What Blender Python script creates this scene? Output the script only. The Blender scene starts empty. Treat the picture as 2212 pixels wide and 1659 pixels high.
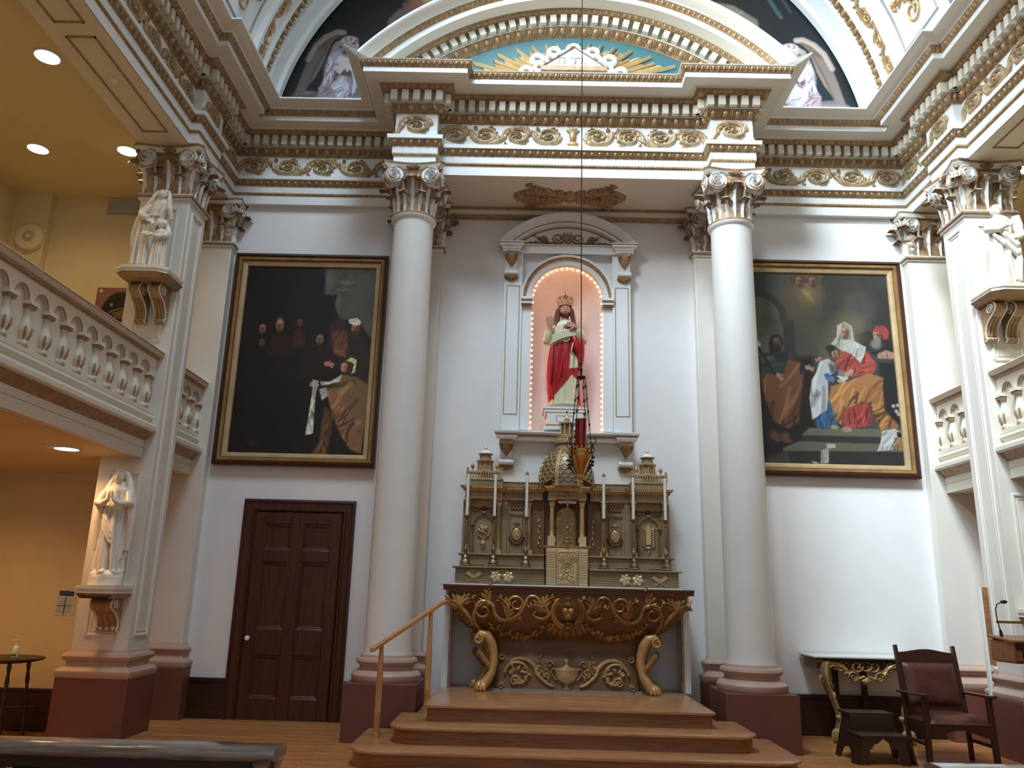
import bpy, math, random
import numpy as np
from mathutils import Vector, Matrix
random.seed(7)
PI=math.pi
SC=bpy.context.scene
COL=SC.collection
# ---------------------------------------------------------------- camera, world, lights, exposure
def setup_camera():
    pitch,roll,yaw=math.radians(14.6),math.radians(1.5),math.radians(0.75)
    F=Vector((-math.sin(yaw)*math.cos(pitch),math.cos(yaw)*math.cos(pitch),math.sin(pitch)))
    R=Vector((math.cos(yaw),math.sin(yaw),0)); U=R.cross(F)
    R2=R*math.cos(roll)+U*math.sin(roll); U2=U*math.cos(roll)-R*math.sin(roll)
    m=Matrix(((R2.x,U2.x,-F.x,-0.59),(R2.y,U2.y,-F.y,-10.41),(R2.z,U2.z,-F.z,1.56),(0,0,0,1)))
    cd=bpy.data.cameras.new('camera'); c=bpy.data.objects.new('camera',cd); COL.objects.link(c)
    c.matrix_world=m; cd.sensor_fit='HORIZONTAL'; cd.sensor_width=36; cd.lens=1735/2212*36
    cd.clip_start=.05; cd.clip_end=200
    SC.camera=c
setup_camera()
W=bpy.data.worlds.new('world'); SC.world=W; W.use_nodes=True
bg=W.node_tree.nodes['Background']; bg.inputs[0].default_value=(0.90,0.93,0.97,1); bg.inputs[1].default_value=0.40
def light(name,kind,loc,target,energy,color,**k):
    ld=bpy.data.lights.new(name,kind); o=bpy.data.objects.new(name,ld); COL.objects.link(o)
    o.location=loc; d=Vector(target)-Vector(loc); o.rotation_euler=d.to_track_quat('-Z','Y').to_euler()
    ld.energy=energy; ld.color=color
    for a,b in k.items(): setattr(ld,a,b)
    return o
_d=Vector((0.55,1,-1.3)).normalized(); _t=Vector((4.7,-0.8,4.9))
light('dome_window_beam','SPOT',_t-_d*14,_t,15000,(0.78,0.92,1.0),spot_size=math.radians(23),spot_blend=0.55,shadow_soft_size=1.3)
light('clerestory_daylight','AREA',(-3.6,-6.0,10.6),(4.0,-0.6,8.6),170,(0.82,0.93,1.0),shape='RECTANGLE',size=1.6,size_y=1.6,spread=math.radians(75))
light('dome_skylight','AREA',(-1.6,-5.6,13.2),(1.3,-0.2,4.2),310,(0.70,0.87,1.0),shape='RECTANGLE',size=2.6,size_y=2.6,spread=math.radians(100))
vs=SC.view_settings; vs.view_transform='Standard'; vs.look='None'; vs.exposure=0.0; vs.gamma=1; vs.use_curve_mapping=False
# ---------------------------------------------------------------- materials
MT={}
def mat(name,col,rough=.6,metal=0,bump=0,bscale=20,var=0,vscale=4,col2=None,emit=None,trans=0,coat=0,stretch=None,ior=None,darken_crease=None,spec=None):
    m=bpy.data.materials.new(name); m.use_nodes=True; nt=m.node_tree; N=nt.nodes; L=nt.links
    b=N['Principled BSDF']; b.inputs['Base Color'].default_value=(*col,1); b.inputs['Roughness'].default_value=rough
    b.inputs['Metallic'].default_value=metal
    if spec is not None: b.inputs['Specular IOR Level'].default_value=spec
    if trans: b.inputs['Transmission Weight'].default_value=trans
    if ior: b.inputs['IOR'].default_value=ior
    if coat: b.inputs['Coat Weight'].default_value=coat; b.inputs['Coat Roughness'].default_value=.12
    if emit: b.inputs['Emission Color'].default_value=(*emit[0],1); b.inputs['Emission Strength'].default_value=emit[1]
    tc=N.new('ShaderNodeTexCoord'); mp=N.new('ShaderNodeMapping'); L.new(tc.outputs['Object'],mp.inputs[0])
    if stretch: mp.inputs['Scale'].default_value=stretch
    src=None
    if var or col2:
        n=N.new('ShaderNodeTexNoise'); n.inputs['Scale'].default_value=vscale; n.inputs['Detail'].default_value=6; L.new(mp.outputs[0],n.inputs[0])
        r=N.new('ShaderNodeValToRGB'); L.new(n.outputs[0],r.inputs[0])
        a=col; c2=col2 or tuple(x*(1-var) for x in col)
        r.color_ramp.elements[0].color=(*c2,1); r.color_ramp.elements[1].color=(*a,1)
        r.color_ramp.elements[0].position=.35; r.color_ramp.elements[1].position=.65
        src=r.outputs[0]
    if darken_crease is not None:   # darker tone in the carving's hollows; on the capitals an antique glaze
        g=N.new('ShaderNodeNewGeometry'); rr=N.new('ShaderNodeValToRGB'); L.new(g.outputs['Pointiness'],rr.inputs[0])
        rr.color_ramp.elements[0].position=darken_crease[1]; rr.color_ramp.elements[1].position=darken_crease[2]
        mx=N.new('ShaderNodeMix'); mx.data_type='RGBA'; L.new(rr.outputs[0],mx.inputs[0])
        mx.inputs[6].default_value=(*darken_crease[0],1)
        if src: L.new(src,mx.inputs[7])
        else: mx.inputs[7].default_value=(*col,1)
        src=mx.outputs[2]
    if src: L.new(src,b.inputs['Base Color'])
    if bump:
        n=N.new('ShaderNodeTexNoise'); n.inputs['Scale'].default_value=bscale; n.inputs['Detail'].default_value=5; L.new(mp.outputs[0],n.inputs[0])
        bp=N.new('ShaderNodeBump'); bp.inputs['Strength'].default_value=bump; bp.inputs['Distance'].default_value=.02; L.new(n.outputs[0],bp.inputs['Height']); L.new(bp.outputs[0],b.inputs['Normal'])
    MT[name]=m; return m
mat('white',(0.78,0.79,0.78),.42)
mat('plaster',(0.76,0.715,0.645),.6,bump=.05,bscale=60,var=.03)
mat('nichewall',(0.77,0.75,0.74),.6,bump=.05,bscale=60,var=.03)
mat('aisle',(0.68,0.56,0.32),.6,bump=.05,bscale=60,var=.04)
mat('cream',(0.72,0.66,0.55),.5)
mat('frame_gold',(0.36,0.20,0.075),.4,metal=.35,var=.3,vscale=6)
mat('frame_pale',(0.50,0.35,0.18),.45,metal=.25,var=.2,vscale=5)
mat('column',(0.73,0.71,0.68),.45,bump=.04,bscale=40,var=.04)
mat('pier',(0.71,0.665,0.60),.5,bump=.04,bscale=40,var=.04)
mat('gold',(0.45,0.295,0.15),.48,metal=.25,bump=.25,bscale=45,var=.35,vscale=14)
mat('gold2',(0.56,0.37,0.17),.42,metal=.35,bump=.2,bscale=45,var=.3,vscale=10)
mat('paint_gold',(0.50,0.36,0.20),.5,metal=.2,var=.35,vscale=12)
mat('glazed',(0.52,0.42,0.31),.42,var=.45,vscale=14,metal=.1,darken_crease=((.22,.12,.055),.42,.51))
mat('tan',(0.42,0.27,0.15),.5,metal=.2,var=.3,vscale=16)
mat('dentgap',(0.33,0.32,0.24),.6)
mat('teal',(0.035,0.135,0.15),.55,var=.15,vscale=3)
mat('grey_line',(0.28,0.26,0.24),.6)
mat('plinth_red',(0.155,0.052,0.035),.5,var=.08)
mat('base_pink',(0.47,0.32,0.255),.45,var=.06)
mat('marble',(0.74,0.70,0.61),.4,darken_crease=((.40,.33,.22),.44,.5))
mat('black',(0.012,0.012,0.012),.4)
mat('iron',(0.05,0.04,0.035),.45,metal=.6)
mat('altar_olive',(0.33,0.235,0.13),.5,metal=.15,var=.25,vscale=5)
mat('altar_red',(0.11,0.035,0.016),.5,var=.2)
mat('altar_body',(0.19,0.098,0.042),.5,metal=.1,var=.25,vscale=3)
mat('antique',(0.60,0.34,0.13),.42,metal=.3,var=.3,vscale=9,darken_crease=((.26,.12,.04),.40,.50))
mat('pale_gold',(0.66,0.50,0.27),.4,metal=.3,var=.15,vscale=9)
mat('tablegold',(0.34,0.235,0.10),.38,metal=.5,bump=.2,bscale=30,var=.3,vscale=10)
mat('bronze',(0.28,0.19,0.09),.45,metal=.5,var=.3,vscale=20)
mat('dome',(0.26,0.21,0.14),.42,metal=.3,var=.2)
mat('candle',(0.78,0.76,0.68),.45)
mat('linen',(0.62,0.60,0.55),.7)
mat('darkwood_frame',(0.055,0.020,0.012),.4)
mat('leather',(0.11,0.032,0.024),.38,bump=.2,bscale=60,var=.3,vscale=8)
mat('chairwood',(0.045,0.014,0.010),.34)
mat('darkstool',(0.035,0.018,0.010),.4)
mat('skin',(0.50,0.25,0.16),.5)
mat('hair',(0.10,0.03,0.018),.55)
mat('robe_red',(0.42,0.012,0.018),.35,var=.25,vscale=7)
mat('robe_cream',(0.66,0.66,0.46),.45,var=.1)
mat('cuff',(0.62,0.50,0.22),.45)
mat('eye',(0.03,0.015,0.01),.4)
mat('porcelain',(0.85,0.83,0.78),.2)
mat('paper',(0.72,0.72,0.74),.7)
mat('ink',(0.06,0.09,0.16),.6)
mat('ruby',(0.30,0.0,0.008),.12,coat=.6)
mat('wrap',(0.30,0.24,0.21),.16,bump=.55,bscale=9,var=.6,vscale=4,stretch=(.8,6,10),coat=1.0)
mat('brass',(0.60,0.38,0.12),.28,metal=.9)
mat('bulb',(1,.85,.7),.4,emit=((1.0,0.42,0.20),40))
mat('led',(1,1,1),.4,emit=((1.0,0.93,0.84),9))
mat('speaker_cream',(0.66,0.58,0.38),.5)
mat('speaker_grey',(0.40,0.36,0.26),.6)
mat('greybox',(0.33,0.36,0.36),.6)
mat('plastic_white',(.75,.75,.68),.3)
mat('green',(0.05,.16,.05),.5)
def wood(name,c1,c2,rough,axis='X',scale=1.0,plank=None,coat=0):
    m=bpy.data.materials.new(name); m.use_nodes=True; nt=m.node_tree; N=nt.nodes; L=nt.links; b=N['Principled BSDF']
    b.inputs['Roughness'].default_value=rough; b.inputs['Coat Weight'].default_value=coat; b.inputs['Coat Roughness'].default_value=.15
    tc=N.new('ShaderNodeTexCoord'); mp=N.new('ShaderNodeMapping'); L.new(tc.outputs['Object'],mp.inputs[0])
    s={'X':(.7,9,9),'Y':(9,.7,9),'Z':(9,9,.7)}[axis]; mp.inputs['Scale'].default_value=tuple(v*scale for v in s)
    n=N.new('ShaderNodeTexNoise'); n.inputs['Scale'].default_value=1.6; n.inputs['Detail'].default_value=8; n.inputs['Distortion'].default_value=1.2; L.new(mp.outputs[0],n.inputs[0])
    wv=N.new('ShaderNodeMath'); wv.operation='SINE'; ml=N.new('ShaderNodeMath'); ml.operation='MULTIPLY'; ml.inputs[1].default_value=38; L.new(n.outputs[0],ml.inputs[0]); L.new(ml.outputs[0],wv.inputs[0])
    r=N.new('ShaderNodeValToRGB'); r.color_ramp.elements[0].color=(*c1,1); r.color_ramp.elements[1].color=(*c2,1)
    a=N.new('ShaderNodeMath'); a.operation='MULTIPLY_ADD'; a.inputs[1].default_value=.18; L.new(wv.outputs[0],a.inputs[0]); L.new(n.outputs[0],a.inputs[2]); L.new(a.outputs[0],r.inputs[0])
    r.color_ramp.elements[0].position=.25; r.color_ramp.elements[1].position=.75
    out=r.outputs[0]
    if plank:
        br=N.new('ShaderNodeTexBrick'); br.inputs['Color1'].default_value=(1,1,1,1); br.inputs['Color2'].default_value=(.80,.78,.76,1); br.inputs['Mortar'].default_value=(.35,.3,.28,1)
        br.inputs['Scale'].default_value=1; br.inputs['Brick Width'].default_value=1.7; br.inputs['Row Height'].default_value=plank; br.inputs['Mortar Size'].default_value=.004
        L.new(tc.outputs['Object'],br.inputs[0]); mx=N.new('ShaderNodeMix'); mx.data_type='RGBA'; mx.blend_type='MULTIPLY'; mx.inputs[0].default_value=1
        L.new(out,mx.inputs[6]); L.new(br.outputs[0],mx.inputs[7]); out=mx.outputs[2]
    L.new(out,b.inputs['Base Color']); MT[name]=m
wood('floorwood',(0.50,0.20,0.065),(0.68,0.32,0.12),.30,'X',.6,.075,coat=.25)
wood('stepwood',(0.35,0.155,0.065),(0.50,0.25,0.115),.30,'X',.8,coat=.35)
wood('riserwood',(0.21,0.075,0.025),(0.31,0.13,0.05),.3,'X',.5,coat=.3)
wood('doorwood',(0.040,0.009,0.003),(0.075,0.018,0.006),.38,'Z',1,coat=.0)
wood('basewood',(0.024,0.006,0.003),(0.045,0.012,0.005),.42,'X',1)
wood('railwood',(0.42,0.19,0.07),(0.55,0.28,0.11),.35,'Z',1)
wood('lectwood',(0.25,0.10,0.035),(0.38,0.17,0.065),.35,'X',1)
# ---------------------------------------------------------------- mesh tools
class MB:
    def __init__(s): s.v=[]; s.f=[]; s.m=[]; s.mats=[]; s.n=0; s.smooth=True
    def mi(s,m):
        if m not in s.mats: s.mats.append(m)
        return s.mats.index(m)
    def add(s,verts,faces,m):
        k=s.n; mi=s.mi(m); s.v.extend(verts); s.n+=len(verts)
        s.f.extend([tuple(i+k for i in f) for f in faces]); s.m.extend([mi]*len(faces)); return s
    def addm(s,verts,faces,ms):
        k=s.n; s.v.extend(verts); s.n+=len(verts)
        for f,m in zip(faces,ms): s.f.append(tuple(i+k for i in f)); s.m.append(s.mi(m))
        return s
    def box(s,x0,x1,y0,y1,z0,z1,m):
        v=[(x,y,z) for x in (x0,x1) for y in (y0,y1) for z in (z0,z1)]
        return s.add(v,[(0,1,3,2),(4,6,7,5),(0,4,5,1),(2,3,7,6),(0,2,6,4),(1,5,7,3)],m)
    def build(s,name,parent=None,angle=40,bevel=0,mods=None):
        me=bpy.data.meshes.new(name); me.from_pydata([tuple(map(float,p)) for p in s.v],[],s.f)
        for m in s.mats: me.materials.append(MT[m])
        me.polygons.foreach_set('material_index',s.m); me.polygons.foreach_set('use_smooth',[True]*len(s.f))
        me.update(); me.validate()
        try: me.set_sharp_from_angle(angle=math.radians(angle))
        except Exception: pass
        o=bpy.data.objects.new(name,me); COL.objects.link(o)
        if bevel:
            b=o.modifiers.new('bevel','BEVEL'); b.width=bevel; b.segments=2; b.limit_method='ANGLE'; b.angle_limit=math.radians(35)
        if parent: o.parent=parent; o.matrix_parent_inverse=parent.matrix_world.inverted() if False else Matrix.Translation(-parent.location)
        return o
def clampy(mb,y):
    mb.v=[(p[0],min(p[1],y),p[2]) for p in mb.v]
def tag(o,label=None,cat=None,group=None,kind=None):
    if label: o['label']=label
    if cat: o['category']=cat
    if group: o['group']=group
    if kind: o['kind']=kind
    return o
def empty(name,loc,label=None,cat=None,group=None,kind=None):
    o=bpy.data.objects.new(name,None); o.empty_display_size=.1; COL.objects.link(o); o.location=loc
    return tag(o,label,cat,group,kind)
def struct(o,label=None,cat=None): return tag(o,label,cat,None,'structure')
def lathe(mb,prof,m,c=(0,0),n=28,sq=None,ms=None,rot=0):
    # prof [(r,z)]; ms = material per band; n=4 -> square section
    k=len(prof); v=[]; 
    for r,z in prof:
        for i in range(n):
            a=2*PI*i/n+rot; rr=r/(math.cos(PI/4) if n==4 else 1)
            v.append((c[0]+rr*math.cos(a),c[1]+rr*math.sin(a),z))
    f=[];mm=[]
    for j in range(k-1):
        for i in range(n):
            f.append((j*n+i,j*n+(i+1)%n,(j+1)*n+(i+1)%n,(j+1)*n+i)); mm.append(ms[j] if ms else m)
    f.append(tuple(reversed(range(n)))); mm.append(ms[0] if ms else m)
    f.append(tuple((k-1)*n+i for i in range(n))); mm.append(ms[-1] if ms else m)
    return mb.addm(v,f,mm)
def frame_pts(pts):
    P=[Vector(p) for p in pts]; T=[]
    for i in range(len(P)):
        t=(P[min(i+1,len(P)-1)]-P[max(i-1,0)]); T.append(t.normalized() if t.length>1e-9 else Vector((0,0,1)))
    u=Vector((0,0,1)) if abs(T[0].z)<.9 else Vector((1,0,0)); out=[]
    for t in T:
        u=(u-t*u.dot(t)); u=u.normalized() if u.length>1e-6 else t.orthogonal().normalized()
        out.append((u.copy(),t.cross(u)))
    return P,out
def tube(mb,pts,r,m,n=8,cap=True,flat=1.0):
    P,Fr=frame_pts(pts); k=len(P); R=r if hasattr(r,'__len__') else [r]*k; v=[]
    for p,(a,b),q in zip(P,Fr,R):
        for i in range(n):
            t=2*PI*i/n; w=p+a*(q*math.cos(t)*flat)+b*(q*math.sin(t)); v.append(tuple(w))
    f=[(j*n+i,j*n+(i+1)%n,(j+1)*n+(i+1)%n,(j+1)*n+i) for j in range(k-1) for i in range(n)]
    if cap: f+=[tuple(reversed(range(n))),tuple((k-1)*n+i for i in range(n))]
    return mb.add(v,f,m)
def ell(mb,c,r,m,nu=14,nv=9,M=None):
    v=[];f=[]; M=M or Matrix.Identity(3); c=Vector(c)
    for j in range(1,nv):
        ph=PI*j/nv
        for i in range(nu):
            th=2*PI*i/nu; v.append(tuple(c+M@Vector((r[0]*math.sin(ph)*math.cos(th),r[1]*math.sin(ph)*math.sin(th),r[2]*math.cos(ph)))))
    for j in range(nv-2):
        for i in range(nu): f.append((j*nu+i,(j+1)*nu+i,(j+1)*nu+(i+1)%nu,j*nu+(i+1)%nu))
    t=len(v); v.append(tuple(c+M@Vector((0,0,r[2])))); v.append(tuple(c-M@Vector((0,0,r[2]))))
    for i in range(nu): f.append((t,i,(i+1)%nu)); f.append((t+1,(nv-2)*nu+(i+1)%nu,(nv-2)*nu+i))
    return mb.add(v,f,m)
def cap(mb,p0,p1,r0,r1,m,n=10):
    p0=Vector(p0);p1=Vector(p1);d=(p1-p0); L=d.length; d=d.normalized(); pts=[];rr=[]
    for a in (-1,-.8,-.5,0): pts.append(p0+d*(r0*a)); rr.append(max(r0*math.sqrt(max(0,1-a*a)),r0*.05))
    for a in (0,.5,.8,1): pts.append(p1+d*(r1*a)); rr.append(max(r1*math.sqrt(max(0,1-a*a)),r1*.05))
    return tube(mb,pts,rr,m,n)
def poly_extrude(mb,pts,fn,h0,h1,m,ms=None):
    n=len(pts); v=[fn(u,w,h0) for u,w in pts]+[fn(u,w,h1) for u,w in pts]
    f=[tuple(range(n)),tuple(reversed(range(n,2*n)))]+[(i,i+n,(i+1)%n+n,(i+1)%n) for i in range(n)]
    return mb.add(v,f,m)
# relief strokes: 2-D curves swept as low ridges on any surface  fn(u,v,h)
def smooth_pts(pts,w,h,k=4):
    n=len(pts); out=[];W_=[];H_=[]; g=lambda L,i:L[i] if hasattr(L,'__len__') else L
    for i in range(n-1):
        p0,p1,p2,p3=pts[max(i-1,0)],pts[i],pts[i+1],pts[min(i+2,n-1)]
        for q in range(k if i<n-2 else k+1):
            t=q/k; c=[.5*((2*p1[a])+(-p0[a]+p2[a])*t+(2*p0[a]-5*p1[a]+4*p2[a]-p3[a])*t*t+(-p0[a]+3*p1[a]-3*p2[a]+p3[a])*t**3) for a in (0,1)]
            out.append(tuple(c)); W_.append(g(w,i)*(1-t)+g(w,i+1 if i+1<n else i)*t); H_.append(g(h,i)*(1-t)+g(h,i+1 if i+1<n else i)*t)
    return out,W_,H_
def stroke(mb,pts,w,h,fn,m,nc=5,ms=None):
    if 5<=len(pts)<=9: pts,w,h=smooth_pts(pts,w,h)
    n=len(pts); W_=w if hasattr(w,'__len__') else [w]*n; H_=h if hasattr(h,'__len__') else [h]*n; v=[]
    for i in range(n):
        a=pts[max(i-1,0)];b=pts[min(i+1,n-1)]; dx,dy=b[0]-a[0],b[1]-a[1]; L=math.hypot(dx,dy) or 1; nx,ny=-dy/L,dx/L
        for k in range(nc):
            t=PI*k/(nc-1); c,s_=math.cos(t),math.sin(t)
            v.append(fn(pts[i][0]+nx*c*W_[i]/2,pts[i][1]+ny*c*W_[i]/2,H_[i]*s_))
    f=[(i*nc+k,(i+1)*nc+k,(i+1)*nc+k+1,i*nc+k+1) for i in range(n-1) for k in range(nc-1)]
    f+=[tuple(range(nc)),tuple(reversed(range((n-1)*nc,n*nc)))]
    return mb.add(v,f,m)
def spiral(cx,cy,r0,r1,a0,turns,n=26,sy=1):
    return [(cx+(r0+(r1-r0)*t)*math.cos(a0+2*PI*turns*t),cy+sy*(r0+(r1-r0)*t)*math.sin(a0+2*PI*turns*t)) for t in [i/(n-1) for i in range(n)]]
def tap(n,w0,w1,w2=None):
    return [w0+(w1-w0)*(i/(n-1)) if w2 is None else (w0+(w1-w0)*2*t if t<.5 else w1+(w2-w1)*(2*t-1)) for i in range(n) for t in [i/(n-1)]]
def blob(mb,u,v,ru,rv,h,fn,m,rot=0,nu=8,nv=3):
    V=[];c,s_=math.cos(rot),math.sin(rot)
    for j in range(nv):
        ph=PI/2*j/nv; rr=math.cos(ph)
        for i in range(nu):
            t=2*PI*i/nu; a,b=ru*rr*math.cos(t),rv*rr*math.sin(t); V.append(fn(u+a*c-b*s_,v+a*s_+b*c,h*math.sin(ph)))
    V.append(fn(u,v,h)); f=[(j*nu+i,j*nu+(i+1)%nu,(j+1)*nu+(i+1)%nu,(j+1)*nu+i) for j in range(nv-1) for i in range(nu)]
    f+=[((nv-1)*nu+i,(nv-1)*nu+(i+1)%nu,nv*nu) for i in range(nu)]
    return mb.add(V,f,m)
def leafstroke(mb,u,v,ang,L,w,h,fn,m,curl=.0,n=7):
    pts=[];a=ang;x,y=u,v
    for i in range(n): pts.append((x,y)); x+=math.cos(a)*L/(n-1); y+=math.sin(a)*L/(n-1); a+=curl/(n-1)
    W_=[w*(.35+1.0*math.sin(PI*min(1,(i/(n-1))*.85+.12))) if i<n-1 else w*.06 for i in range(n)]
    return stroke(mb,pts,W_,[h*(.6+.4*math.sin(PI*i/(n-1))) for i in range(n)],fn,m)
def acanthus(mb,u,v,ang,L,w,h,fn,m,curl=.6,lobes=4):
    # a curling leaf with side lobes
    n=10; pts=[];a=ang;x,y=u,v;A=[]
    for i in range(n): pts.append((x,y));A.append(a); x+=math.cos(a)*L/(n-1); y+=math.sin(a)*L/(n-1); a+=curl/(n-1)
    stroke(mb,pts,[w*.5*(1.2-i/(n-1)) for i in range(n)],h,fn,m)
    for k in range(lobes):
        i=1+int((n-3)*k/max(1,lobes-1)); s_=1-.45*k/lobes
        for sg in (1,-1): leafstroke(mb,*pts[i],A[i]+sg*.85,w*1.25*s_,w*.42*s_,h*.8,fn,m,curl=-sg*.5,n=5)
    blob(mb,*pts[-1],w*.30,w*.30,h*1.3,fn,m)
def rinceau(mb,L,H,fn,m,cell=None,start=0,rich=1,flip=0,off=0):
    cell=cell or H*1.25; n=max(1,int(round(L/cell))); cell=L/n; rx,ry=min(cell*.48,H*.70),H*.44
    for k in range(n):
        s_=1 if (k+flip)%2==0 else -1; cx=off+cell*(k+.5); cy=H*.53-s_*H*.02
        sp=[]
        for i in range(34):
            t=i/33; q=1-.74*t**.8; a=PI+.35-2*PI*1.62*t; sp.append((cx+rx*q*math.cos(a),cy+s_*ry*q*math.sin(a)))
        pre=[(off+cell*k-cell*.42,H/2-s_*H*.40),(off+cell*k-cell*.22,H/2-s_*H*.34),(off+cell*k-cell*.06,H/2-s_*H*.2)] if k>0 else [(off+.01,H/2-s_*H*.42)]
        sp=pre+sp; stroke(mb,sp,tap(len(sp),H*.20,H*.155,H*.08),H*.11,fn,m)
        blob(mb,cx,cy,H*.085,H*.085,H*.17,fn,m)
        for q in range(6 if rich else 4):
            a=2*PI*q/6+.4; blob(mb,cx+H*.14*math.cos(a),cy+H*.14*math.sin(a),H*.065,H*.045,H*.10,fn,m,rot=a,nu=6,nv=2)
        if rich:
            for q in range(6):
                a=PI*.9-q*.55; x,y=cx+rx*.93*math.cos(a),cy+s_*ry*.93*math.sin(a)
                leafstroke(mb,x,y,s_*(a+PI*.75),H*.34,H*.17,H*.10,fn,m,curl=-1.4*s_,n=5)
            for q in range(4):
                a=PI*.2-q*.9; x,y=cx+rx*.60*math.cos(a),cy+s_*ry*.6*math.sin(a)
                leafstroke(mb,x,y,s_*(a-1.9),H*.25,H*.14,H*.08,fn,m,curl=-1.0*s_,n=4)
            gx=off+cell*(k+1)
            if k<n-1:
                for dx in (-.1,.1):
                    stroke(mb,spiral(gx+dx*H*2,H/2+s_*H*.36,H*.10,H*.03,-PI/2*s_,1.1 if dx>0 else -1.1,10),H*.055,H*.09,fn,m,nc=4)
                    blob(mb,gx+dx*H*2,H/2+s_*H*.36,H*.05,H*.05,H*.12,fn,m,nu=6,nv=2)
                stroke(mb,[(gx,H/2),(gx-H*.02,H/2+s_*H*.15),(gx,H/2+s_*H*.3)],[H*.05,H*.07,H*.04],H*.09,fn,m,nc=4)
            acanthus(mb,cx+rx*.2,H/2-s_*H*.40,.25*s_ if s_>0 else -.25,H*.42,H*.11,H*.09,fn,m,curl=.9*s_,lobes=3)
def eggdart(mb,L,H,fn,m,pitch=None,h=None):
    pitch=pitch or H*1.05; n=max(1,int(round(L/pitch))); p=L/n; h=h or H*.3
    for k in range(n):
        u=p*(k+.5); blob(mb,u,H*.50,p*.26,H*.38,h,fn,m,nu=10)
        stroke(mb,[(u+p*.37*math.sin(t),H*.56-H*.42*math.cos(t)) for t in [(-2.35+4.7*i/10) for i in range(11)]],p*.10,h*.65,fn,m,nc=4)
        stroke(mb,[(p*k,H*.95),(p*k,H*.45),(p*k,H*.06)],[p*.14,p*.11,p*.03],h*.7,fn,m,nc=4)
def leafband(mb,L,H,fn,m,pitch=None,h=None):
    pitch=pitch or H*.95; n=max(1,int(round(L/pitch))); p=L/n; h=h or H*.22
    for k in range(n):
        u=p*(k+.5); blob(mb,u,H*.45,p*.36,H*.42,h,fn,m,nu=6,nv=2); blob(mb,p*k,H*.6,p*.12,H*.36,h*.9,fn,m,nu=6,nv=2)
def dentils(mb,L,H,fn,depth,m,pitch,gap=.42):
    n=max(1,int(round(L/pitch))); p=L/n
    for k in range(n):
        a,b=p*(k+gap/2),p*(k+1-gap/2)
        v=[fn(u,w,h) for u in (a,b) for w in (0,H) for h in (0,depth)]
        mb.add(v,[(0,1,3,2),(4,6,7,5),(0,4,5,1),(2,3,7,6),(0,2,6,4),(1,5,7,3)],m)
def offset_path(path,p):
    out=[];n=len(path)
    for i in range(n):
        ns=[]
        for j in (i-1,i):
            if 0<=j<n-1:
                dx,dy=path[j+1][0]-path[j][0],path[j+1][1]-path[j][1]; L=math.hypot(dx,dy); ns.append((dy/L,-dx/L))
        if len(ns)==1: o=ns[0]
        else:
            a,b=ns; d=1+a[0]*b[0]+a[1]*b[1]; o=((a[0]+b[0])/d,(a[1]+b[1])/d)
        out.append((path[i][0]+o[0]*p,path[i][1]+o[1]*p))
    return out
def sweep(path,prof,segs,mbs):
    # prof [(p,z,mat-of-band-above)] ; segs: segment indices ; mbs: MB to fill
    offs=[offset_path(path,p) for p,z,_ in prof]
    for s_ in segs:
        v=[];f=[];mm=[]
        for k,(p,z,m) in enumerate(prof):
            v.append((*offs[k][s_],z)); v.append((*offs[k][s_+1],z))
        for k in range(len(prof)-1): f.append((2*k,2*k+1,2*k+3,2*k+2)); mm.append(prof[k][2])
        mbs.addm(v,f,mm)
def bandmap(path,s_,pz0,pz1):
    a0=offset_path(path,pz0[0]); a1=offset_path(path,pz1[0]); pm=(pz0[0]+pz1[0])/2; am=offset_path(path,pm)
    A=Vector((*am[s_],0));B=Vector((*am[s_+1],0)); L=(B-A).length; d=(B-A).normalized(); n=Vector((d.y,-d.x,0))
    base=A-n*pm; dp=pz1[0]-pz0[0]; dz=pz1[1]-pz0[1]; H=math.hypot(dp,dz); nn=(n*dz-Vector((0,0,1))*dp)/H
    def fn(u,v,h):
        t=v/H; q=base+d*u+n*(pz0[0]+dp*t)+Vector((0,0,pz0[1]+dz*t))+nn*h; return (q.x,q.y,q.z)
    return fn,L,H
def planeY(x0,z0,y,s_=1):   # u -> +x, v -> +z, h -> toward camera (-y)
    return lambda u,v,h:(x0+s_*u,y-h,z0+v)
# ================================================================ THE SETTING
def wall_with_niche():
    mb=MB(); R=.49; zs=5.48; z0=3.64
    x0,x1,zt=-5.3,5.3,8.3
    def q(a,b,c,d,m='nichewall'): mb.add([(a,0,c),(b,0,c),(b,0,d),(a,0,d)],[(0,1,2,3)],m)
    q(x0,-R,0,zt);q(R,x1,0,zt);q(-R,R,0,z0)
    n=24
    for i in range(n):
        a,b=PI-PI*i/n,PI-PI*(i+1)/n
        xa,za,xb,zb=R*math.cos(a),zs+R*math.sin(a),R*math.cos(b),zs+R*math.sin(b)
        mb.add([(xa,0,za),(xb,0,zb),(xb,0,zt),(xa,0,zt)],[(0,1,2,3)],'nichewall')
    # recess: half cylinder and half dome
    for i in range(n):
        a,b=PI*i/n,PI*(i+1)/n
        ca,sa,cb,sb=math.cos(a),math.sin(a),math.cos(b),math.sin(b)
        mb.add([(R*ca,R*sa,z0),(R*cb,R*sb,z0),(R*cb,R*sb,zs),(R*ca,R*sa,zs)],[(0,1,2,3)],'nichewall')
        for j in range(8):
            p,s_=PI/2*j/8,PI/2*(j+1)/8
            P=lambda c,s,t:(R*c*math.cos(t),R*s*math.cos(t),zs+R*math.sin(t))
            mb.add([P(ca,sa,p),P(cb,sb,p),P(cb,sb,s_),P(ca,sa,s_)],[(0,1,2,3)],'nichewall')
    mb.add([(R*math.cos(PI*i/n),R*math.sin(PI*i/n),z0) for i in range(n+1)],[tuple(range(n+1))],'white')
    # outer shell so the wall is solid
    mb.box(x0,x1,.6,.75,-.2,zt,'plaster')
    o=mb.build('wall_back'); struct(o); return o
wall_with_niche()
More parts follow.
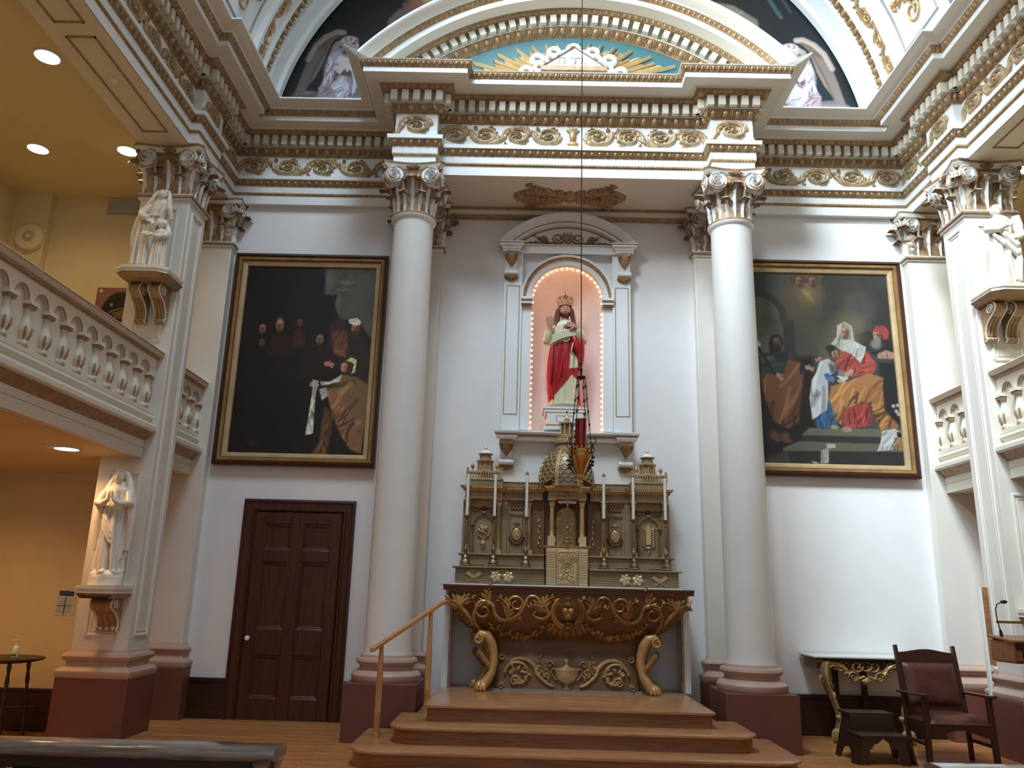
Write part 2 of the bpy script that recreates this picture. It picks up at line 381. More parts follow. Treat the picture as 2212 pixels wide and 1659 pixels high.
mb=MB(); mb.box(-4.9,4.9,.02,.3,8.3,12.4,'plaster'); struct(mb.build('wall_back_upper'))
mb=MB(); mb.box(-5.42,5.42,-14,.3,-.3,0,'floorwood'); struct(mb.build('floor'))
mb=MB(); mb.box(-7.9,-5.42,-14,.3,-.4,-.2,'floorwood'); struct(mb.build('floor_left_aisle'))
mb=MB(); mb.box(5.42,7.9,-14,.3,-.4,-.2,'floorwood'); struct(mb.build('floor_right_aisle'))
for sd,s_ in (('left',-1),('right',1)):
    a,b=sorted((s_*5.3,s_*7.95))
    mb=MB(); mb.box(a,b,0,.3,-.2,7.2,'aisle')
    p0,p1=sorted((s_*7.8,s_*7.3)); mb.box(p0,p1,-.12,0,3.3,6.87,'aisle')
    struct(mb.build('wall_back_'+sd+'_aisle'))
    mb=MB(); a,b=sorted((s_*7.8,s_*8.0)); mb.box(a,b,-14,.3,-.2,7.2,'aisle'); struct(mb.build('wall_'+sd))
    mb=MB(); a,b=sorted((s_*5.37,s_*7.9)); mb.box(a,b,-14,.3,6.87,7.1,'aisle'); 
    # soffit of the nave beam with sunk panels
    a,b=sorted((s_*4.76,s_*5.37)); mb.box(a,b,-14,.0,6.80,7.0,'cream')
    struct(mb.build('ceiling_'+sd+'_aisle'))
    mb=MB()
    yy=[(-1.9,-3.6),(-3.8,-5.5),(-5.7,-7.4),(-7.6,-9.3)]
    for y1,y0 in yy:
        for (xa,xb,ya,yb) in ((4.90,4.915,y0,y1),(5.185,5.20,y0,y1),(4.90,5.20,y0,y0+.015),(4.90,5.20,y1-.015,y1)):
            a,b=sorted((s_*xa,s_*xb)); mb.box(a,b,ya,yb,6.785,6.80,'tan')
    o=mb.build('trim_beam_'+sd); struct(o)
    # gallery floor and its front beam
    mb=MB(); a,b=sorted((s_*4.95,s_*7.8)); mb.box(a,b,-14,0,2.93,3.30,'aisle'); struct(mb.build('ceiling_under_gallery_'+sd))
    # baseboards
    mb=MB(); a,b=sorted((s_*5.3,s_*7.8)); mb.box(a,b,-.03,0,-.2,.25,'basewood'); mb.box(a,b,-.04,0,.25,.29,'basewood'); struct(mb.build('baseboard_'+sd+'_aisle',bevel=.006))
def baseboard(n,x0,x1):
    mb=MB(); mb.box(x0,x1,-.03,0,0,.42,'basewood'); mb.box(x0,x1,-.045,0,.42,.47,'basewood'); struct(mb.build('baseboard_'+n,bevel=.008))
baseboard('left',-4.62,-4.10); baseboard('left_of_column',-2.68,-2.35); baseboard('right',2.35,4.62)
# ---------------------------------------------------------------- entablature
PATH=[(-4.75,-12),(-4.75,-4.6),(-4.635,-4.6),(-4.635,-3.95),(-4.75,-3.95),(-4.75,-1.66),(-4.635,-1.66),(-4.635,-1.0),(-4.75,-1.0),(-4.75,-.08),(-2.30,-.08),(-2.30,-1.22),(-1.76,-1.22),(-1.76,-1.0),
      (1.76,-1.0),(1.76,-1.22),(2.30,-1.22),(2.30,-.08),(4.75,-.08),(4.75,-1.0),(4.635,-1.0),(4.635,-1.66),(4.75,-1.66),(4.75,-3.95),(4.635,-3.95),(4.635,-4.6),(4.75,-4.6),(4.75,-12)]
PATH=[p for p in PATH if not (3.9<-p[1]<4.7)]   # plain beyond the first pier
FULL=[(0,6.80,'white'),(0,6.93,'gold'),(.018,6.945,'gold'),(.02,6.967,'white'),(.02,7.065,'gold'),(.03,7.067,'gold'),(.065,7.145,'white'),(.085,7.148,'white'),(.085,7.20,'white'),(.07,7.205,'white'),(0,7.207,'white'),
      (0,7.544,'gold'),(.015,7.546,'gold'),(.08,7.652,'white'),(.095,7.654,'dentgap'),(.095,7.805,'gold'),(.16,7.811,'gold'),(.21,7.862,'cream'),(.215,7.885,'cream'),(.39,7.89,'white'),(.39,7.96,'gold'),(.40,7.962,'gold'),(.445,8.035,'white'),(.45,8.045,'white')]
CYMA=[(.47,8.05,'cream'),(.50,8.058,'cream'),(.545,8.075,'cream'),(.585,8.10,'white'),(.60,8.105,'white'),(.60,8.125,'white'),(0,8.13,'white')]
TOPF=[(0,8.05,'white')]
def full(): return FULL+CYMA
def entab(name,segs,front=(),label=None):
    mb=MB()
    sweep(PATH,full(),[s for s in segs if s not in front],mb)
    sweep(PATH,FULL+TOPF,[s for s in segs if s in front],mb)
    # soffit of the architrave
    o=mb.build(name,angle=30); struct(o)
    e=MB(); d=MB(); sc=MB(); lf=MB()
    for s_ in segs:
        fn,L,H=bandmap(PATH,s_,(.015,7.546),(.08,7.652)); eggdart(e,L,H,fn,'gold',.145,.03)
        fn,L,H=bandmap(PATH,s_,(.03,7.067),(.065,7.145)); eggdart(e,L,H,fn,'gold',.10,.018)
        fn,L,H=bandmap(PATH,s_,(.095,7.664),(.095,7.80)); dentils(d,L,H,fn,.065,'cream',.135)
        fn,L,H=bandmap(PATH,s_,(.16,7.811),(.21,7.862)); leafband(lf,L,H,fn,'gold',.075,.012)
        fn,L,H=bandmap(PATH,s_,(.40,7.962),(.445,8.035)); leafband(lf,L,H,fn,'gold',.07,.010)
        fn,L,H=bandmap(PATH,s_,(.018,6.935),(.02,6.965)); leafband(lf,L,H,fn,'gold',.04,.006)
        if L>.22:
            fn,L,H=bandmap(PATH,s_,(0,7.215),(0,7.535))
            if 3.0<L<4.0 and abs(PATH[s_][0])<2:   # centre: mirrored about a little urn
                half=L/2-.12
                rinceau(sc,half,H,fn,'paint_gold',.44)
                rinceau(sc,half,H,lambda u,v,h:fn(L-u,v,h),'paint_gold',.44)
                blob(sc,L/2,H*.55,.05,.10,.05,fn,'gold2'); blob(sc,L/2,H*.2,.08,.04,.03,fn,'gold2')
                for k in range(5): leafstroke(sc,L/2,H*.62,PI/2+(k-2)*.45,.11,.03,.03,fn,'gold2')
            else: rinceau(sc,L,H,fn,'paint_gold',.47 if L>.8 else L)
    e.build('egg_and_dart',o); d.build('dentil_band',o); lf.build('leaf_moulding',o); sc.build('scroll_frieze',o)
    return o
# segment indices of PATH
n=len(PATH)-1
idx=lambda a,b:[i for i in range(n) if a(PATH[i],PATH[i+1])]
entab('trim_1_entablature_left_nave',[i for i in range(n) if PATH[i][0]<=-4.6 and PATH[i+1][0]<=-4.6])
entab('trim_2_entablature_left_wall',[i for i in range(n) if PATH[i]==(-4.75,-.08)])
ctr=[i for i in range(n) if abs(PATH[i][0])<=2.31 and abs(PATH[i+1][0])<=2.31]
entab('trim_3_entablature_over_columns',ctr,front=[i for i in ctr if not (PATH[i][0]==PATH[i+1][0] and abs(PATH[i][0])==2.30)])
entab('trim_4_entablature_right_wall',[i for i in range(n) if PATH[i]==(2.30,-.08)])
entab('trim_5_entablature_right_nave',[i for i in range(n) if PATH[i][0]>=4.6 and PATH[i+1][0]>=4.6])
# solid core behind the faces, soffits
mb=MB(); mb.box(-1.765,1.765,-.999,-.001,6.80,6.81,'cream')
for s_ in (-1,1):
    a,b=sorted((s_*1.765,s_*2.299)); mb.box(a,b,-1.219,-.001,6.80,6.81,'white')
mb.box(-1.76,1.76,-.12,0,6.70,6.80,'cream'); mb.box(-1.76,1.76,-.135,-.12,6.76,6.79,'gold'); mb.box(-1.76,1.76,-.085,0,6.66,6.70,'gold')
o=mb.build('trim_6_beam_over_altar'); struct(o)
so=MB(); fn=lambda u,v,h:(u,-.48+v,6.80-h)
for s_ in (1,-1):
    g=lambda u,v,h,s_=s_:fn(s_*u,v,h)
    for (u,v,a,c) in ((.04,.0,0,.8),(.05,.03,.6,-1.2),(.05,-.03,-.6,1.2),(.35,.1,.2,-1.4),(.35,-.1,-.2,1.4),(.2,.12,.1,.9),(.2,-.12,-.1,-.9)): acanthus(so,u,v,a,.42,.11,.045,g,'tan',curl=c,lobes=5)
    stroke(so,spiral(.56,.08,.14,.03,PI,1.4,20),.045,.05,g,'tan'); stroke(so,spiral(.56,-.08,.14,.03,PI,-1.4,20),.045,.05,g,'tan')
    stroke(so,spiral(.22,0,.17,.05,0,1.3,22),.05,.05,g,'tan'); blob(so,.68,0,.08,.12,.06,g,'tan')
blob(so,0,0,.1,.16,.07,fn,'tan'); so.build('soffit_ornament',o)
mb=MB()
for s_ in (-1,1):
    a,b=sorted((s_*2.30,s_*4.75)); mb.box(a,b,-.079,-.001,6.80,6.81,'white')
    a,b=sorted((s_*4.775,s_*5.3)); mb.box(a,b,-12,-.12,7.11,8.06,'cream')
    for (y0,y1) in ((-1.66,-1.0),): 
        a,b=sorted((s_*4.635,s_*4.75)); mb.box(min(a,b)+.001,max(a,b)-.001,y0+.001,y1-.001,6.80,6.81,'white')
struct(mb.build('trim_7_entablature_core'))
# ---------------------------------------------------------------- pediment
CZ=5.75; R0=3.158
def arcmap(r0,p0,r1,p1,aL=.86):
    H=math.hypot(r1-r0,p1-p0); rm=(r0+r1)/2; L=2*aL*rm; nr,npp=-(p1-p0)/H,(r1-r0)/H
    def fn(u,v,h):
        t=v/H; a=-aL+u/rm; r=r0+(r1-r0)*t+nr*h; p=p0+(p1-p0)*t+npp*h
        return (r*math.sin(a),-1.0-p,CZ+r*math.cos(a))
    return fn,L,H
prof=[(0,0,'gold'),(.01,.015,'gold'),(.115,.09,'white'),(.12,.10,'dentgap'),(.25,.10,'gold'),(.255,.165,'gold'),(.305,.215,'cream'),(.315,.385,'white'),(.385,.39,'gold'),(.39,.40,'gold'),(.445,.45,'white'),(.455,.47,'cream'),(.47,.52,'cream'),(.51,.585,'white'),(.53,.60,'white'),(.555,.60,'white'),(.555,-1.0,'white')]
mb=MB(); NA=64; aL=.86; v=[];f=[];mm=[]
for i in range(NA+1):
    a=-aL+2*aL*i/NA
    for r,p,_ in prof: v.append(((R0+r)*math.sin(a),-1.0-p,CZ+(R0+r)*math.cos(a)))
K=len(prof)
for i in range(NA):
    for k in range(K-1): f.append((i*K+k,(i+1)*K+k,(i+1)*K+k+1,i*K+k+1)); mm.append(prof[k][2])
mb.addm(v,f,mm)
for i in (0,NA): mb.add([v[i*K+k] for k in range(K)]+[(v[i*K][0],0,v[i*K][2])],[tuple(range(K+1))],'white')
ped=mb.build('trim_8_segmental_pediment',angle=30); struct(ped)
e=MB(); fn,L,H=arcmap(R0+.01,.015,R0+.115,.09); eggdart(e,L,H,fn,'gold',.15,.03); e.build('egg_and_dart',ped)
d=MB(); fn,L,H=arcmap(R0+.13,.10,R0+.245,.10); dentils(d,L,H,fn,.065,'cream',.14); d.build('dentil_band',ped)
lf=MB(); fn,L,H=arcmap(R0+.255,.165,R0+.305,.215); leafband(lf,L,H,fn,'gold',.08,.012); fn,L,H=arcmap(R0+.39,.40,R0+.445,.45); leafband(lf,L,H,fn,'gold',.075,.010); lf.build('leaf_moulding',ped)
mb=MB(); pts=[((R0+.02)*math.sin(a),CZ+(R0+.02)*math.cos(a)) for a in [-.76+1.52*i/40 for i in range(41)]]
mb.add([(x,-1.0,z) for x,z in pts]+[(pts[-1][0],-1.0,8.0),(pts[0][0],-1.0,8.0)],[tuple(range(len(pts)+2))],'teal'); mb.build('tympanum_panel',ped)
# rays, clouds, triangle
gl=empty('sunburst_relief',(0,-1.0,8.05),'gilded sunburst relief with white clouds and lettered triangle in teal tympanum','relief')
rays=[]; rnd=random.Random(3)
tf=planeY(0,8.06,-1.0)
N=31
for k in range(N):
    a=math.radians(6+168*k/(N-1)); dirx,dirz=math.cos(a),math.sin(a)
    # distance to the arc
    lo,hi=.3,2.6
    for _ in range(30):
        md=(lo+hi)/2; x,z=md*dirx,8.06+md*dirz
        if x*x+(z-CZ)**2<(R0-.06)**2: lo=md
        else: hi=md
    Lr=min(lo,1.55)*(.97 if k%2==0 else (.80 if k%4==1 else .88)); w=.020+.016*abs(math.cos(a))+.010*(k%2==0)
    mb=MB(); px,pz=-dirz,dirx
    for q,(off,ln) in enumerate(((0,Lr),(w*1.15,Lr*.88),(-w*1.15,Lr*.80))):
        hh=.05 if q==0 else .03; ww=w*.62
        P=[(.25*dirx+px*(off-ww),.25*dirz+pz*(off-ww)),(ln*dirx+px*(off-ww),ln*dirz+pz*(off-ww)),((ln-.06)*dirx+px*(off+ww),(ln-.06)*dirz+pz*(off+ww)),(.25*dirx+px*(off+ww),.25*dirz+pz*(off+ww))]
        m0=((P[0][0]+P[3][0])/2,(P[0][1]+P[3][1])/2); m1=((P[1][0]+P[2][0])/2,(P[1][1]+P[2][1])/2)
        V=[tf(*p,.003) for p in P]+[tf(*m0,hh),tf(*m1,hh)]
        mb.add(V,[(0,1,5,4),(4,5,2,3),(1,2,5),(0,4,3)],'pale_gold')
    mb.build('ray',gl)
cl=MB()
cs=[]
for k in range(9):
    a=PI*(k+.0)/8; cs.append((.68*math.cos(a),(.05+.55*math.sin(a)),.11 if k%2 else .12))
for k in range(8):
    a=PI*(k+.5)/8; cs.append((.54*math.cos(a),.06+.46*math.sin(a),.105))
cs+=[(.70,.03,.08),(-.70,.03,.08),(.56,.18,.09),(-.56,.18,.09)]
for (u,v_,r) in cs:
    blob(cl,u,v_,r,r*.85,.05,tf,'white',nu=14,nv=4)
    rim=[tf(u+r*.62*math.cos(t),v_+r*.52*math.sin(t),.075) for t in [2*PI*i/14 for i in range(15)]]
    tube(cl,rim,r*.30,'white',6,cap=False)
cl.build('cloud_wreath',gl)
tr=MB(); A,B,C_=(-.42,.30),(.42,.30),(0,.60)
poly_extrude(tr,[A,B,C_],tf,.0,.125,'white')
for p,q in ((A,C_),(C_,B)): 
    stroke(tr,[p,q],.03,.15,tf,'tan')
poly_extrude(tr,[(-.44,.235),(.44,.235),(.44,.30),(-.44,.30)],tf,0,.15,'tan')
for k in range(5): stroke(tr,[(-.36+.18*k+.07*math.cos(t),.20-.035*math.sin(t)) for t in [PI*i/8 for i in range(9)]],.02,.13,tf,'white')
trio=tr.build('triangle_tablet',gl)
L_=MB(); tl=lambda u,v,h:tf(u,v,.126+h)
def letter(pts,w=.020): stroke(L_,pts,w,.006,tl,'grey_line',nc=4)
z=.345
for x in (-.17,.06):     # he
    letter([(x-.035,z+.085),(x+.055,z+.095),(x+.05,z+.03),(x+.035,z)],.022); letter([(x-.025,z+.055),(x-.035,z)],.016)
x=-.045; letter([(x,z+.115),(x+.008,z+.085)],.016)
x=-.02; letter([(x-.02,z+.08),(x+.045,z+.09),(x+.035,z+.03),(x+.02,z-.01)],.022)
x=.15; letter([(x,z+.03),(x+.012,z-.005)],.018)
L_.build('lettering',trio)
# ---------------------------------------------------------------- vault
VR,VZ=4.43,7.63
def cylmap(side,y0=0.0):
    # u: arc length up from the cornice, v: along -y, h: inward
    def fn(u,v,h):
        a=math.radians(5)+u/VR; r=VR-h
        return (side*r*math.cos(a),y0-v,VZ+r*math.sin(a))
    return fn
mb=MB(); prof=[(0,0),(.0,.05),(.07,.0501),(.10,.0502),(.10,.16),(.05,.20),(.04,.46),(.08,.50),(.08,.52),(.03,.5201),(.03,.74),(.09,.7401),(.09,.78),(.02,.7801),(.02,1.06),(.07,1.0601),(.07,1.12),(-.02,1.1201),(-.02,2.3)]
NA=72; v=[];f=[];mm=[]
for i in range(NA+1):
    a=.103+(PI-.206)*i/NA
    for r,y in prof: v.append(((VR-r)*math.cos(a),-y,VZ+(VR-r)*math.sin(a)))
K=len(prof)
for i in range(NA):
    for k in range(K-1): f.append((i*K+k,(i+1)*K+k,(i+1)*K+k+1,i*K+k+1)); mm.append('white')
mb.addm(v,f,mm); vault=mb.build('ceiling_vault',angle=35); struct(vault)
e=MB(); s2=MB(); pn=MB()
for sd in (-1,1):
    fn=cylmap(sd); 
    g=lambda u,v,h:fn(u,.53+v,.03+h); eggdart(e,4.9,.20,g,'gold2',.17,.05)
    g=lambda u,v,h:fn(u,.80+v,.02+h); rinceau(s2,4.9,.25,g,'gold2',.40)
    # framed panels with gilt ornaments further out
    for k in range(3):
        for j in range(1):
            u0,u1=.55+1.5*k,1.75+1.5*k; v0,v1=1.28,2.1
            for (a,b,c,d_) in ((u0,v0,u1,v0),(u1,v0,u1,v1),(u1,v1,u0,v1),(u0,v1,u0,v0)): stroke(pn,[(a+(c-a)*i/6,b+(d_-b)*i/6) for i in range(7)],.04,.02,lambda u,v,h:fn(u,v,-.02+h),'grey_line')
            g=lambda u,v,h:fn(u,v,-.02+h)
            cu,cv=(u0+u1)/2,(v0+v1)/2
            for q in range(6): acanthus(pn,cu,cv,q*PI/3,.32,.09,.03,g,'gold2',curl=1.5*(-1)**q,lobes=3)
            stroke(pn,spiral(cu-.3,cv,.16,.04,0,1.4,20),.04,.03,g,'gold2'); stroke(pn,spiral(cu+.3,cv,.16,.04,PI,1.4,20),.04,.03,g,'gold2')
e.build('egg_and_dart',vault); s2.build('scroll_band',vault); pn.build('panel_ornament',vault)
# ================================================================ COLUMNS, PIERS, PILASTERS
def leaf3d(mb,p,out,up_h,width,curl,m,lobes=4,lean=.05):
    # acanthus leaf standing on p, facing 'out'
    out=Vector(out).normalized(); side=Vector((-out.y,out.x,0)); p=Vector(p); NU,NV=9,17; v=[]
    for j in range(NV):
        t=j/(NV-1)
        if t<.72: q=t/.72; c=p+Vector((0,0,up_h*.97*q))+out*(lean*q*q); nrm=out
        else:
            q=(t-.72)/.28*PI*.95; c=p+Vector((0,0,up_h*.97+curl*math.sin(q)*.8))+out*(lean+curl*(1-math.cos(q)))
            nrm=(out*math.cos(q)+Vector((0,0,1))*math.sin(q))
        w=width*(.62+.38*math.sin(PI*min(1,t*1.1)))*(1+.16*math.cos(2*PI*lobes*t))*(1 if t<.75 else 1-.28*((t-.75)/.25)**1.5)
        for i in range(NU):
            u=i/(NU-1)*2-1
            rel=-.28*width*u*u+.05*width*math.cos(PI*u*3.0)+(.035*width*math.cos(2*PI*lobes*t+PI)*abs(u))+(.07*width if abs(u)<.01 else 0)
            v.append(tuple(c+side*(u*w*.5)+nrm*rel*(1-.85*max(0,(t-.70)/.30))))
    f=[(j*NU+i,j*NU+i+1,(j+1)*NU+i+1,(j+1)*NU+i) for j in range(NV-1) for i in range(NU-1)]
    # white mid rib, glazed edges
    ms=[('white' if (i in (NU//2-1,NU//2) and j<NV*.72) else m) for j in range(NV-1) for i in range(NU-1)]
    mb.addm(v,f,ms)
def volute_face(mb,O,u_dir,n_dir,du,zc,R):
    # disc with rosette dots and a raised spiral
    O=Vector(O);u=Vector(u_dir);n_=Vector(n_dir); sg=1 if du>0 else -1
    fn=lambda a,b,h:tuple(O+u*(du+sg*a)+Vector((0,0,zc-O.z+b))+n_*h)
    N=20; v=[fn(R*math.cos(2*PI*i/N),R*math.sin(2*PI*i/N),-.10) for i in range(N)]+[fn(R*math.cos(2*PI*i/N),R*math.sin(2*PI*i/N),.0) for i in range(N)]
    mb.add(v,[(i,(i+1)%N,(i+1)%N+N,i+N) for i in range(N)]+[tuple(range(N,2*N))],'white')
    stroke(mb,spiral(0,0,R*.93,R*.12,PI*.6,-2.2,40),tap(40,R*.17,R*.13,R*.08),tap(40,.02,.035,.06),fn,'white')
    for k in range(8):
        a=2*PI*k/8; blob(mb,R*.63*math.cos(a),R*.63*math.sin(a),R*.085,R*.085,.028,fn,'tan',nu=6,nv=2)
    stroke(mb,spiral(0,0,R*1.02,R*1.02,0,1,24),R*.08,.015,fn,'tan')
def capital(cx,cy,hx,hy,zb,zt,A,rnd_,parent,faces=('f','l','r','b')):
    H=zt-zb; cap_=MB(); f0=MB()
    # bell
    if rnd_: lathe(cap_,[(hx*.97,zb),(hx*.98,zb+H*.45),(hx*1.12,zb+H*.68),(hx*1.3,zb+H*.78),(hx*1.3,zb+H*.86)],'tan',(cx,cy),32)
    else:
        for (z0,z1,g) in ((zb,zb+H*.6,0),(zb+H*.6,zb+H*.86,.04)): cap_.box(cx-hx-g,cx+hx+g,cy-hy-g,cy+hy+g if 'b' in faces else cy+hy,z0,z1,'tan')
    if 'b' not in faces: clampy(cap_,-.001)
    bell=cap_.build('capital',parent)
    lv=MB()
    def site(ang=None,face=None,u=0):
        if rnd_: o=Vector((math.sin(ang),-math.cos(ang),0)); return Vector((cx,cy,0))+o*hx*.98,o
        d={'f':((1,0),(0,-1),hx,hy),'b':((-1,0),(0,1),hx,hy),'r':((0,1),(1,0),hy,hx),'l':((0,-1),(-1,0),hy,hx)}[face]
        (ux,uy),(ox,oy),hu,ho=d
        if abs(u)>=1:
            sg=1 if u>0 else -1; o=Vector((ox+sg*ux*.9,oy+sg*uy*.9,0)).normalized(); return Vector((cx+ux*hu*sg+ox*ho,cy+uy*hu*sg+oy*ho,0))-o*.02,o
        return Vector((cx+ux*hu*u+ox*ho,cy+uy*hu*u+oy*ho,0)),Vector((ox,oy,0))
    S=[];T=[]
    if rnd_:
        S=[site(PI/4*k+PI/8) for k in range(8)]; T=[site(PI/4*k) for k in range(8)]
    else:
        for fc in faces:
            S+=[site(face=fc,u=u) for u in (-.52,.52)]; T+=[site(face=fc,u=0),site(face=fc,u=1)]
            if fc=='f' and 'l' in faces: T.append(site(face=fc,u=-1))
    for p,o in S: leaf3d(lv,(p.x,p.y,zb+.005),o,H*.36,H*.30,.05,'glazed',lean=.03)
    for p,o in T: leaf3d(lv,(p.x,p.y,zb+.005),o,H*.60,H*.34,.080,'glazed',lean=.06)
    # slim stalks between
    for p,o in S:
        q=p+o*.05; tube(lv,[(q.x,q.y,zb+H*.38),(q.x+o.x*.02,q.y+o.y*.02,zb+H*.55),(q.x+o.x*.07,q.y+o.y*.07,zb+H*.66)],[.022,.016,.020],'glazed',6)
    if 'b' not in faces: clampy(lv,-.001)
    lv.build('acanthus_leaves',bell,angle=60)
    vo=MB(); R=H*.19; zc=zt-H*.27
    for fc in faces:
        d={'f':((1,0,0),(0,-1,0)),'b':((-1,0,0),(0,1,0)),'r':((0,1,0),(1,0,0)),'l':((0,-1,0),(-1,0,0))}[fc]
        Ax,Ay=A if hasattr(A,'__len__') else (A,A)
        ho=(Ay if fc in 'fb' else Ax)-.055; hu=(Ax if fc in 'fb' else Ay)
        O=(cx+d[1][0]*ho,cy+d[1][1]*ho,zc)
        for sg in (-1,1): volute_face(vo,O,d[0],d[1],sg*(hu-R-.05),zc,R)
        # gilt egg band between the volutes and little flower on the abacus
        fn=lambda u,v,h,O=O,d=d:(O[0]+d[0][0]*u-d[1][0]*(.05-h),O[1]+d[0][1]*u-d[1][1]*(.05-h),zc+v)
        hw=hu-2*R-.03
        v=[fn(u,w,h) for u in (-hw,hw) for w in (-H*.06,H*.08) for h in (-.12,.0)]
        vo.add(v,[(0,1,3,2),(4,6,7,5),(0,4,5,1),(2,3,7,6),(0,2,6,4),(1,5,7,3)],'tan')
        for k in (-1,0,1): blob(vo,k*hw*.55,0,.035,H*.06,.03,fn,'gold')
        fl=lambda u,v,h,O=O,d=d:(O[0]+d[0][0]*u+d[1][0]*(h-.03),O[1]+d[0][1]*u+d[1][1]*(h-.03),zt-H*.08+v)
        for k in range(5): leafstroke(vo,0,-.03,PI/2+(k-2)*.6,H*.15,.03,.05,fl,'tan')
    Ax,Ay=A if hasattr(A,'__len__') else (A,A)
    cn=[(sx,sy) for sx in (-1,1) for sy in (-1,1) if sy<0 or 'b' in faces]
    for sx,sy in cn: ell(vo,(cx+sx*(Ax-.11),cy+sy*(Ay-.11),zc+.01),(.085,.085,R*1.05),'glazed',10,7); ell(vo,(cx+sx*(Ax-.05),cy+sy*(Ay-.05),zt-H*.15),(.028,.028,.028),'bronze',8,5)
    if 'b' not in faces: clampy(vo,-.001)
    vo.build('volutes',bell)
    ab=MB(); 
    def plan(ax,ay):
        P=[];c=.15*min(ax,ay)
        cs=[(-ax,-ay),(ax,-ay),(ax,ay),(-ax,ay)]
        for i in range(4):
            x0,y0=cs[i];x1,y1=cs[(i+1)%4]; dx,dy=x1-x0,y1-y0; L=math.hypot(dx,dy); nx,ny=-dy/L,dx/L
            cc=c if not (i==2 and 'b' not in faces) else 0
            for k in range(10):
                t=.06+.88*k/9; P.append((cx+x0+dx*t+nx*cc*math.sin(PI*(k/9)),cy+y0+dy*t+ny*cc*math.sin(PI*(k/9))))
        return P
    lays=[(zt-H*.125,.90,'white'),(zt-H*.05,1.0,'tan'),(zt-.001,1.02,'tan')]
    base=plan(Ax*.86,Ay*.86); rows=[plan(Ax*s_,Ay*s_) for _,s_,_ in lays]; v=[];n_=40
    for (z,s_,_),row in zip(lays,rows): v+=[(x,y,z) for x,y in row]
    f=[];mm=[]
    for j in range(2):
        for i in range(n_): f.append((j*n_+i,j*n_+(i+1)%n_,(j+1)*n_+(i+1)%n_,(j+1)*n_+i)); mm.append(lays[j][2])
    f.append(tuple(reversed(range(n_)))); mm.append('white'); f.append(tuple(range(2*n_,3*n_))); mm.append('white')
    ab.addm(v,f,mm)
    if 'b' not in faces: clampy(ab,-.001)
    ab.build('abacus',bell)
    return bell
TOR=[(.0,.60),(.055,.61),(.075,.645),(.07,.68),(.03,.70),(.015,.72),(.02,.755),(.05,.775),(.055,.80),(.045,.825),(.02,.835),(.0,.87)]
def column(cx,cy,label):
    r=empty('column',(cx,cy,0),label,'column','round columns beside the altar'); r['label']=label
    mb=MB(); mb.box(cx-.39,cx+.39,cy-.39,cy+.39,0,.59,'plinth_red'); mb.build('plinth',r,bevel=.006)
    mb=MB(); lathe(mb,[(.37,.59),(.385,.62),(.385,.66),(.35,.70),(.30,.715),(.295,.75),(.325,.775),(.345,.80),(.335,.83),(.30,.84),(.29,.87)],'base_pink',(cx,cy),48); mb.build('base',r)
    mb=MB(); lathe(mb,[(.275,.87),(.262,.95),(.262,2.5),(.250,6.05),(.256,6.10)],'column',(cx,cy),48); mb.build('shaft',r)
    mb=MB(); lathe(mb,[(.255,6.09),(.275,6.11),(.290,6.14),(.290,6.17),(.262,6.18)],'base_pink',(cx,cy),48,ms=['white','white','tan','tan']); mb.build('astragal',r)
    capital(cx,cy,.25,.25,6.17,6.80,.40,True,r)
    return r
column(-2.03,-.95,'white round column left of the altar, with gilded capital, behind the handrail')
column(2.03,-.95,'white round column right of the altar, beside the bright painting')
def sqbase(mb,x0,x1,y0,y1,s=1.0,zp=.59):
    mb.box(x0-.08,x1+.08,y0-.08,y1+(.08 if y1<-.5 else 0),-.2 if abs(x0)>4 and y1<-.5 else 0,zp,'plinth_red')
    hx,hy=(x1-x0)/2,(y1-y0)/2; cx=(x0+x1)/2
    prof=[(.075,.59),(.09,.62),(.09,.66),(.055,.69),(.02,.71),(.015,.75),(.045,.77),(.06,.80),(.045,.83),(.015,.84),(.0,.87)]
    v=[];K=len(prof); yb=y1 if y1<-.5 else None
    for p,z in prof:
        yy=(y1+p) if yb is not None else y1
        v+=[(x0-p,y0-p,z),(x1+p,y0-p,z),(x1+p,yy,z),(x0-p,yy,z)]
    f=[(j*4+i,j*4+(i+1)%4,(j+1)*4+(i+1)%4,(j+1)*4+i) for j in range(K-1) for i in range(4)]
    mb.add(v,f,'base_pink')
def astr(mb,x0,x1,y0,y1,z,fs=False):
    for p,a,b,m in ((.02,z,z+.03,'white'),(.045,z+.03,z+.055,'tan'),(.03,z+.055,z+.075,'white')):
        mb.box(x0-p,x1+p,y0-p,y1+(p if fs else 0),a,b,m)
def panel_frame(mb,fn,w,h,m='pier',t=.035):
    # sunk panel look: raised mitred border moulding round a slightly tinted field
    for k,(ins,wd,hh) in enumerate(((0,t,.018),(t*1.3,t*.35,.008))):
        a,b,c,d=ins,ins,w-ins,h-ins
        for P in ([(a,b),(c,b)],[(c,b),(c,d)],[(c,d),(a,d)],[(a,d),(a,b)]): stroke(mb,P,wd,hh,fn,m if k==0 else 'cream',nc=4)
def pilaster(x0,x1,y0,label,zsplit=None,faces=('f','l','r')):
    cx=(x0+x1)/2; r=empty('pilaster',(cx,0,0),label,'pilaster','wall pilasters behind the columns and piers')
    mb=MB(); sqbase(mb,x0,x1,y0,-.0005); mb.build('base',r,bevel=.004)
    mb=MB(); mb.box(x0,x1,y0,-.0005,.86,6.12,'pier'); mb.build('shaft',r,bevel=.008)
    mb=MB(); astr(mb,x0,x1,y0,-.0005,6.10); mb.build('astragal',r)
    hx=(x1-x0)/2-.01; hy=(-y0)/2
    capital(cx,y0/2,hx,hy,6.17,6.80,(hx+.12,hy+.115),False,r,faces)
pilaster(-5.28,-4.66,-.14,'cream pilaster in the left corner, between the gallery and the dark painting')
pilaster(-2.32,-1.74,-.14,'pilaster on the back wall half hidden behind the left round column')
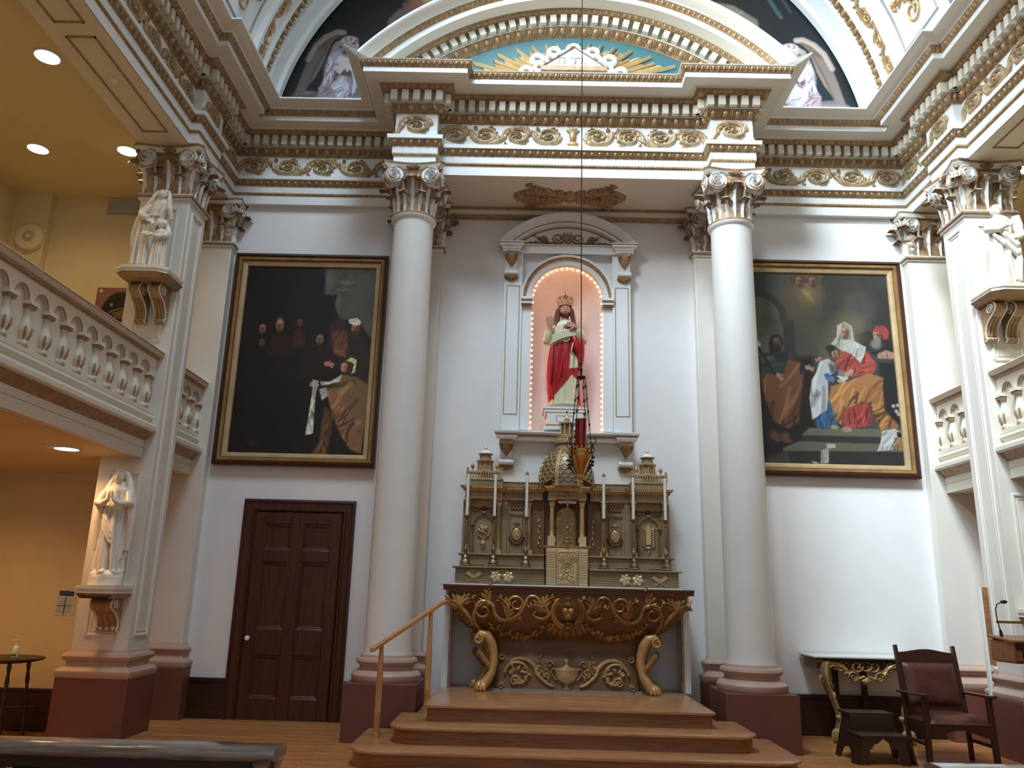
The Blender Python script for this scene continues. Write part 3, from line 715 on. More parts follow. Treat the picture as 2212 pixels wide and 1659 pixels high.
pilaster(1.74,2.32,-.14,'pilaster on the back wall half hidden behind the right round column')
pilaster(4.66,5.28,-.14,'sunlit pilaster in the right corner beside the bright painting')
def pier(sx,y0,y1,label):
    x0,x1=sorted((sx*4.70,sx*5.31)); cx=(x0+x1)/2; cy=(y0+y1)/2
    r=empty('pier',(cx,cy,-.2),label,'pier','square piers of the nave')
    mb=MB(); sqbase(mb,x0,x1,y0,y1); mb.build('base',r,bevel=.006)
    mb=MB(); mb.box(x0,x1,y0,y1,.86,6.12,'pier'); sh=mb.build('shaft',r,bevel=.01)
    mb=MB()
    for (z0,z1) in ((1.02,2.75),(4.3,5.98)):
        panel_frame(mb,lambda u,v,h:(x0+.14+u,y0-h,z0+v),x1-x0-.28,z1-z0)
    xi=x1 if sx<0 else x0; sg=-sx
    panel_frame(mb,lambda u,v,h:(xi+sg*h,(y0+.11+u) if sx<0 else (y1-.11-u),1.02+v),(y1-y0)-.22,4.96)
    mb.build('panel_moulding',sh)
    mb=MB(); astr(mb,x0,x1,y0,y1,6.10,True); mb.build('astragal',r)
    capital(cx,cy,.295,(y1-y0)/2-.01,6.17,6.80,(.43,.40),False,r,('f','l','r','b'))
    return r
pier(-1,-1.50,-.99,'cream square pier on the left carrying two white statues')
pier(1,-1.50,-.99,'overexposed sunlit square pier on the right carrying a white statue')
# ================================================================ NICHE SURROUND, LIGHTS, STATUE
ns=empty('niche_surround',(0,-.001,3.1),'white arched niche surround with gilded segmental pediment, brackets and sill','niche surround')
def mirrored(fn): return lambda u,v,h:(lambda q:(-q[0],q[1],q[2]))(fn(u,v,h))
for s_ in (-1,1):
    mb=MB(); a,b=sorted((s_*.617,s_*.866)); mb.box(a,b,-.09,-.001,3.60,6.12,'white'); a,b=sorted((s_*.49,s_*.617)); mb.box(a,b,-.05,-.001,3.64,5.37,'white')
    p=mb.build('pilaster_strip',ns,bevel=.006)
    mb=MB(); fn=lambda u,v,h:(s_*(.655+u),-.09-h,3.84+v)
    for P in ([(0,0),(.175,0)],[(.175,0),(.175,1.8)],[(.175,1.8),(0,1.8)],[(0,1.8),(0,0)]): stroke(mb,P,.012,.006,fn,'tan',nc=4)
    mb.build('panel_line',p)
    mb=MB()
    for (z0,z1,pp,m) in ((5.365,5.385,.10,'tan'),(5.385,5.42,.12,'white'),(5.42,5.44,.13,'tan'),(5.44,5.475,.14,'white')):
        a,b=sorted((s_*.475,s_*(.617+pp*.1))); mb.box(a,b,-pp,-.001,z0,z1,m)
    mb.build('impost',ns)
def bracket(name,cx,z0,z1,w,depth,parent,y0=-.09):
    # scrolled console: gilt acanthus above, white roll, gilt drop below
    H=z1-z0; mb=MB(); prof=[]
    for i in range(15):
        t=i/14; d=depth*(.22+.78*(.5+.5*math.cos(PI*min(1,(1-t)*1.15)))) if t>.0 else depth*.2
        prof.append((z0+H*(.22+.78*t),d))
    v=[];n=len(prof)
    for z,d in prof: v+=[(cx-w*.36,y0,z),(cx-w*.36,y0-d,z),(cx+w*.36,y0-d,z),(cx+w*.36,y0,z)]
    mb.add(v,[(j*4+i,j*4+i+1,(j+1)*4+i+1,(j+1)*4+i) for j in range(n-1) for i in range(3)]+[(0,3,2,1)],'white')
    o=mb.build(name,parent)
    g=MB()
    def fr(u,v_,h):
        z=z0+v_; t=min(1,max(0,(z-z0-H*.22)/(H*.78))); d=depth*(.22+.78*(.5+.5*math.cos(PI*min(1,(1-t)*1.15))))
        return (cx+u,y0-d-h,z)
    for k in range(7):
        a=-PI/2-(k-3)*.04; leafstroke(g,(k-3)*w*.115,H*.98,a,H*.52*(1-.13*abs(k-3)),w*.17,.03,fr,'gold',curl=(k-3)*.05)
    for k in (-1,1): stroke(g,spiral(k*w*.30,H*.80,w*.12,w*.04,PI/2,1.2*k,14),w*.06,.04,fr,'tan')
    tube(g,[(cx-w*.42,y0-depth*.30,z0+H*.30),(cx+w*.42,y0-depth*.30,z0+H*.30)],.035*w/.2,'white',10)
    fb=lambda u,v_,h:(cx+u,y0-.01-h,z0+v_)
    for k in range(7): leafstroke(g,(k-3)*w*.10,H*.24,-PI/2+(k-3)*.12,H*.22*(1-.13*abs(k-3)),w*.15,.05,fb,'gold')
    g.build('gilded_leaf',o); return o
for s_ in (-1,1):
    bracket('bracket',s_*.775,5.69,6.125,.22,.10,ns)
    bracket('bracket',s_*.775,3.09,3.49,.22,.18,ns,-.002)
mb=MB()
def hmould(mb,x0,x1,prof,y0=0):
    # prof: (z,p,mat above) swept along x with returns
    for k in range(len(prof)-1):
        z0,p0,m=prof[k];z1,p1,_=prof[k+1]
        A=[(x0-p0,y0,z0),(x0-p0,y0-p0,z0),(x1+p0,y0-p0,z0),(x1+p0,y0,z0)]; B=[(x0-p1,y0,z1),(x0-p1,y0-p1,z1),(x1+p1,y0-p1,z1),(x1+p1,y0,z1)]
        mb.add(A+B,[(i,i+1,i+5,i+4) for i in range(3)],m)
    z,p,m=prof[-1]; mb.add([(x0-p,y0,z),(x0-p,y0-p,z),(x1+p,y0-p,z),(x1+p,y0,z)],[(0,1,2,3)],m)
    z,p,m=prof[0]; mb.add([(x0-p,y0,z),(x0-p,y0-p,z),(x1+p,y0-p,z),(x1+p,y0,z)],[(3,2,1,0)],m)
ep=[(6.12,.02,'white'),(6.15,.02,'tan'),(6.155,.03,'white'),(6.19,.05,'white'),(6.20,.09,'white'),(6.225,.095,'tan'),(6.235,.115,'white'),(6.25,.12,'white')]
hmould(mb,-.60,.60,[(z,p*.6,m) for z,p,m in ep],-.06)
for s_ in (-1,1): a,b=sorted((s_*.665,s_*.885)); hmould(mb,a,b,[(z,p*.6,m) for z,p,m in ep],-.16)
mb.box(-.86,.86,-.12,-.001,6.12,6.25,'white')
mb.build('entablature',ns)
mb=MB(); pc=5.475
pr_=[(1.03,.06,'white'),(1.045,.062,'gold'),(1.055,.075,'gold'),(1.065,.08,'white'),(1.075,.125,'white'),(1.11,.13,'gold'),(1.12,.145,'white'),(1.16,.165,'white'),(1.20,.20,'white'),(1.23,.205,'white'),(1.235,0,'white')]
aL=.905; NA=40; v=[];f=[];mm=[];K=len(pr_)
for i in range(NA+1):
    a=-aL+2*aL*i/NA
    for r,p,_ in pr_: v.append((r*math.sin(a),-p,max(pc+r*math.cos(a),6.245)))
for i in range(NA):
    for k in range(K-1): f.append((i*K+k,(i+1)*K+k,(i+1)*K+k+1,i*K+k+1)); mm.append(pr_[k][2])
mb.addm(v,f,mm)
for i in (0,NA): mb.add([v[i*K+k] for k in range(K)],[tuple(range(K))],'white')
pp=mb.build('pediment',ns)
mb=MB(); mb.add([(r*1.05*math.sin(a),-.055,pc+1.05*math.cos(a)) for r in (1,) for a in [-.70+1.4*i/24 for i in range(25)]],[tuple(range(25))],'white'); mb.build('tympanum',pp)
g=MB(); f0=planeY(0,6.27,-.056)
for s_ in (-1,1):
    ff=lambda u,v,h,s_=s_:f0(s_*u,v,h)
    stroke(g,spiral(.14,.10,.085,.02,PI,1.5,24),tap(24,.03,.018),.03,ff,'paint_gold'); acanthus(g,.24,.03,.25,.28,.045,.03,ff,'paint_gold',curl=.5,lobes=4)
    stroke(g,spiral(.34,.07,.06,.02,PI,-1.3,18),.022,.03,ff,'paint_gold'); acanthus(g,.40,.03,.05,.22,.035,.025,ff,'paint_gold',curl=-.3,lobes=3); stroke(g,[(.02,.02),(.1,.01),(.2,.03),(.3,.02),(.45,.02)],.02,.02,ff,'paint_gold')
for k in range(5): leafstroke(g,0,.03,PI/2+(k-2)*.35,.17,.04,.04,f0,'paint_gold')
g.build('scroll_ornament',pp)
mb=MB(); pr_=[(.495,.05,'white'),(.56,.055,'white'),(.565,.07,'gold'),(.60,.085,'gold'),(.605,.10,'white'),(.637,.105,'white'),(.64,.0,'white')]; K=len(pr_); v=[];f=[];mm=[];NA=36
for i in range(NA+1):
    a=PI*i/NA
    for r,p,_ in pr_: v.append((r*math.cos(a),-p,5.475+r*math.sin(a)))
for i in range(NA):
    for k in range(K-1): f.append((i*K+k,(i+1)*K+k,(i+1)*K+k+1,i*K+k+1)); mm.append(pr_[k][2])
mb.addm(v,f,mm)
arch=mb.build('archivolt',ns)
g=MB(); leafband(g,PI*.58,.035,lambda u,v,h:((.565+v)*math.cos(u/.58),-.078-h,5.475+(.565+v)*math.sin(u/.58)),'gold',.035,.008); g.build('bead_moulding',arch)
mb=MB(); sp=[(3.485,.02,'white'),(3.51,.05,'white'),(3.535,.07,'tan'),(3.56,.10,'white'),(3.585,.12,'white'),(3.60,.12,'white')]
hmould(mb,-.62,.62,sp,-.06); 
for s_ in (-1,1): a,b=sorted((s_*.665,s_*.885)); hmould(mb,a,b,[(z,p*.45,m) for z,p,m in sp],-.20)
mb.box(-.86,.86,-.12,-.001,3.49,3.599,'white'); mb.build('sill',ns)
# string of bulbs
ls=empty('light_string',(0,.012,3.66),'string of small warm bulbs outlining the lit niche','light string')
bp=[]
for k in range(22):
    z=3.68+k*.0765
    bp+=[(-.468,z),(.468,z)]
for k in range(1,20): a=PI*k/20; bp.append((.468*math.cos(a),5.475+.468*math.sin(a)))
bp+=[(-.468,5.44),(.468,5.44)]
wire=MB(); 
path=[(-.484,.012,3.66)]+[(-.484,.012,5.47)]+[(.484*math.cos(PI-PI*k/24),.012,5.475+.484*math.sin(PI*k/24)) for k in range(1,24)]+[(.484,.012,5.47),(.484,.012,3.66)]
tube(wire,path,.004,'white',6); wire.build('cable',ls)
bm_=MB(); ell(bm_,(0,0,0),(.0095,.0095,.011),'bulb',8,6); b0=bm_.build('bulb',ls); b0.matrix_parent_inverse=Matrix.Identity(4)
for i,(x,z) in enumerate(bp):
    o=b0 if i==0 else b0.copy()
    if i: COL.objects.link(o); o.parent=ls
    o.location=(x,-.0,z-3.66)
# pedestal
pd=MB(); 
for (z0,z1,h,m) in ((3.645,3.69,.275,'white'),(3.69,3.71,.255,'tan'),(3.71,3.86,.235,'white'),(3.86,3.875,.25,'tan'),(3.875,3.905,.27,'white'),(3.905,3.92,.285,'tan'),(3.92,3.945,.30,'white')): pd.box(-.02-h,-.02+h,-.12,.30,z0,z1,m)
f0=planeY(-.13,3.745,-.12)
for P in ([(0,0),(.22,0)],[(.22,0),(.22,.08)],[(.22,.08),(0,.08)],[(0,.08),(0,0)]): stroke(pd,P,.01,.004,f0,'grey_line',nc=4)
o=pd.build('statue_pedestal',bevel=.003); tag(o,'white moulded pedestal under the crowned statue in the niche','pedestal')
# ---- figure helpers
def loft(mb,rings,m,n=56,folds=(),fcol=None,capends=True):
    # rings: (z,cx,cy,rx,ry,amp)
    v=[];K=len(rings)
    for z,cx,cy,rx,ry,am in rings:
        for i in range(n):
            t=2*PI*i/n; d=sum(w*math.cos(k*t+ph+zz*z) for k,w,ph,zz in folds)*am
            v.append((cx+(rx+d)*math.cos(t),cy+(ry+d)*math.sin(t),z))
    f=[(j*n+i,j*n+(i+1)%n,(j+1)*n+(i+1)%n,(j+1)*n+i) for j in range(K-1) for i in range(n)]
    if capends: f+=[tuple(reversed(range(n))),tuple((K-1)*n+i for i in range(n))]
    if fcol:
        mm=[]
        for q in f: c=[sum(v[i][a] for i in q)/len(q) for a in range(3)]; mm.append(fcol(*c))
        return mb.addm(v,f,mm)
    return mb.add(v,f,m)
def interp_rings(R,k=5):
    out=[]
    for a,b in zip(R,R[1:]):
        for i in range(k): t=i/k; t=t; out.append(tuple(a[j]+(b[j]-a[j])*t for j in range(6)))
    out.append(R[-1]); return out
def head(mb,c,h,yaw=0,tilt=0,m='skin',feat=None,beard=False,n=30):
    # h = face height chin to crown; faces -y
    M=Matrix.Rotation(yaw,3,'Z')@Matrix.Rotation(tilt,3,'X'); c=Vector(c); rx,ry,rz=h*.36,h*.43,h*.50
    G=lambda x,z,x0,z0,sx,sz:math.exp(-((x-x0)/sx)**2-((z-z0)/sz)**2)
    v=[];f=[];mm=[];nu,nv=n*2,n
    for j in range(nv+1):
        ph=PI*j/nv
        for i in range(nu):
            t=2*PI*i/nu; X,Y,Z=math.sin(ph)*math.sin(t),-math.sin(ph)*math.cos(t),math.cos(ph)
            jaw=1-.22*max(0,-Z)**1.3
            x,y,z=X*jaw,Y,Z
            if Y<0:
                d=.20*G(x,z,0,-.12,.11,.16)+.10*G(x,z,0,.08,.07,.25)-.10*G(abs(x),z,.36,.10,.16,.11)+.05*G(abs(x),z,.36,.10,.09,.05)+.05*G(abs(x),z,.35,.30,.25,.07)
                d+=.06*G(x,z,0,-.42,.22,.05)+.05*G(x,z,0,-.52,.17,.05)-.05*G(x,z,0,-.47,.2,.025)+.10*G(x,z,0,-.78,.25,.16)+.04*G(abs(x),z,.5,-.15,.2,.2)
                y-=d
            if beard and Y<.2 and z<-.30: y*=1.0+.12*min(1,(-.3-z)*3); x*=1.04
            v.append(tuple(c+M@Vector((x*rx,y*ry,z*rz))))
    for j in range(nv):
        for i in range(nu):
            f.append((j*nu+i,(j+1)*nu+i,(j+1)*nu+(i+1)%nu,j*nu+(i+1)%nu))
            ph=PI*(j+.5)/nv; t=2*PI*(i+.5)/nu; x,Y,z=math.sin(ph)*math.sin(t),-math.sin(ph)*math.cos(t),math.cos(ph)
            q=m
            if feat and Y<0:
                if abs(abs(x)-.34)<.11 and abs(z-.09)<.035: q='eye'
                if abs(abs(x)-.36)<.2 and abs(z-.25+.2*abs(abs(x)-.3))<.022: q='hair'
                if beard and (z<-.54 or (abs(z+.37)<.05 and abs(x)<.3) or (z<-.30 and abs(x)>.42)) : q='hair'
                if abs(z+.47)<.05 and abs(x)<.2: q='robe_red' if 0 else 'skin'
            mm.append(q)
    mb.addm(v,f,mm)
    for s_ in (-1,1): ell(mb,tuple(c+M@Vector((s_*rx*.98,0,0))),(h*.035,h*.06,h*.10),m,8,6,M)
def hand(mb,wrist,direc,palm_n,size,m,curl=.3,side=1,spread=.12):
    # wrist->fingers along direc; palm_n = outward normal of the palm; side: thumb side
    d=Vector(direc).normalized(); n_=Vector(palm_n); n_=(n_-d*n_.dot(d)).normalized(); s_=d.cross(n_)*side; w=Vector(wrist)
    pc=w+d*size*.27
    for k in range(4):
        o=(k-1.5)*size*.13
        cap(mb,w+s_*o*.7+d*size*.05,w+s_*o+d*size*.48,size*.085,size*.075,m,8)
    L=(.36,.44,.41,.31)
    for k in range(4):
        o=(k-1.5)*size*.135; b=w+s_*o+d*size*.48; ll=L[k]*size; ddir=(d+s_*spread*(k-1.5)*.8).normalized(); p=b; cur=0
        for q,fr in enumerate((.45,.32,.27)):
            cur+=curl*(.7+.15*k); dd=(ddir*math.cos(cur)+n_*math.sin(cur)).normalized(); e=p+dd*ll*fr; cap(mb,p,e,size*(.066-.007*q),size*(.060-.008*q),m,8); p=e
    b=w+s_*(-size*.24)+d*size*.14; dd=(d*.75-s_*.65+n_*.25).normalized()
    cap(mb,w+d*size*.08-s_*size*.08,b,size*.085,size*.08,m,8); e=b+dd*size*.20; cap(mb,b,e,size*.075,size*.066,m,8); cap(mb,e,e+(dd+d*.5).normalized()*size*.17,size*.064,size*.05,m,8)
def poly_in(P,x,y):
    r=False;j=len(P)-1
    for i in range(len(P)):
        if (P[i][1]>y)!=(P[j][1]>y) and x<(P[j][0]-P[i][0])*(y-P[i][1])/(P[j][1]-P[i][1])+P[i][0]: r=not r
        j=i
    return r
# ---- the crowned statue
SX,SY,SZ=-.02,.06,3.965
st=empty('crowned_statue',(SX,SY,3.945),'crowned bearded statue in cream tunic and red mantle, one hand raised, inside the lit niche','statue')
T=lambda x,y,z:(SX+x,SY+y,SZ+z)
mb=MB(); loft(mb,[(SZ-.02,SX,SY,.235,.17,0),(SZ,SX,SY,.225,.165,0),(SZ+.035,SX,SY,.215,.16,0)],'grey_line',32); mb.build('base',st)
px=lambda X,Y:((X-395)/816,(1500-Y)/816)
A_low=[px(*p) for p in ((470,1150),(440,1200),(250,1430),(190,1510),(540,1510),(520,1400),(545,1330),(520,1190))]
A_mid=[px(*p) for p in ((455,890),(520,930),(580,970),(560,1040),(445,1075))]
A_gold=[px(*p) for p in ((500,640),(512,640),(470,880),(560,950),(575,975),(565,985),(515,945),(448,890))]
def robecol(x,y,z):
    X,Z=x-SX,z-SZ
    if y>SY+.02: return 'robe_red'
    if poly_in(A_gold,X,Z): return 'pale_gold'
    if poly_in(A_low,X,Z) or poly_in(A_mid,X,Z): return 'robe_cream'
    # gold hem beside the cream
    for P in (A_low,A_mid):
        for dx,dz in ((-.010,.006),(.010,.005),(0,.012)):
            if poly_in(P,X+dx*-1,Z-dz): return 'pale_gold'
    if Z>.84+.36*(X+.21): return 'robe_cream'
    return 'robe_red'
R=[(0.02,0,0,.205,.145,1),(.06,0,0,.20,.14,1.2),(.25,-.01,0,.205,.14,1.2),(.45,-.015,0,.21,.14,1),(.65,-.01,0,.215,.14,.9),(.80,0,0,.205,.135,.6),(.95,0,0,.175,.125,.4),(1.06,0,0,.18,.12,.35),(1.15,0,0,.165,.10,.25),(1.20,0,0,.11,.085,.1),(1.235,0,0,.06,.06,0)]
mb=MB(); loft(mb,[(SZ+z,SX+a,SY+b,c,d,e*.010) for z,a,b,c,d,e in interp_rings(R,22)],None,260,folds=((7,.9,.3,2),(12,.7,1.1,-3),(19,.5,0,4)),fcol=robecol)
mb.build('robe',st,angle=80)
mb=MB()
# diagonal gathered sash and folds of the mantle
def zb(x): return .845+.36*(x+.21)
for k in range(4):
    pts=[]
    for i in range(14):
        t=i/13; x=-.215+.37*t; yy=-.135*math.sqrt(max(.05,1-(x/.25)**2))-.018; pts.append(T(x,yy,zb(x)+.02+.028*k+.02*math.sin(PI*t)))
    tube(mb,pts,[.020]*14,'robe_cream',8,flat=1)
tube(mb,[T(.145,-.13,1.02),T(.12,-.145,.92),T(.085,-.15,.80),T(.08,-.15,.76)],[.012]*4,'pale_gold',8)
for (x0,x1,z0,z1,r) in ((.10,.19,1.02,.70,.05),(.20,.22,1.05,.62,.05),(.22,.20,.9,.5,.04),(-.17,-.20,.82,.3,.030),(-.10,-.16,.80,.10,.022),(-.02,-.10,.83,.2,.020)):
    tube(mb,[T(x0+(x1-x0)*t,-.105-.02*math.sin(PI*t),z0+(z1-z0)*t) for t in [i/8 for i in range(9)]],[r*.3+r*.7*math.sin(PI*(.15+.7*i/8)) for i in range(9)],'robe_red',10)
mb.build('mantle_folds',st)
mb=MB()
# sleeves (viewer's left arm raised, right hand on the chest)
tube(mb,[T(-.13,.0,1.14),T(-.20,-.01,1.02),T(-.235,-.04,.93),T(-.245,-.09,.91)],[.06,.07,.072,.055],'cuff',14)
tube(mb,[T(-.245,-.08,.91),T(-.235,-.12,.98),T(-.225,-.135,1.045)],[.058,.056,.046],'robe_cream',14)
tube(mb,[T(.13,.0,1.14),T(.20,.0,1.02),T(.225,-.05,.93),T(.22,-.11,.95)],[.06,.07,.07,.06],'robe_red',14)
tube(mb,[T(.215,-.09,.93),T(.20,-.15,1.0),T(.175,-.165,1.07)],[.058,.054,.044],'robe_cream',14)
for s_,k in ((-1,5),(1,5)):
    for q in range(k): tube(mb,[T(s_*(.02+.035*q*.6),-.118+.004*q,1.16-.01*q),T(s_*.05,-.14,1.06-.035*q),T(0,-.145,1.03-.035*q)],[.008]*3,'robe_cream',6)
mb.build('sleeves',st)
mb=MB(); head(mb,T(0,-.015,1.365),.215,feat=True,beard=True); tube(mb,[T(0,.01,1.18),T(0,0,1.24),T(0,0,1.30)],[.07,.052,.05],'skin',16)
tube(mb,[T(-.228,-.13,1.02),T(-.215,-.135,1.10)],[.034,.027],'skin',12); hand(mb,T(-.213,-.135,1.10),(-.05,-.05,1),(0,-1,.1),.155,'skin',curl=.10,side=-1,spread=.25)
tube(mb,[T(.18,-.165,1.06),T(.13,-.175,1.10)],[.034,.028],'skin',12); hand(mb,T(.13,-.175,1.105),(-1,-.05,.25),(0,.9,-.2),.15,'skin',curl=.22,side=-1)
mb.build('body',st,angle=70)
mb=MB()
ell(mb,T(0,.025,1.40),(.098,.105,.105),'hair',20,12)
for s_ in (-1,1):
    for q in range(5):
        tube(mb,[T(s_*(.055+.012*q),-.03+.03*q,1.43),T(s_*(.093+.004*q),-.03+.03*q,1.37),T(s_*(.090+.008*q),-.035+.03*q,1.29),T(s_*(.105+.008*q),-.03+.03*q,1.22),T(s_*(.125+.008*q),-.05+.03*q,1.16),T(s_*(.115+.01*q),-.075+.03*q,1.11)],[.02,.026,.026,.025,.022,.008],'hair',8)
mb.build('hair',st)
mb=MB()
lathe(mb,[(.092,SZ+1.44),(.095,SZ+1.44),(.097,SZ+1.475),(.093,SZ+1.475)],'pale_gold',(SX,SY-.01),28)
for k in range(8):
    a=2*PI*k/8+PI/8; c,s_=math.cos(a),math.sin(a)
    tube(mb,[T(.095*c,-.01+.095*s_,1.47),T(.118*c,-.01+.118*s_,1.53),T(.122*c,-.01+.122*s_,1.555),T(.085*c,-.01+.085*s_,1.575),T(.012*c,-.01,1.585)],[.013,.011,.010,.009,.007],'pale_gold',6)
    a+=PI/8; c,s_=math.cos(a),math.sin(a); tube(mb,[T(.096*c,-.01+.096*s_,1.47),T(.108*c,-.01+.108*s_,1.52)],[.012,.004],'pale_gold',6); ell(mb,T(.11*c,-.01+.11*s_,1.525),(.012,.012,.014),'ruby',8,6)
ell(mb,T(0,-.01,1.60),(.018,.018,.018),'ruby',10,7); mb.box(SX-.005,SX+.005,SY-.015,SY-.005,SZ+1.61,SZ+1.67,'pale_gold'); mb.box(SX-.022,SX+.022,SY-.015,SY-.005,SZ+1.638,SZ+1.648,'pale_gold')
mb.build('crown',st)
mb=MB(); f0=lambda u,v,h:T(.03+u,-.130-h,1.09+v)
poly_extrude(mb,[(.0,-.055),(.035,-.015),(.045,.015),(.03,.035),(.0,.02),(-.03,.035),(-.045,.015),(-.035,-.015)],f0,0,.03,'robe_red'); blob(mb,0,0,.03,.03,.045,f0,'robe_red'); leafstroke(mb,0,.025,PI/2,.04,.02,.03,f0,'pale_gold')
mb.build('heart',st)
# ================================================================ STEPS, ALTAR, RETABLE
sp_=empty('altar_steps',(0,-1.2,0),'three polished wooden altar steps with rounded front corners, below the altar','steps')
def step_plan(hx,y0,r,yb,bow=.0):
    P=[(-hx,yb)]
    for i in range(9): a=PI+PI/2*i/8; P.append((-hx+r+r*math.cos(a),y0+r+r*math.sin(a)))
    for i in range(9): a=-PI/2+PI/2*i/8; P.append((hx-r+r*math.cos(a),y0+r+r*math.sin(a)))
    P.append((hx,yb)); return P
for k,(hx,y0,yb,r,z0,z1) in enumerate(((2.09,-2.62,-1.38,.30,0,.16),(1.76,-2.30,-1.36,.24,.16,.32),(1.44,-1.97,-.002,.05,.32,.48))):
    P=step_plan(hx,y0,r,yb); Q=step_plan(hx-.035,y0+.035,max(.02,r-.035),yb); R_=step_plan(hx-.03,y0+.03,max(.02,r-.03),yb)
    c0=-.05 if k==2 else (-.03 if k==1 else -.03)
    sh=lambda L,z:[(x+c0,y,z) for x,y in L]; n=len(P)
    mb=MB(); 
    mb.add(sh(Q,z0)+sh(Q,z1-.03),[(i,(i+1)%n,(i+1)%n+n,i+n) for i in range(n)]+[tuple(range(n))],'riserwood'); mb.build('riser',sp_)
    mb=MB(); rows=[(Q,z1-.035),(P,z1-.028),(P,z1-.008),(R_,z1)]
    v=[];
    for L,z in rows: v+=sh(L,z)
    mb.add(v,[(j*n+i,j*n+(i+1)%n,(j+1)*n+(i+1)%n,(j+1)*n+i) for j in range(3) for i in range(n)]+[tuple(range(3*n,4*n)),tuple(reversed(range(n)))],'stepwood'); mb.build('tread',sp_)
# second step wraps back between the plinths
mb=MB(); mb.box(-1.62,1.52,-1.38,-.002,0,.32,'stepwood'); mb.build('inner_platform',sp_)
# ---- altar table
al=empty('altar_table',(0,-.4,.48),'carved bowl shaped altar table with gilt scrolls, garlands and claw legs on the top step','altar')
PF=[(.48,.86,-.60),(.60,.85,-.58),(.80,.84,-.56),(.93,.84,-.49),(1.02,.86,-.47),(1.08,.98,-.52),(1.17,1.18,-.62),(1.30,1.32,-.71),(1.42,1.385,-.75),(1.58,1.41,-.77)]
def pf(z):
    for a,b in zip(PF,PF[1:]):
        if z<=b[0]:
            t=max(0,(z-a[0])/(b[0]-a[0])); return a[1]+(b[1]-a[1])*t,a[2]+(b[2]-a[2])*t
    return PF[-1][1:]
mb=MB(); v=[];K=0
zs=[.48+1.10*i/40 for i in range(41)]
for z in zs:
    hx,y=pf(z); c=.10; v+=[(-hx,-.03,z),(-hx,y+c,z),(-hx+.3*c,y+.3*c,z),(-hx+c,y,z),(hx-c,y,z),(hx-.3*c,y+.3*c,z),(hx,y+c,z),(hx,-.03,z)]
f=[(j*8+i,j*8+i+1,(j+1)*8+i+1,(j+1)*8+i) for j in range(40) for i in range(7)]
mb.add(v,f+[tuple(range(8)),tuple(reversed(range(320,328)))],'altar_body'); body=mb.build('altar_body',al)
mb=MB(); hmould(mb,-1.40,1.40,[(1.575,.0,'altar_red'),(1.585,.04,'altar_red'),(1.63,.055,'altar_red'),(1.645,.055,'antique')],-.76); mb.box(-1.45,1.45,-.80,-.02,1.578,1.643,'altar_red'); mb.build('table_top',al)
mb=MB()
for s_ in (-1,1): a,b=sorted((s_*1.39,s_*1.46)); mb.box(a,b,-.45,-.005,.481,1.577,'white'); a,b=sorted((s_*1.36,s_*1.39)); mb.box(a,b,-.452,-.40,.481,1.577,'tan')
mb.box(-1.36,1.36,-.02,-.003,.481,1.577,'white'); mb.build('backing_box',al)
AF=lambda u,v,h:(u,pf(v)[1]-h,v)
g=MB()
def both(F,fn):
    for s_ in (-1,1): F(lambda u,v,h,s_=s_:fn(s_*u,v,h))
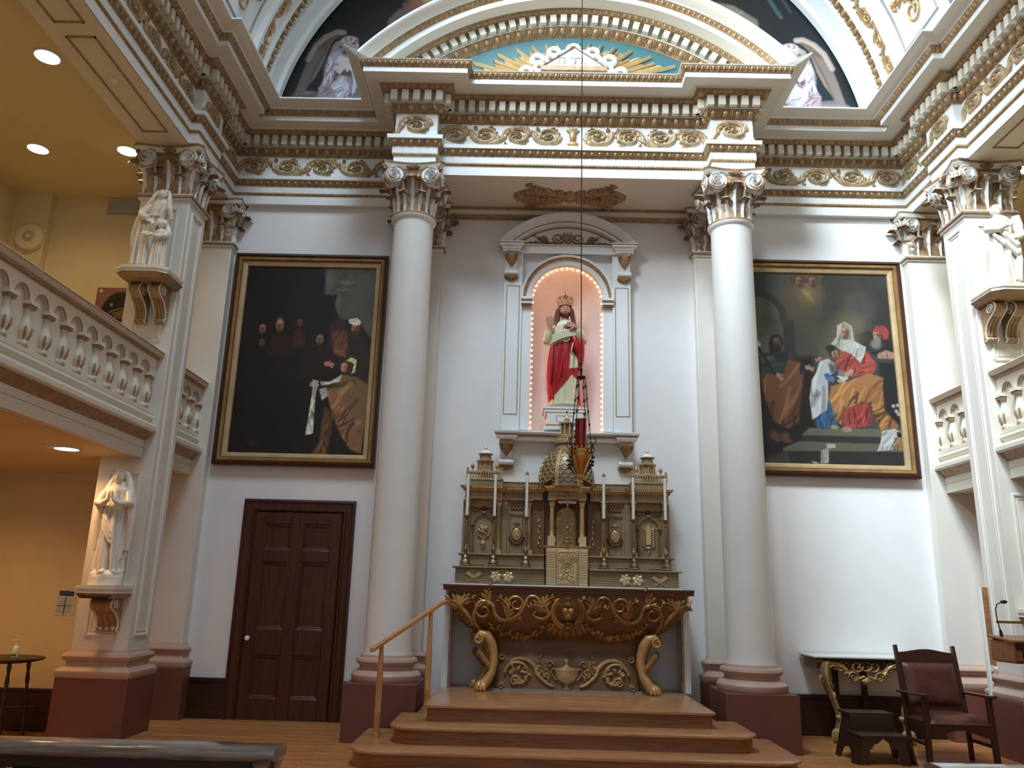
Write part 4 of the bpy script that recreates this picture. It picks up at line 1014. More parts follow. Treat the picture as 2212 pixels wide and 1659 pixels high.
def bowl(fn):
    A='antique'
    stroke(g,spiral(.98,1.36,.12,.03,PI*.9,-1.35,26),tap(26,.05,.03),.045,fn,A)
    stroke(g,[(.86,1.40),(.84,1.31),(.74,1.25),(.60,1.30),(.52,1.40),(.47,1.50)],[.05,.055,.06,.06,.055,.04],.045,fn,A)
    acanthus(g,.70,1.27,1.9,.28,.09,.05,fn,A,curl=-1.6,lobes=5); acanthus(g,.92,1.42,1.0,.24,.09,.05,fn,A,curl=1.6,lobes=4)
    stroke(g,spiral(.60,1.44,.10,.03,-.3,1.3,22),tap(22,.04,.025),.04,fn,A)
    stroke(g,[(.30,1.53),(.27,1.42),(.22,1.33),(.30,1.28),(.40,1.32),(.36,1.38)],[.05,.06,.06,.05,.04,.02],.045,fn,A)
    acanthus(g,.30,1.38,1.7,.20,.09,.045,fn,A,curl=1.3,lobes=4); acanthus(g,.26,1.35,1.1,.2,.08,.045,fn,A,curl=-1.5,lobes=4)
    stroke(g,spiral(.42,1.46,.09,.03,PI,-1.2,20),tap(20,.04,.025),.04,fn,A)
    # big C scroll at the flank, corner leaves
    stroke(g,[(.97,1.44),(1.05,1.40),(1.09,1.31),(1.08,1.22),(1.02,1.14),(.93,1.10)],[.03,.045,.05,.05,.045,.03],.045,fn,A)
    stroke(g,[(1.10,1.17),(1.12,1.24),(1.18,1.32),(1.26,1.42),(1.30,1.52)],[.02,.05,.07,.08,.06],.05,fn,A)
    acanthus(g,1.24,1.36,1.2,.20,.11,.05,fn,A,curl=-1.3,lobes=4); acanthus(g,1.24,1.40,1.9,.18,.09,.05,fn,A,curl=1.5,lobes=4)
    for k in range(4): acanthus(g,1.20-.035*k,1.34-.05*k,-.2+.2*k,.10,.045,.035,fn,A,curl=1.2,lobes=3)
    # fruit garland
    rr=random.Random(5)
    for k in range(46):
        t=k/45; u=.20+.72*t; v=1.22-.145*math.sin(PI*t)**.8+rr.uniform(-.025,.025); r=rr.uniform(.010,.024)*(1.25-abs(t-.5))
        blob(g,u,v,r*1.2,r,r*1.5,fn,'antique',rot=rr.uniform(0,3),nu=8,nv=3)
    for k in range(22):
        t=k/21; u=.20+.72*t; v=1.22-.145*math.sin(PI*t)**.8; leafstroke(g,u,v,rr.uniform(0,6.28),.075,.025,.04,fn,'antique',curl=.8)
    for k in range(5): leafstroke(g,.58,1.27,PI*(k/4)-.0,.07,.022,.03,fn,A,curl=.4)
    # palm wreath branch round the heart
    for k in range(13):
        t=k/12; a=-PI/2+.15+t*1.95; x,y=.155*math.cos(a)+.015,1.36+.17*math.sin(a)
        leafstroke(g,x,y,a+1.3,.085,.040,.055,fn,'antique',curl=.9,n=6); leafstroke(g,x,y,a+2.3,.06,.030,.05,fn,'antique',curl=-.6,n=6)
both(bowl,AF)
# bottom leaves under the heart
for k in range(7): leafstroke(g,(k-3)*.05,1.20,-PI/2+(k-3)*.30,.15-.012*abs(k-3),.055,.06,AF,'antique')
blob(g,0,1.19,.08,.05,.07,AF,'antique'); stroke(g,spiral(0,1.19,.06,.015,0,1.5,18),.02,.09,AF,'antique')
g.build('gilt_scrollwork',body)
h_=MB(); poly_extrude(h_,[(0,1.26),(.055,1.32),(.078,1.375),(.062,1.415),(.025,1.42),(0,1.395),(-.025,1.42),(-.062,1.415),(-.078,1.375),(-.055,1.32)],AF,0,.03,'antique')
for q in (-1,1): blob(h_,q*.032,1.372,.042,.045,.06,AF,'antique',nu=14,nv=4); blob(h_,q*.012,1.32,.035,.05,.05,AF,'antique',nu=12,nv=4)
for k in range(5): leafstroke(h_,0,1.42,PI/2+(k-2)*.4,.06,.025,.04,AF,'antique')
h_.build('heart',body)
h_=MB(); stroke(h_,[(0,1.44),(0,1.54)],.010,.02,AF,'pale_gold'); stroke(h_,[(-.035,1.52),(.035,1.52)],.010,.02,AF,'pale_gold'); h_.build('small_cross',body)
# base frieze
g=MB(); BF=lambda u,v,h:(u,pf(.48+v)[1]-h,.485+v); A='gold2'
def basef(fn):
    stroke(g,spiral(.56,.17,.155,.06,.1,1.05,36),tap(36,.04,.03),.035,fn,A)
    stroke(g,spiral(.60,.10,.06,.015,PI,-1.3,16),.028,.035,fn,A)
    stroke(g,[(.70,.22),(.62,.33),(.48,.34),(.38,.27),(.33,.17),(.22,.08),(.15,.05)],[.03,.04,.045,.05,.05,.04,.02],.035,fn,A)
    rr=random.Random(9)
    for k in range(16): a=rr.uniform(0,6.28); d=rr.uniform(.02,.10); leafstroke(g,.56+d*math.cos(a),.18+d*math.sin(a),a,.06,.03,.04,fn,A,curl=.8); 
    for k in range(4): acanthus(g,.36-.05*k,.22-.035*k,2.6-.35*k,.20,.05,.035,fn,A,curl=-1.5,lobes=4)
    stroke(g,spiral(.235,.20,.05,.015,-PI/2,1.2,14),.025,.035,fn,A); stroke(g,spiral(.20,.29,.04,.012,PI,-1.1,12),.02,.03,fn,A)
    stroke(g,spiral(.76,.05,.035,.012,PI/2,1.2,12),.022,.035,fn,A); stroke(g,spiral(.75,.36,.04,.012,PI/2,-1.2,12),.022,.035,fn,A)
both(basef,BF)
# urn
poly=[(0,.03)]
V=[(.045,.02),(.05,.035),(.02,.05),(.022,.075),(.09,.11),(.125,.16),(.14,.22),(.145,.235),(.12,.245),(.06,.26),(.025,.275),(.012,.30),(.02,.315),(.024,.335),(.012,.355)]
for (a,b) in zip(V,V[1:]):
    for s0 in range(8):
        t0,t1=PI*s0/8,PI*(s0+1)/8
        q=lambda r,t:( -r*math.cos(t), r*math.sin(t)*.55)
        g.add([BF(q(a[0],t0)[0],a[1],q(a[0],t0)[1]),BF(q(a[0],t1)[0],a[1],q(a[0],t1)[1]),BF(q(b[0],t1)[0],b[1],q(b[0],t1)[1]),BF(q(b[0],t0)[0],b[1],q(b[0],t0)[1])],[(0,1,2,3)],A)
for k in range(9): u=(k-4)*.026; stroke(g,[(u*.5,.10),(u*.9,.15),(u,.20)],[.008,.016,.018],.085-.9*u*u*4,BF,A,nc=4)
for s_ in (-1,1): stroke(g,[(s_*.135,.23),(s_*.17,.24),(s_*.175,.19),(s_*.14,.14),(s_*.11,.12)],.018,.03,BF,A)
g.build('urn_frieze',body)
mb=MB(); mb.box(-.87,.87,-.62,-.2,.481,.50,'grey_line'); mb.build('base_strip',al)
for s_ in (-1,1):
    for (yy,dx,sc_) in ((-.66,0,1),(-.36,.07,.9)):
        mb=MB(); P=[(s_*(1.05+dx),yy-.02,1.05),(s_*(1.01+dx),yy-.01,1.095),(s_*(.94+dx),yy,1.08),(s_*(.885+dx),yy+.01,1.0),(s_*(.855+dx),yy+.02,.90),(s_*(.845+dx),yy+.02,.80),(s_*(.865+dx),yy,.68),(s_*(.91+dx),yy-.02,.60),(s_*(.96+dx),yy-.03,.54)]
        tube(mb,P,[.03,.05,.062,.062,.055,.05,.048,.052,.058],'antique',14)
        fn=lambda u,v,h:(u,yy-.06-h,v)
        tube(mb,[(x,yy-.055,z) for x,z in spiral(s_*(1.03+dx),1.04,.055,.012,PI/2,1.4*s_,22)],tap(22,.022,.012),'antique',8)
        for k in range(5): leafstroke(mb,s_*(1.0+dx-.02*k),.93-.03*k,(-PI/2-.4+.1*k) if s_<0 else (-PI/2+.4-.1*k),.10,.045,.05,lambda u,v,h:(u,yy-.01-h,v),'antique',curl=-s_*.8)
        o=mb.build('leg',al)
        mb=MB()
        for k in range(4):
            a=-PI/2+(k-1.5)*.45+s_*.35; c,s2=math.cos(a),math.sin(a); bx,by=s_*(.97+dx),yy-.03
            tube(mb,[(bx+.02*c,by+.02*s2,.57),(bx+.06*c,by+.06*s2,.55),(bx+.085*c,by+.085*s2,.515),(bx+.09*c,by+.09*s2,.487)],[.028,.026,.022,.012],'antique',8)
        ell(mb,(s_*(.97+dx),yy-.03,.545),(.06,.06,.055),'antique'); ell(mb,(s_*(.97+dx),yy-.03,.505),(.045,.045,.024),'bronze'); mb.build('claw_foot',o)
mb=MB(); mb.box(-1.36,1.36,-.60,-.03,1.645,1.662,'linen'); mb.box(-1.40,1.40,-.66,-.05,1.6435,1.650,'linen'); o=mb.build('altar_cloth',bevel=.003); tag(o,'thin white linen cloth on the altar top under the retable','cloth')
# ---- retable
rt=empty('retable',(0,-.25,1.662),'olive and gold carved retable with domed tabernacle, colonnettes and two turrets on the altar','retable')
OL,GD='altar_olive','gold2'
mb=MB()
for s_ in (-1,1):
    a,b=sorted((s_*.27,s_*1.345)); mb.box(a,b,-.46,-.03,1.663,1.845,OL)
    a,b=sorted((s_*.27,s_*1.385)); mb.box(a,b,-.50,-.03,1.845,1.865,OL)
    a,b=sorted((s_*.27,s_*1.29)); mb.box(a,b,-.30,-.03,1.865,2.005,OL)
    a,b=sorted((s_*.27,s_*1.33)); mb.box(a,b,-.33,-.03,2.005,2.028,OL)
gr=mb.build('gradine',rt,bevel=.006)
fr_=planeY(0,1.663,-.46)
for s_ in (-1,1):
    g=MB()
    fn=lambda u,v,h,s_=s_:fr_(s_*u,v,h)
    for (u0,u1) in ((1.22,1.335),(.96,1.02),(.28,.60)):
        for k in range(6): stroke(g,[(u0,.02+.028*k),(u1,.02+.028*k)],.013,.008,fn,OL,nc=4)
    for (u0,u1) in ((1.03,1.21),(.62,.94)):
        for P in ([(u0,.01),(u1,.01)],[(u1,.01),(u1,.17)],[(u1,.17),(u0,.17)],[(u0,.17),(u0,.01)]): stroke(g,P,.008,.012,fn,OL,nc=4)
    g.build('coursed_band',gr)
    # ears of wheat, crossed
    g=MB()
    for q in (-1,1):
        stroke(g,[(1.12-q*.06,.03),(1.12,.07),(1.12+q*.075,.125)],.012,.02,fn,'pale_gold')
        for k in range(5):
            for e_ in (-1,1): leafstroke(g,1.12+q*(.01+.015*k),.08+.010*k,(.55 if q>0 else PI-.55)+e_*.7,.035,.014,.025,fn,'pale_gold')
    g.build('wheat_relief',gr); g=MB()
    # vine leaves
    for q in (-1,1):
        cx=.78+q*.075
        for k in range(6): a=PI/2+q*.3+k*PI/3; leafstroke(g,cx,.09,a,.075,.045,.03,fn,'pale_gold')
        blob(g,cx,.09,.03,.03,.035,fn,'pale_gold')
    g.build('vine_leaf_relief',gr); g=MB()
    fn2=lambda u,v,h,s_=s_:(s_*u,-.30-h,1.87+v)
    for (u0,u1) in ((1.01,1.20),(.60,.88)):
        for P in ([(u0,.025),(u1,.025)],[(u1,.025),(u1,.115)],[(u1,.115),(u0,.115)],[(u0,.115),(u0,.025)]): stroke(g,P,.008,.010,fn2,GD,nc=4)
    g.build('gilt_panel_line',gr)

# body bays
mb=MB()
for s_ in (-1,1):
    def bx(x0,x1,*r): a,b=sorted((s_*x0,s_*x1)); mb.box(a,b,*r)
    bx(.82,1.27,-.16,-.03,2.028,2.70,OL); bx(.82,.87,-.20,-.16,2.028,2.70,OL); bx(1.20,1.27,-.20,-.16,2.028,2.70,OL); bx(.87,1.20,-.20,-.16,2.60,2.70,OL)
    bx(.44,.82,-.12,-.03,2.028,2.70,OL); bx(.44,.50,-.15,-.12,2.028,2.70,OL); bx(.74,.82,-.15,-.12,2.028,2.70,OL)
    bx(.27,.44,-.20,-.03,2.028,2.70,'altar_body')
    bx(1.27,1.30,-.18,-.03,2.028,2.70,OL)
mb.box(-.27,.27,-.14,-.03,2.028,2.70,'altar_body')
bd=mb.build('retable_body',rt,bevel=.004)
def ring(mb,c,rx,rz,w,h,fn,m,n=22): stroke(mb,[(c[0]+rx*math.cos(2*PI*i/n),c[1]+rz*math.sin(2*PI*i/n)) for i in range(n+1)],w,h,fn,m)
g=MB(); g2=MB(); RR=random.Random(11)
for s_ in (-1,1):
    fn=lambda u,v,h,s_=s_:(s_*u,-.16-h,2.028+v)
    cx=1.035
    # arched recess frame
    arc=[(cx-.125,.02)]+[(cx-.125,.36)]+[(cx+.125*math.cos(PI-PI*i/12),.36+.125*math.sin(PI*i/12)) for i in range(1,12)]+[(cx+.125,.36),(cx+.125,.02)]
    stroke(g,arc,.022,.03,fn,OL); stroke(g,[(cx-.155,.355),(cx-.11,.355)],.02,.04,fn,OL); stroke(g,[(cx+.155,.355),(cx+.11,.355)],.02,.04,fn,OL)
    blob(g,cx,.57,.045,.04,.05,fn,'altar_red',nu=12); 
    for q in (-1,1):
        for k in range(5): leafstroke(g,cx+q*(.05+.02*k),.555-.02*math.sin(k),(0 if q>0 else PI)+.3*q*(-1)**k,.06,.03,.03,fn,OL,curl=q)
        stroke(g,[(cx+q*.05,.58),(cx+q*.09,.545),(cx+q*.13,.585)],.025,.03,fn,OL)
    poly_extrude(g,[(cx-.02,.50),(cx+.02,.50),(cx+.03,.53),(cx-.03,.53)],fn,0,.04,OL)
    # trophy
    if s_<0:
        for k in range(26): a=RR.uniform(0,6.28); d=RR.uniform(0,.055); blob(g2,cx+d*math.cos(a),.30+1.5*d*math.sin(a),RR.uniform(.012,.024),RR.uniform(.010,.018),.035,fn,'pale_gold',rot=a)
        for q in (-1,1): stroke(g2,[(cx+q*.02,.20),(cx+q*.07,.23),(cx+q*.085,.28)],.015,.025,fn,'pale_gold')
        blob(g2,cx,.13,.035,.035,.05,fn,'pale_gold',nu=12,nv=4); blob(g2,cx,.08,.015,.03,.03,fn,'pale_gold')
    else:
        poly_extrude(g2,[(cx-.03,.16),(cx+.03,.16),(cx+.03,.33),(cx-.03,.33)],fn,0,.03,'pale_gold'); poly_extrude(g2,[(cx-.035,.33),(cx+.035,.33),(cx,.42)],fn,0,.03,'pale_gold')
        for q in (-1,1):
            for k in range(8): leafstroke(g2,cx+q*.045,.13+.03*k,(.7 if q>0 else PI-.7),.05,.02,.03,fn,'pale_gold')
        blob(g2,cx,.12,.04,.02,.04,fn,'pale_gold'); blob(g2,cx,.07,.012,.035,.03,fn,'pale_gold')
    g2.build('trophy_relief',bd); g2=MB()
    fn=lambda u,v,h,s_=s_:(s_*u,-.12-h,2.028+v)
    cx=.62
    poly_extrude(g,[(.535,.555),(.705,.555),(.705,.64),(.535,.64)],fn,0,.006,'altar_red')
    for k in range(4): ring(g2,(.5575+.0415*k,.597),.024,.026,.009,.02,fn,'pale_gold')
    g2.build('ring_frieze',bd); g2=MB()
    stroke(g,[(.53,.505),(.715,.505)],.012,.02,fn,GD)
    for P in ([(.545,.04),(.545,.48)],[(.545,.48),(.70,.48)],[(.70,.48),(.70,.04)]): stroke(g,P,.01,.012,fn,OL)
    # oval medallion
    blob(g2,cx,.27,.055,.078,.03,fn,'pale_gold',nu=20,nv=4); ring(g2,(cx,.27),.06,.084,.014,.03,fn,'pale_gold')
    for k in range(24): a=2*PI*k/24; blob(g2,cx+.068*math.cos(a),.27+.092*math.sin(a),.006,.006,.02,fn,'pale_gold',nu=6,nv=2)
    for k in range(9): blob(g2,cx+RR.uniform(-.03,.03),.27+RR.uniform(-.045,.045),.012,.007,.042,fn,'pale_gold',rot=RR.uniform(0,3),nu=6,nv=2)
    for k in range(5): leafstroke(g2 if s_>0 else g,cx,.37,PI/2+(k-2)*.45,.05,.016,.03,fn,'pale_gold' if s_>0 else OL)
    for k in range(11): a=PI+PI*k/10; blob(g,cx+.085*math.cos(a),.22+.085*math.sin(a),.018,.016,.035,fn,'altar_body',nu=7)
    g2.build('oval_medallion',bd); g2=MB()
    # hanging drops in the narrow bay
    fn=lambda u,v,h,s_=s_:(s_*u,-.20-h,2.028+v)
    ring(g2,(.335,.60),.025,.032,.010,.02,fn,GD)
    for k in range(5): blob(g2,.335+.006*(-1)**k,.42-.07*k,.014,.026,.03,fn,'pale_gold',rot=.3*(-1)**k); blob(g2,.335-.01*(-1)**k,.385-.07*k,.010,.010,.02,fn,'pale_gold')
    g2.build('hanging_drops',bd); g2=MB()
g.build('carved_frames',bd)
# colonnettes
def colonnette(x,y,z0,z1,r,m='gold2'):
    mb=MB(); mb.box(x-r*1.5,x+r*1.5,y-r*1.5,y+r*1.5,z0,z0+.05,'pale_gold')
    lathe(mb,[(r*1.3,z0+.05),(r*1.35,z0+.06),(r,z0+.075),(r,z0+.3*(z1-z0)),(r*.85,z1-.09),(r*1.0,z1-.085)],m,(x,y),16)
    for k in range(8): a=2*PI*k/8; leaf3d(mb,(x+r*.8*math.cos(a),y+r*.8*math.sin(a),z1-.085),(math.cos(a),math.sin(a),0),.055,.025,.010,'antique',lobes=2,lean=.01)
    mb.box(x-r*1.5,x+r*1.5,y-r*1.5,y+r*1.5,z1-.015,z1,m)
    return mb.build('colonnette',rt)
for s_ in (-1,1):
    colonnette(s_*1.235,-.235,2.03,2.70,.024); colonnette(s_*.845,-.235,2.03,2.70,.024); colonnette(s_*.47,-.235,2.03,2.70,.032); colonnette(s_*.185,-.40,2.18,2.70,.030)
# entablature with scalloped cornice
mb=MB()
ent=[(2.70,.0,GD),(2.725,.01,GD),(2.73,.0,OL),(2.79,.0,GD),(2.80,.02,GD),(2.82,.03,GD),(2.85,.06,GD),(2.86,.065,OL)]
def entl(x0,x1,y): hmould(mb,x0,x1,ent,y); mb.box(x0+.001,x1-.001,y+.001,-.03,2.701,2.858,OL)
for s_ in (-1,1):
    a,b=sorted((s_*.80,s_*1.275)); entl(a,b,-.27); a,b=sorted((s_*.50,s_*.80)); entl(a,b,-.16); a,b=sorted((s_*.30,s_*.50)); entl(a,b,-.27)
entl(-.235,.235,-.44)
en=mb.build('entablature',rt)
g=MB()
def scal(x0,x1,y,z=2.838):
    n=max(2,int((x1-x0)/.026))
    for k in range(n): u=x0+(x1-x0)*(k+.5)/n; ell(g,(u,y-.052,z),(.012,.008,.014),GD,6,4)
for s_ in (-1,1):
    for (x0,x1,y) in ((.80,1.30,-.275),(.52,.78,-.165),(.32,.50,-.275)): a,b=sorted((s_*x0,s_*x1)); g=MB(); scal(a,b,y); g.build('scallop_edge',en)
g=MB(); scal(-.27,.27,-.445); g.build('scallop_edge',en)
for s_ in (-1,1):
    mb=MB(); a,b=sorted((s_*.80,s_*1.26)); mb.box(a,b,-.27,-.03,2.86,2.945,OL); mb.box(a,b,-.28,-.03,2.94,2.955,GD)
    a,b=sorted((s_*.30,s_*.80)); mb.box(a,b,-.20,-.03,2.86,2.925,OL); mb.box(a,b,-.21,-.03,2.925,2.935,GD)
    mb.build('attic',rt,bevel=.003)
# centre pediment
mb=MB(); fn=planeY(0,2.862,-.44)
poly_extrude(mb,[(-.27,0),(.27,0),(0,.135)],fn,-.25,.0,'antique')
for q in (-1,1): stroke(mb,[(q*.31,.0),(0,.165)],.04,.06,fn,'antique'); stroke(mb,[(q*.30,.025),(0,.185)],.02,.075,fn,GD)
blob(mb,0,.05,.03,.025,.03,fn,'pale_gold')
pe=mb.build('pediment',rt); g=MB()
for q in (-1,1):
    for k in range(10): t=(k+.5)/10; blob(g,q*.27*(1-t),.012+.135*t-.012,.010,.010,.07,fn,'altar_red',nu=6,nv=2)
g.build('scallop_edge',pe)
# balustrades and turrets
for s_ in (-1,1):
    x=s_*1.04
    b=MB(); b.box(x-.215,x+.215,-.27,-.05,2.956,2.968,GD); b.box(x-.215,x+.215,-.27,-.05,3.035,3.05,GD)
    for q in (-1,1): b.box(x+q*.215-.015,x+q*.215+.015,-.285,-.255,2.956,3.065,GD); ell(b,(x+q*.215,-.27,3.08),(.015,.015,.02),GD,8,6)
    bo=b.build('turret_balustrade',rt)
    for k in range(12):
        q=MB(); u=x-.18+.36*k/11; lathe(q,[(.008,2.968),(.012,2.985),(.006,3.0),(.011,3.02),(.008,3.035)],GD,(u,-.265),8); q.build('baluster',bo)
    t=MB(); lathe(t,[(.12,3.05),(.12,3.065),(.095,3.07),(.09,3.10),(.085,3.17),(.11,3.18),(.115,3.195),(.095,3.205),(.075,3.22),(.072,3.27),(.095,3.28),(.095,3.29),(.07,3.30),(.05,3.325),(.02,3.335),(.012,3.35),(.022,3.365),(.012,3.385),(.003,3.40)],OL,(x,-.16),20,ms=['pale_gold','pale_gold',OL,OL,GD,GD,GD,OL,OL,OL,GD,'candle','candle','candle','pale_gold','pale_gold','pale_gold','pale_gold'])
    to=t.build('turret',rt)
    for q in (-1,1):
        w=MB(); lathe(w,[(.015,3.06),(.008,3.08),(.022,3.10),(.026,3.125),(.012,3.15),(.004,3.165)],GD,(x+q*.155,-.24),12); w.build('urn',to)
    for k in range(8):
        a=2*PI*k/8; w=MB(); tube(w,[(x+.09*math.cos(a),-.16+.09*math.sin(a),3.07),(x+.085*math.cos(a),-.16+.085*math.sin(a),3.175)],.012,GD,6); w.build('turret_pilaster',to)
# dome
d=MB(); dp=[(.345,2.86),(.345,2.92),(.345,2.98),(.338,3.05),(.32,3.12),(.29,3.20),(.245,3.275),(.20,3.32),(.16,3.345)]
lathe(d,dp,'dome',(0,-.20),40); clampy(d,-.004); dm=d.build('dome',rt)
g=MB()
def dfn(a,t,h):
    f_=t*(len(dp)-1); i=min(len(dp)-2,int(f_)); q=f_-i; r=dp[i][0]+(dp[i+1][0]-dp[i][0])*q+h; z=dp[i][1]+(dp[i+1][1]-dp[i][1])*q
    return (r*math.sin(a),-.20-r*math.cos(a)*1.0,z)
for row in range(9):
    for k in range(24):
        a=2*PI*(k+.5*(row%2))/24; 
        if math.cos(a)<-.1: continue
        t=.12+.84*row/9; w=PI/24*1.0
        P=[(a+w*math.sin(q),t+.10*(1-math.cos(q))-.0) for q in [(-1.4+2.8*i/8) for i in range(9)]]
        stroke(g,[(p[0],p[1]) for p in P],.030,.014,lambda u,v,h:dfn(u,v,h),'gold2',nc=4)
clampy(g,-.003); g.build('scales',dm); g=MB()
for k in range(8):
    a=2*PI*(k+.5)/8; v=[dfn(a+w,t/12,.012) for t in range(13) for w in (-.07,.07)]
    g.add(v,[(2*i,2*i+1,2*i+3,2*i+2) for i in range(12)],GD)
clampy(g,-.003); g.build('dome_ribs',dm)
d=MB(); lathe(d,[(.175,3.34),(.175,3.37),(.15,3.38),(.145,3.42),(.165,3.43),(.165,3.445),(.135,3.455),(.13,3.50),(.14,3.505),(.14,3.52),(.09,3.525)],'dome',(0,-.20),32,ms=[GD,GD,'dome','dome',GD,GD,'tan','tan',GD,GD]); dr=d.build('drum',rt)
for k in range(16):
    a=2*PI*k/16; w=MB(); blob(w,0,0,.02,.025,.012,lambda u,v,h:((.13+h)*math.sin(a+u/.13),-.20-(.13+h)*math.cos(a+u/.13),3.478+v),'pale_gold'); w.build('drum_leaf',dr)
d=MB(); lathe(d,[(.09,3.52),(.095,3.555),(.07,3.56),(.055,3.565),(.055,3.68),(.10,3.69),(.105,3.705),(.05,3.73),(.03,3.76),(.035,3.77),(.02,3.79),(.012,3.81)],'dome',(0,-.20),24,ms=[GD,GD,'dome','dome','dome',GD,GD,'dome','pale_gold','pale_gold','pale_gold']); la=d.build('lantern',rt)
for k in range(8):
    a=2*PI*(k+.5)/8; w=MB(); tube(w,[(.08*math.sin(a),-.20-.08*math.cos(a),3.555),(.08*math.sin(a),-.20-.08*math.cos(a),3.69)],.009,'pale_gold',6); w.build('lantern_column',la)
d=MB(); d.box(-.009,.009,-.21,-.19,3.80,3.895,'pale_gold'); d.box(-.035,.035,-.21,-.19,3.845,3.865,'pale_gold'); d.build('cross',rt)
# tabernacle
d=MB(); d.box(-.25,.25,-.52,-.20,1.663,2.10,'pale_gold'); tb=d.build('tabernacle',rt,bevel=.004)
fn=planeY(0,1.663,-.52)
for s_ in (-1,1):
    g=MB()
    for k in range(14): 
        a,b=sorted((s_*.135,s_*.247)); z=.012+.029*k; v=[fn(x,w,h) for x in (a,b) for w in (z,z+.022) for h in (0,.012)]; g.add(v,[(0,1,3,2),(4,6,7,5),(0,4,5,1),(2,3,7,6),(0,2,6,4),(1,5,7,3)],'pale_gold')
    poly_extrude(g,[(s_*.13,.0),(s_*.135,.0),(s_*.135,.42),(s_*.13,.42)],fn,0,.003,'black'); g.build('rusticated_blocks',tb)
d=MB(); poly_extrude(d,[(-.125,.012),(.125,.012),(.125,.38),(.10,.41),(-.10,.41),(-.125,.38)],fn,0,.022,'pale_gold'); td=d.build('tabernacle_door',tb,bevel=.004)
g=MB(); fd=planeY(0,1.663,-.543)
for P in ([(-.11,.03),(.11,.03)],[(.11,.03),(.11,.37)],[(.11,.37),(.09,.395),(-.09,.395),(-.11,.37)],[(-.11,.37),(-.11,.03)]): stroke(g,P,.008,.008,fd,GD,nc=4)
for k in range(9): a=PI/2+(k-4)*.22; stroke(g,[(.03*math.cos(a),.22+.03*math.sin(a)),(.15*math.cos(a),.22+.15*math.sin(a))],[.006,.018],.010,fd,GD,nc=4)
ring(g,(0,.20),.04,.04,.01,.02,fd,'pale_gold'); ring(g,(0,.20),.075,.075,.012,.015,fd,'pale_gold')
for k in range(20): blob(g,RR.uniform(-.09,.09),RR.uniform(.05,.13),.02,.015,.02,fd,'pale_gold',rot=RR.uniform(0,3),nu=7)
g.build('door_relief',td)
d=MB(); hmould(d,-.25,.25,[(2.10,.0,GD),(2.105,.02,GD),(2.125,.03,'pale_gold'),(2.13,.03,'pale_gold')],-.50); d.box(-.25,.25,-.50,-.2,2.10,2.13,'pale_gold')
for s_ in (-1,1): a,b=sorted((s_*.15,s_*.235)); d.box(a,b,-.46,-.33,2.13,2.25,'pale_gold')
d.build('tabernacle_cornice',rt)
# exposition niche with embossed gold back
g=MB(); fn=planeY(0,2.13,-.145)
arc=[(-.125,0),(-.125,.37)]+[(.125*math.cos(PI-PI*i/14),.37+.125*math.sin(PI*i/14)) for i in range(1,14)]+[(.125,.37),(.125,0)]
poly_extrude(g,arc,fn,0,.03,'pale_gold'); stroke(g,arc,.028,.07,fn,GD)
for k in range(230): 
    u=RR.uniform(-.1,.1); v=RR.uniform(.03,.45); 
    if v>.37 and math.hypot(u,v-.37)>.10: continue
    blob(g,u,v,RR.uniform(.010,.02),RR.uniform(.006,.012),.016,lambda a,b,h:fn(a,b,.03+h),'pale_gold',rot=RR.uniform(0,3),nu=6,nv=2)
g.build('embossed_arch',rt)
# crucifix
mat('brushed',(.42,.42,.36),.35,metal=.6)
cr=empty('crucifix',(0,-.47,2.13),'dark metal crucifix with pale figure standing on the tabernacle','crucifix')
d=MB(); c=(0,-.46)
lathe(d,[(.075,2.131),(.08,2.14),(.05,2.16),(.055,2.175),(.03,2.20),(.035,2.22),(.018,2.24),(.022,2.27),(.014,2.29),(.016,2.33),(.024,2.345),(.014,2.36),(.013,2.42),(.02,2.43),(.012,2.44)],'bronze',c,14)
for k in range(3): a=-PI/2+2*PI*k/3; ell(d,(c[0]+.075*math.cos(a),c[1]+.075*math.sin(a),2.145),(.022,.022,.015),'bronze',8,6)
d.build('stem',cr)
d=MB(); d.box(-.012,.012,-.47,-.45,2.44,2.77,'bronze'); d.box(-.10,.10,-.47,-.45,2.645,2.675,'brushed')
for p in ((-.10,2.66),(.10,2.66),(0,2.77)): ell(d,(p[0],-.46,p[1]),(.018,.012,.018),'bronze',8,6)
d.build('cross',cr)
d=MB(); cap(d,(0,-.485,2.65),(0,-.487,2.59),.017,.012,'bronze'); cap(d,(0,-.487,2.59),(.005,-.487,2.50),.013,.008,'bronze'); cap(d,(.003,-.487,2.55),(0,-.486,2.46),.011,.006,'bronze')
for s_ in (-1,1): cap(d,(s_*.018,-.484,2.645),(s_*.085,-.482,2.672),.007,.004,'bronze',6)
ell(d,(.005,-.492,2.678),(.011,.012,.015),'bronze',10,7); d.build('figure',cr)
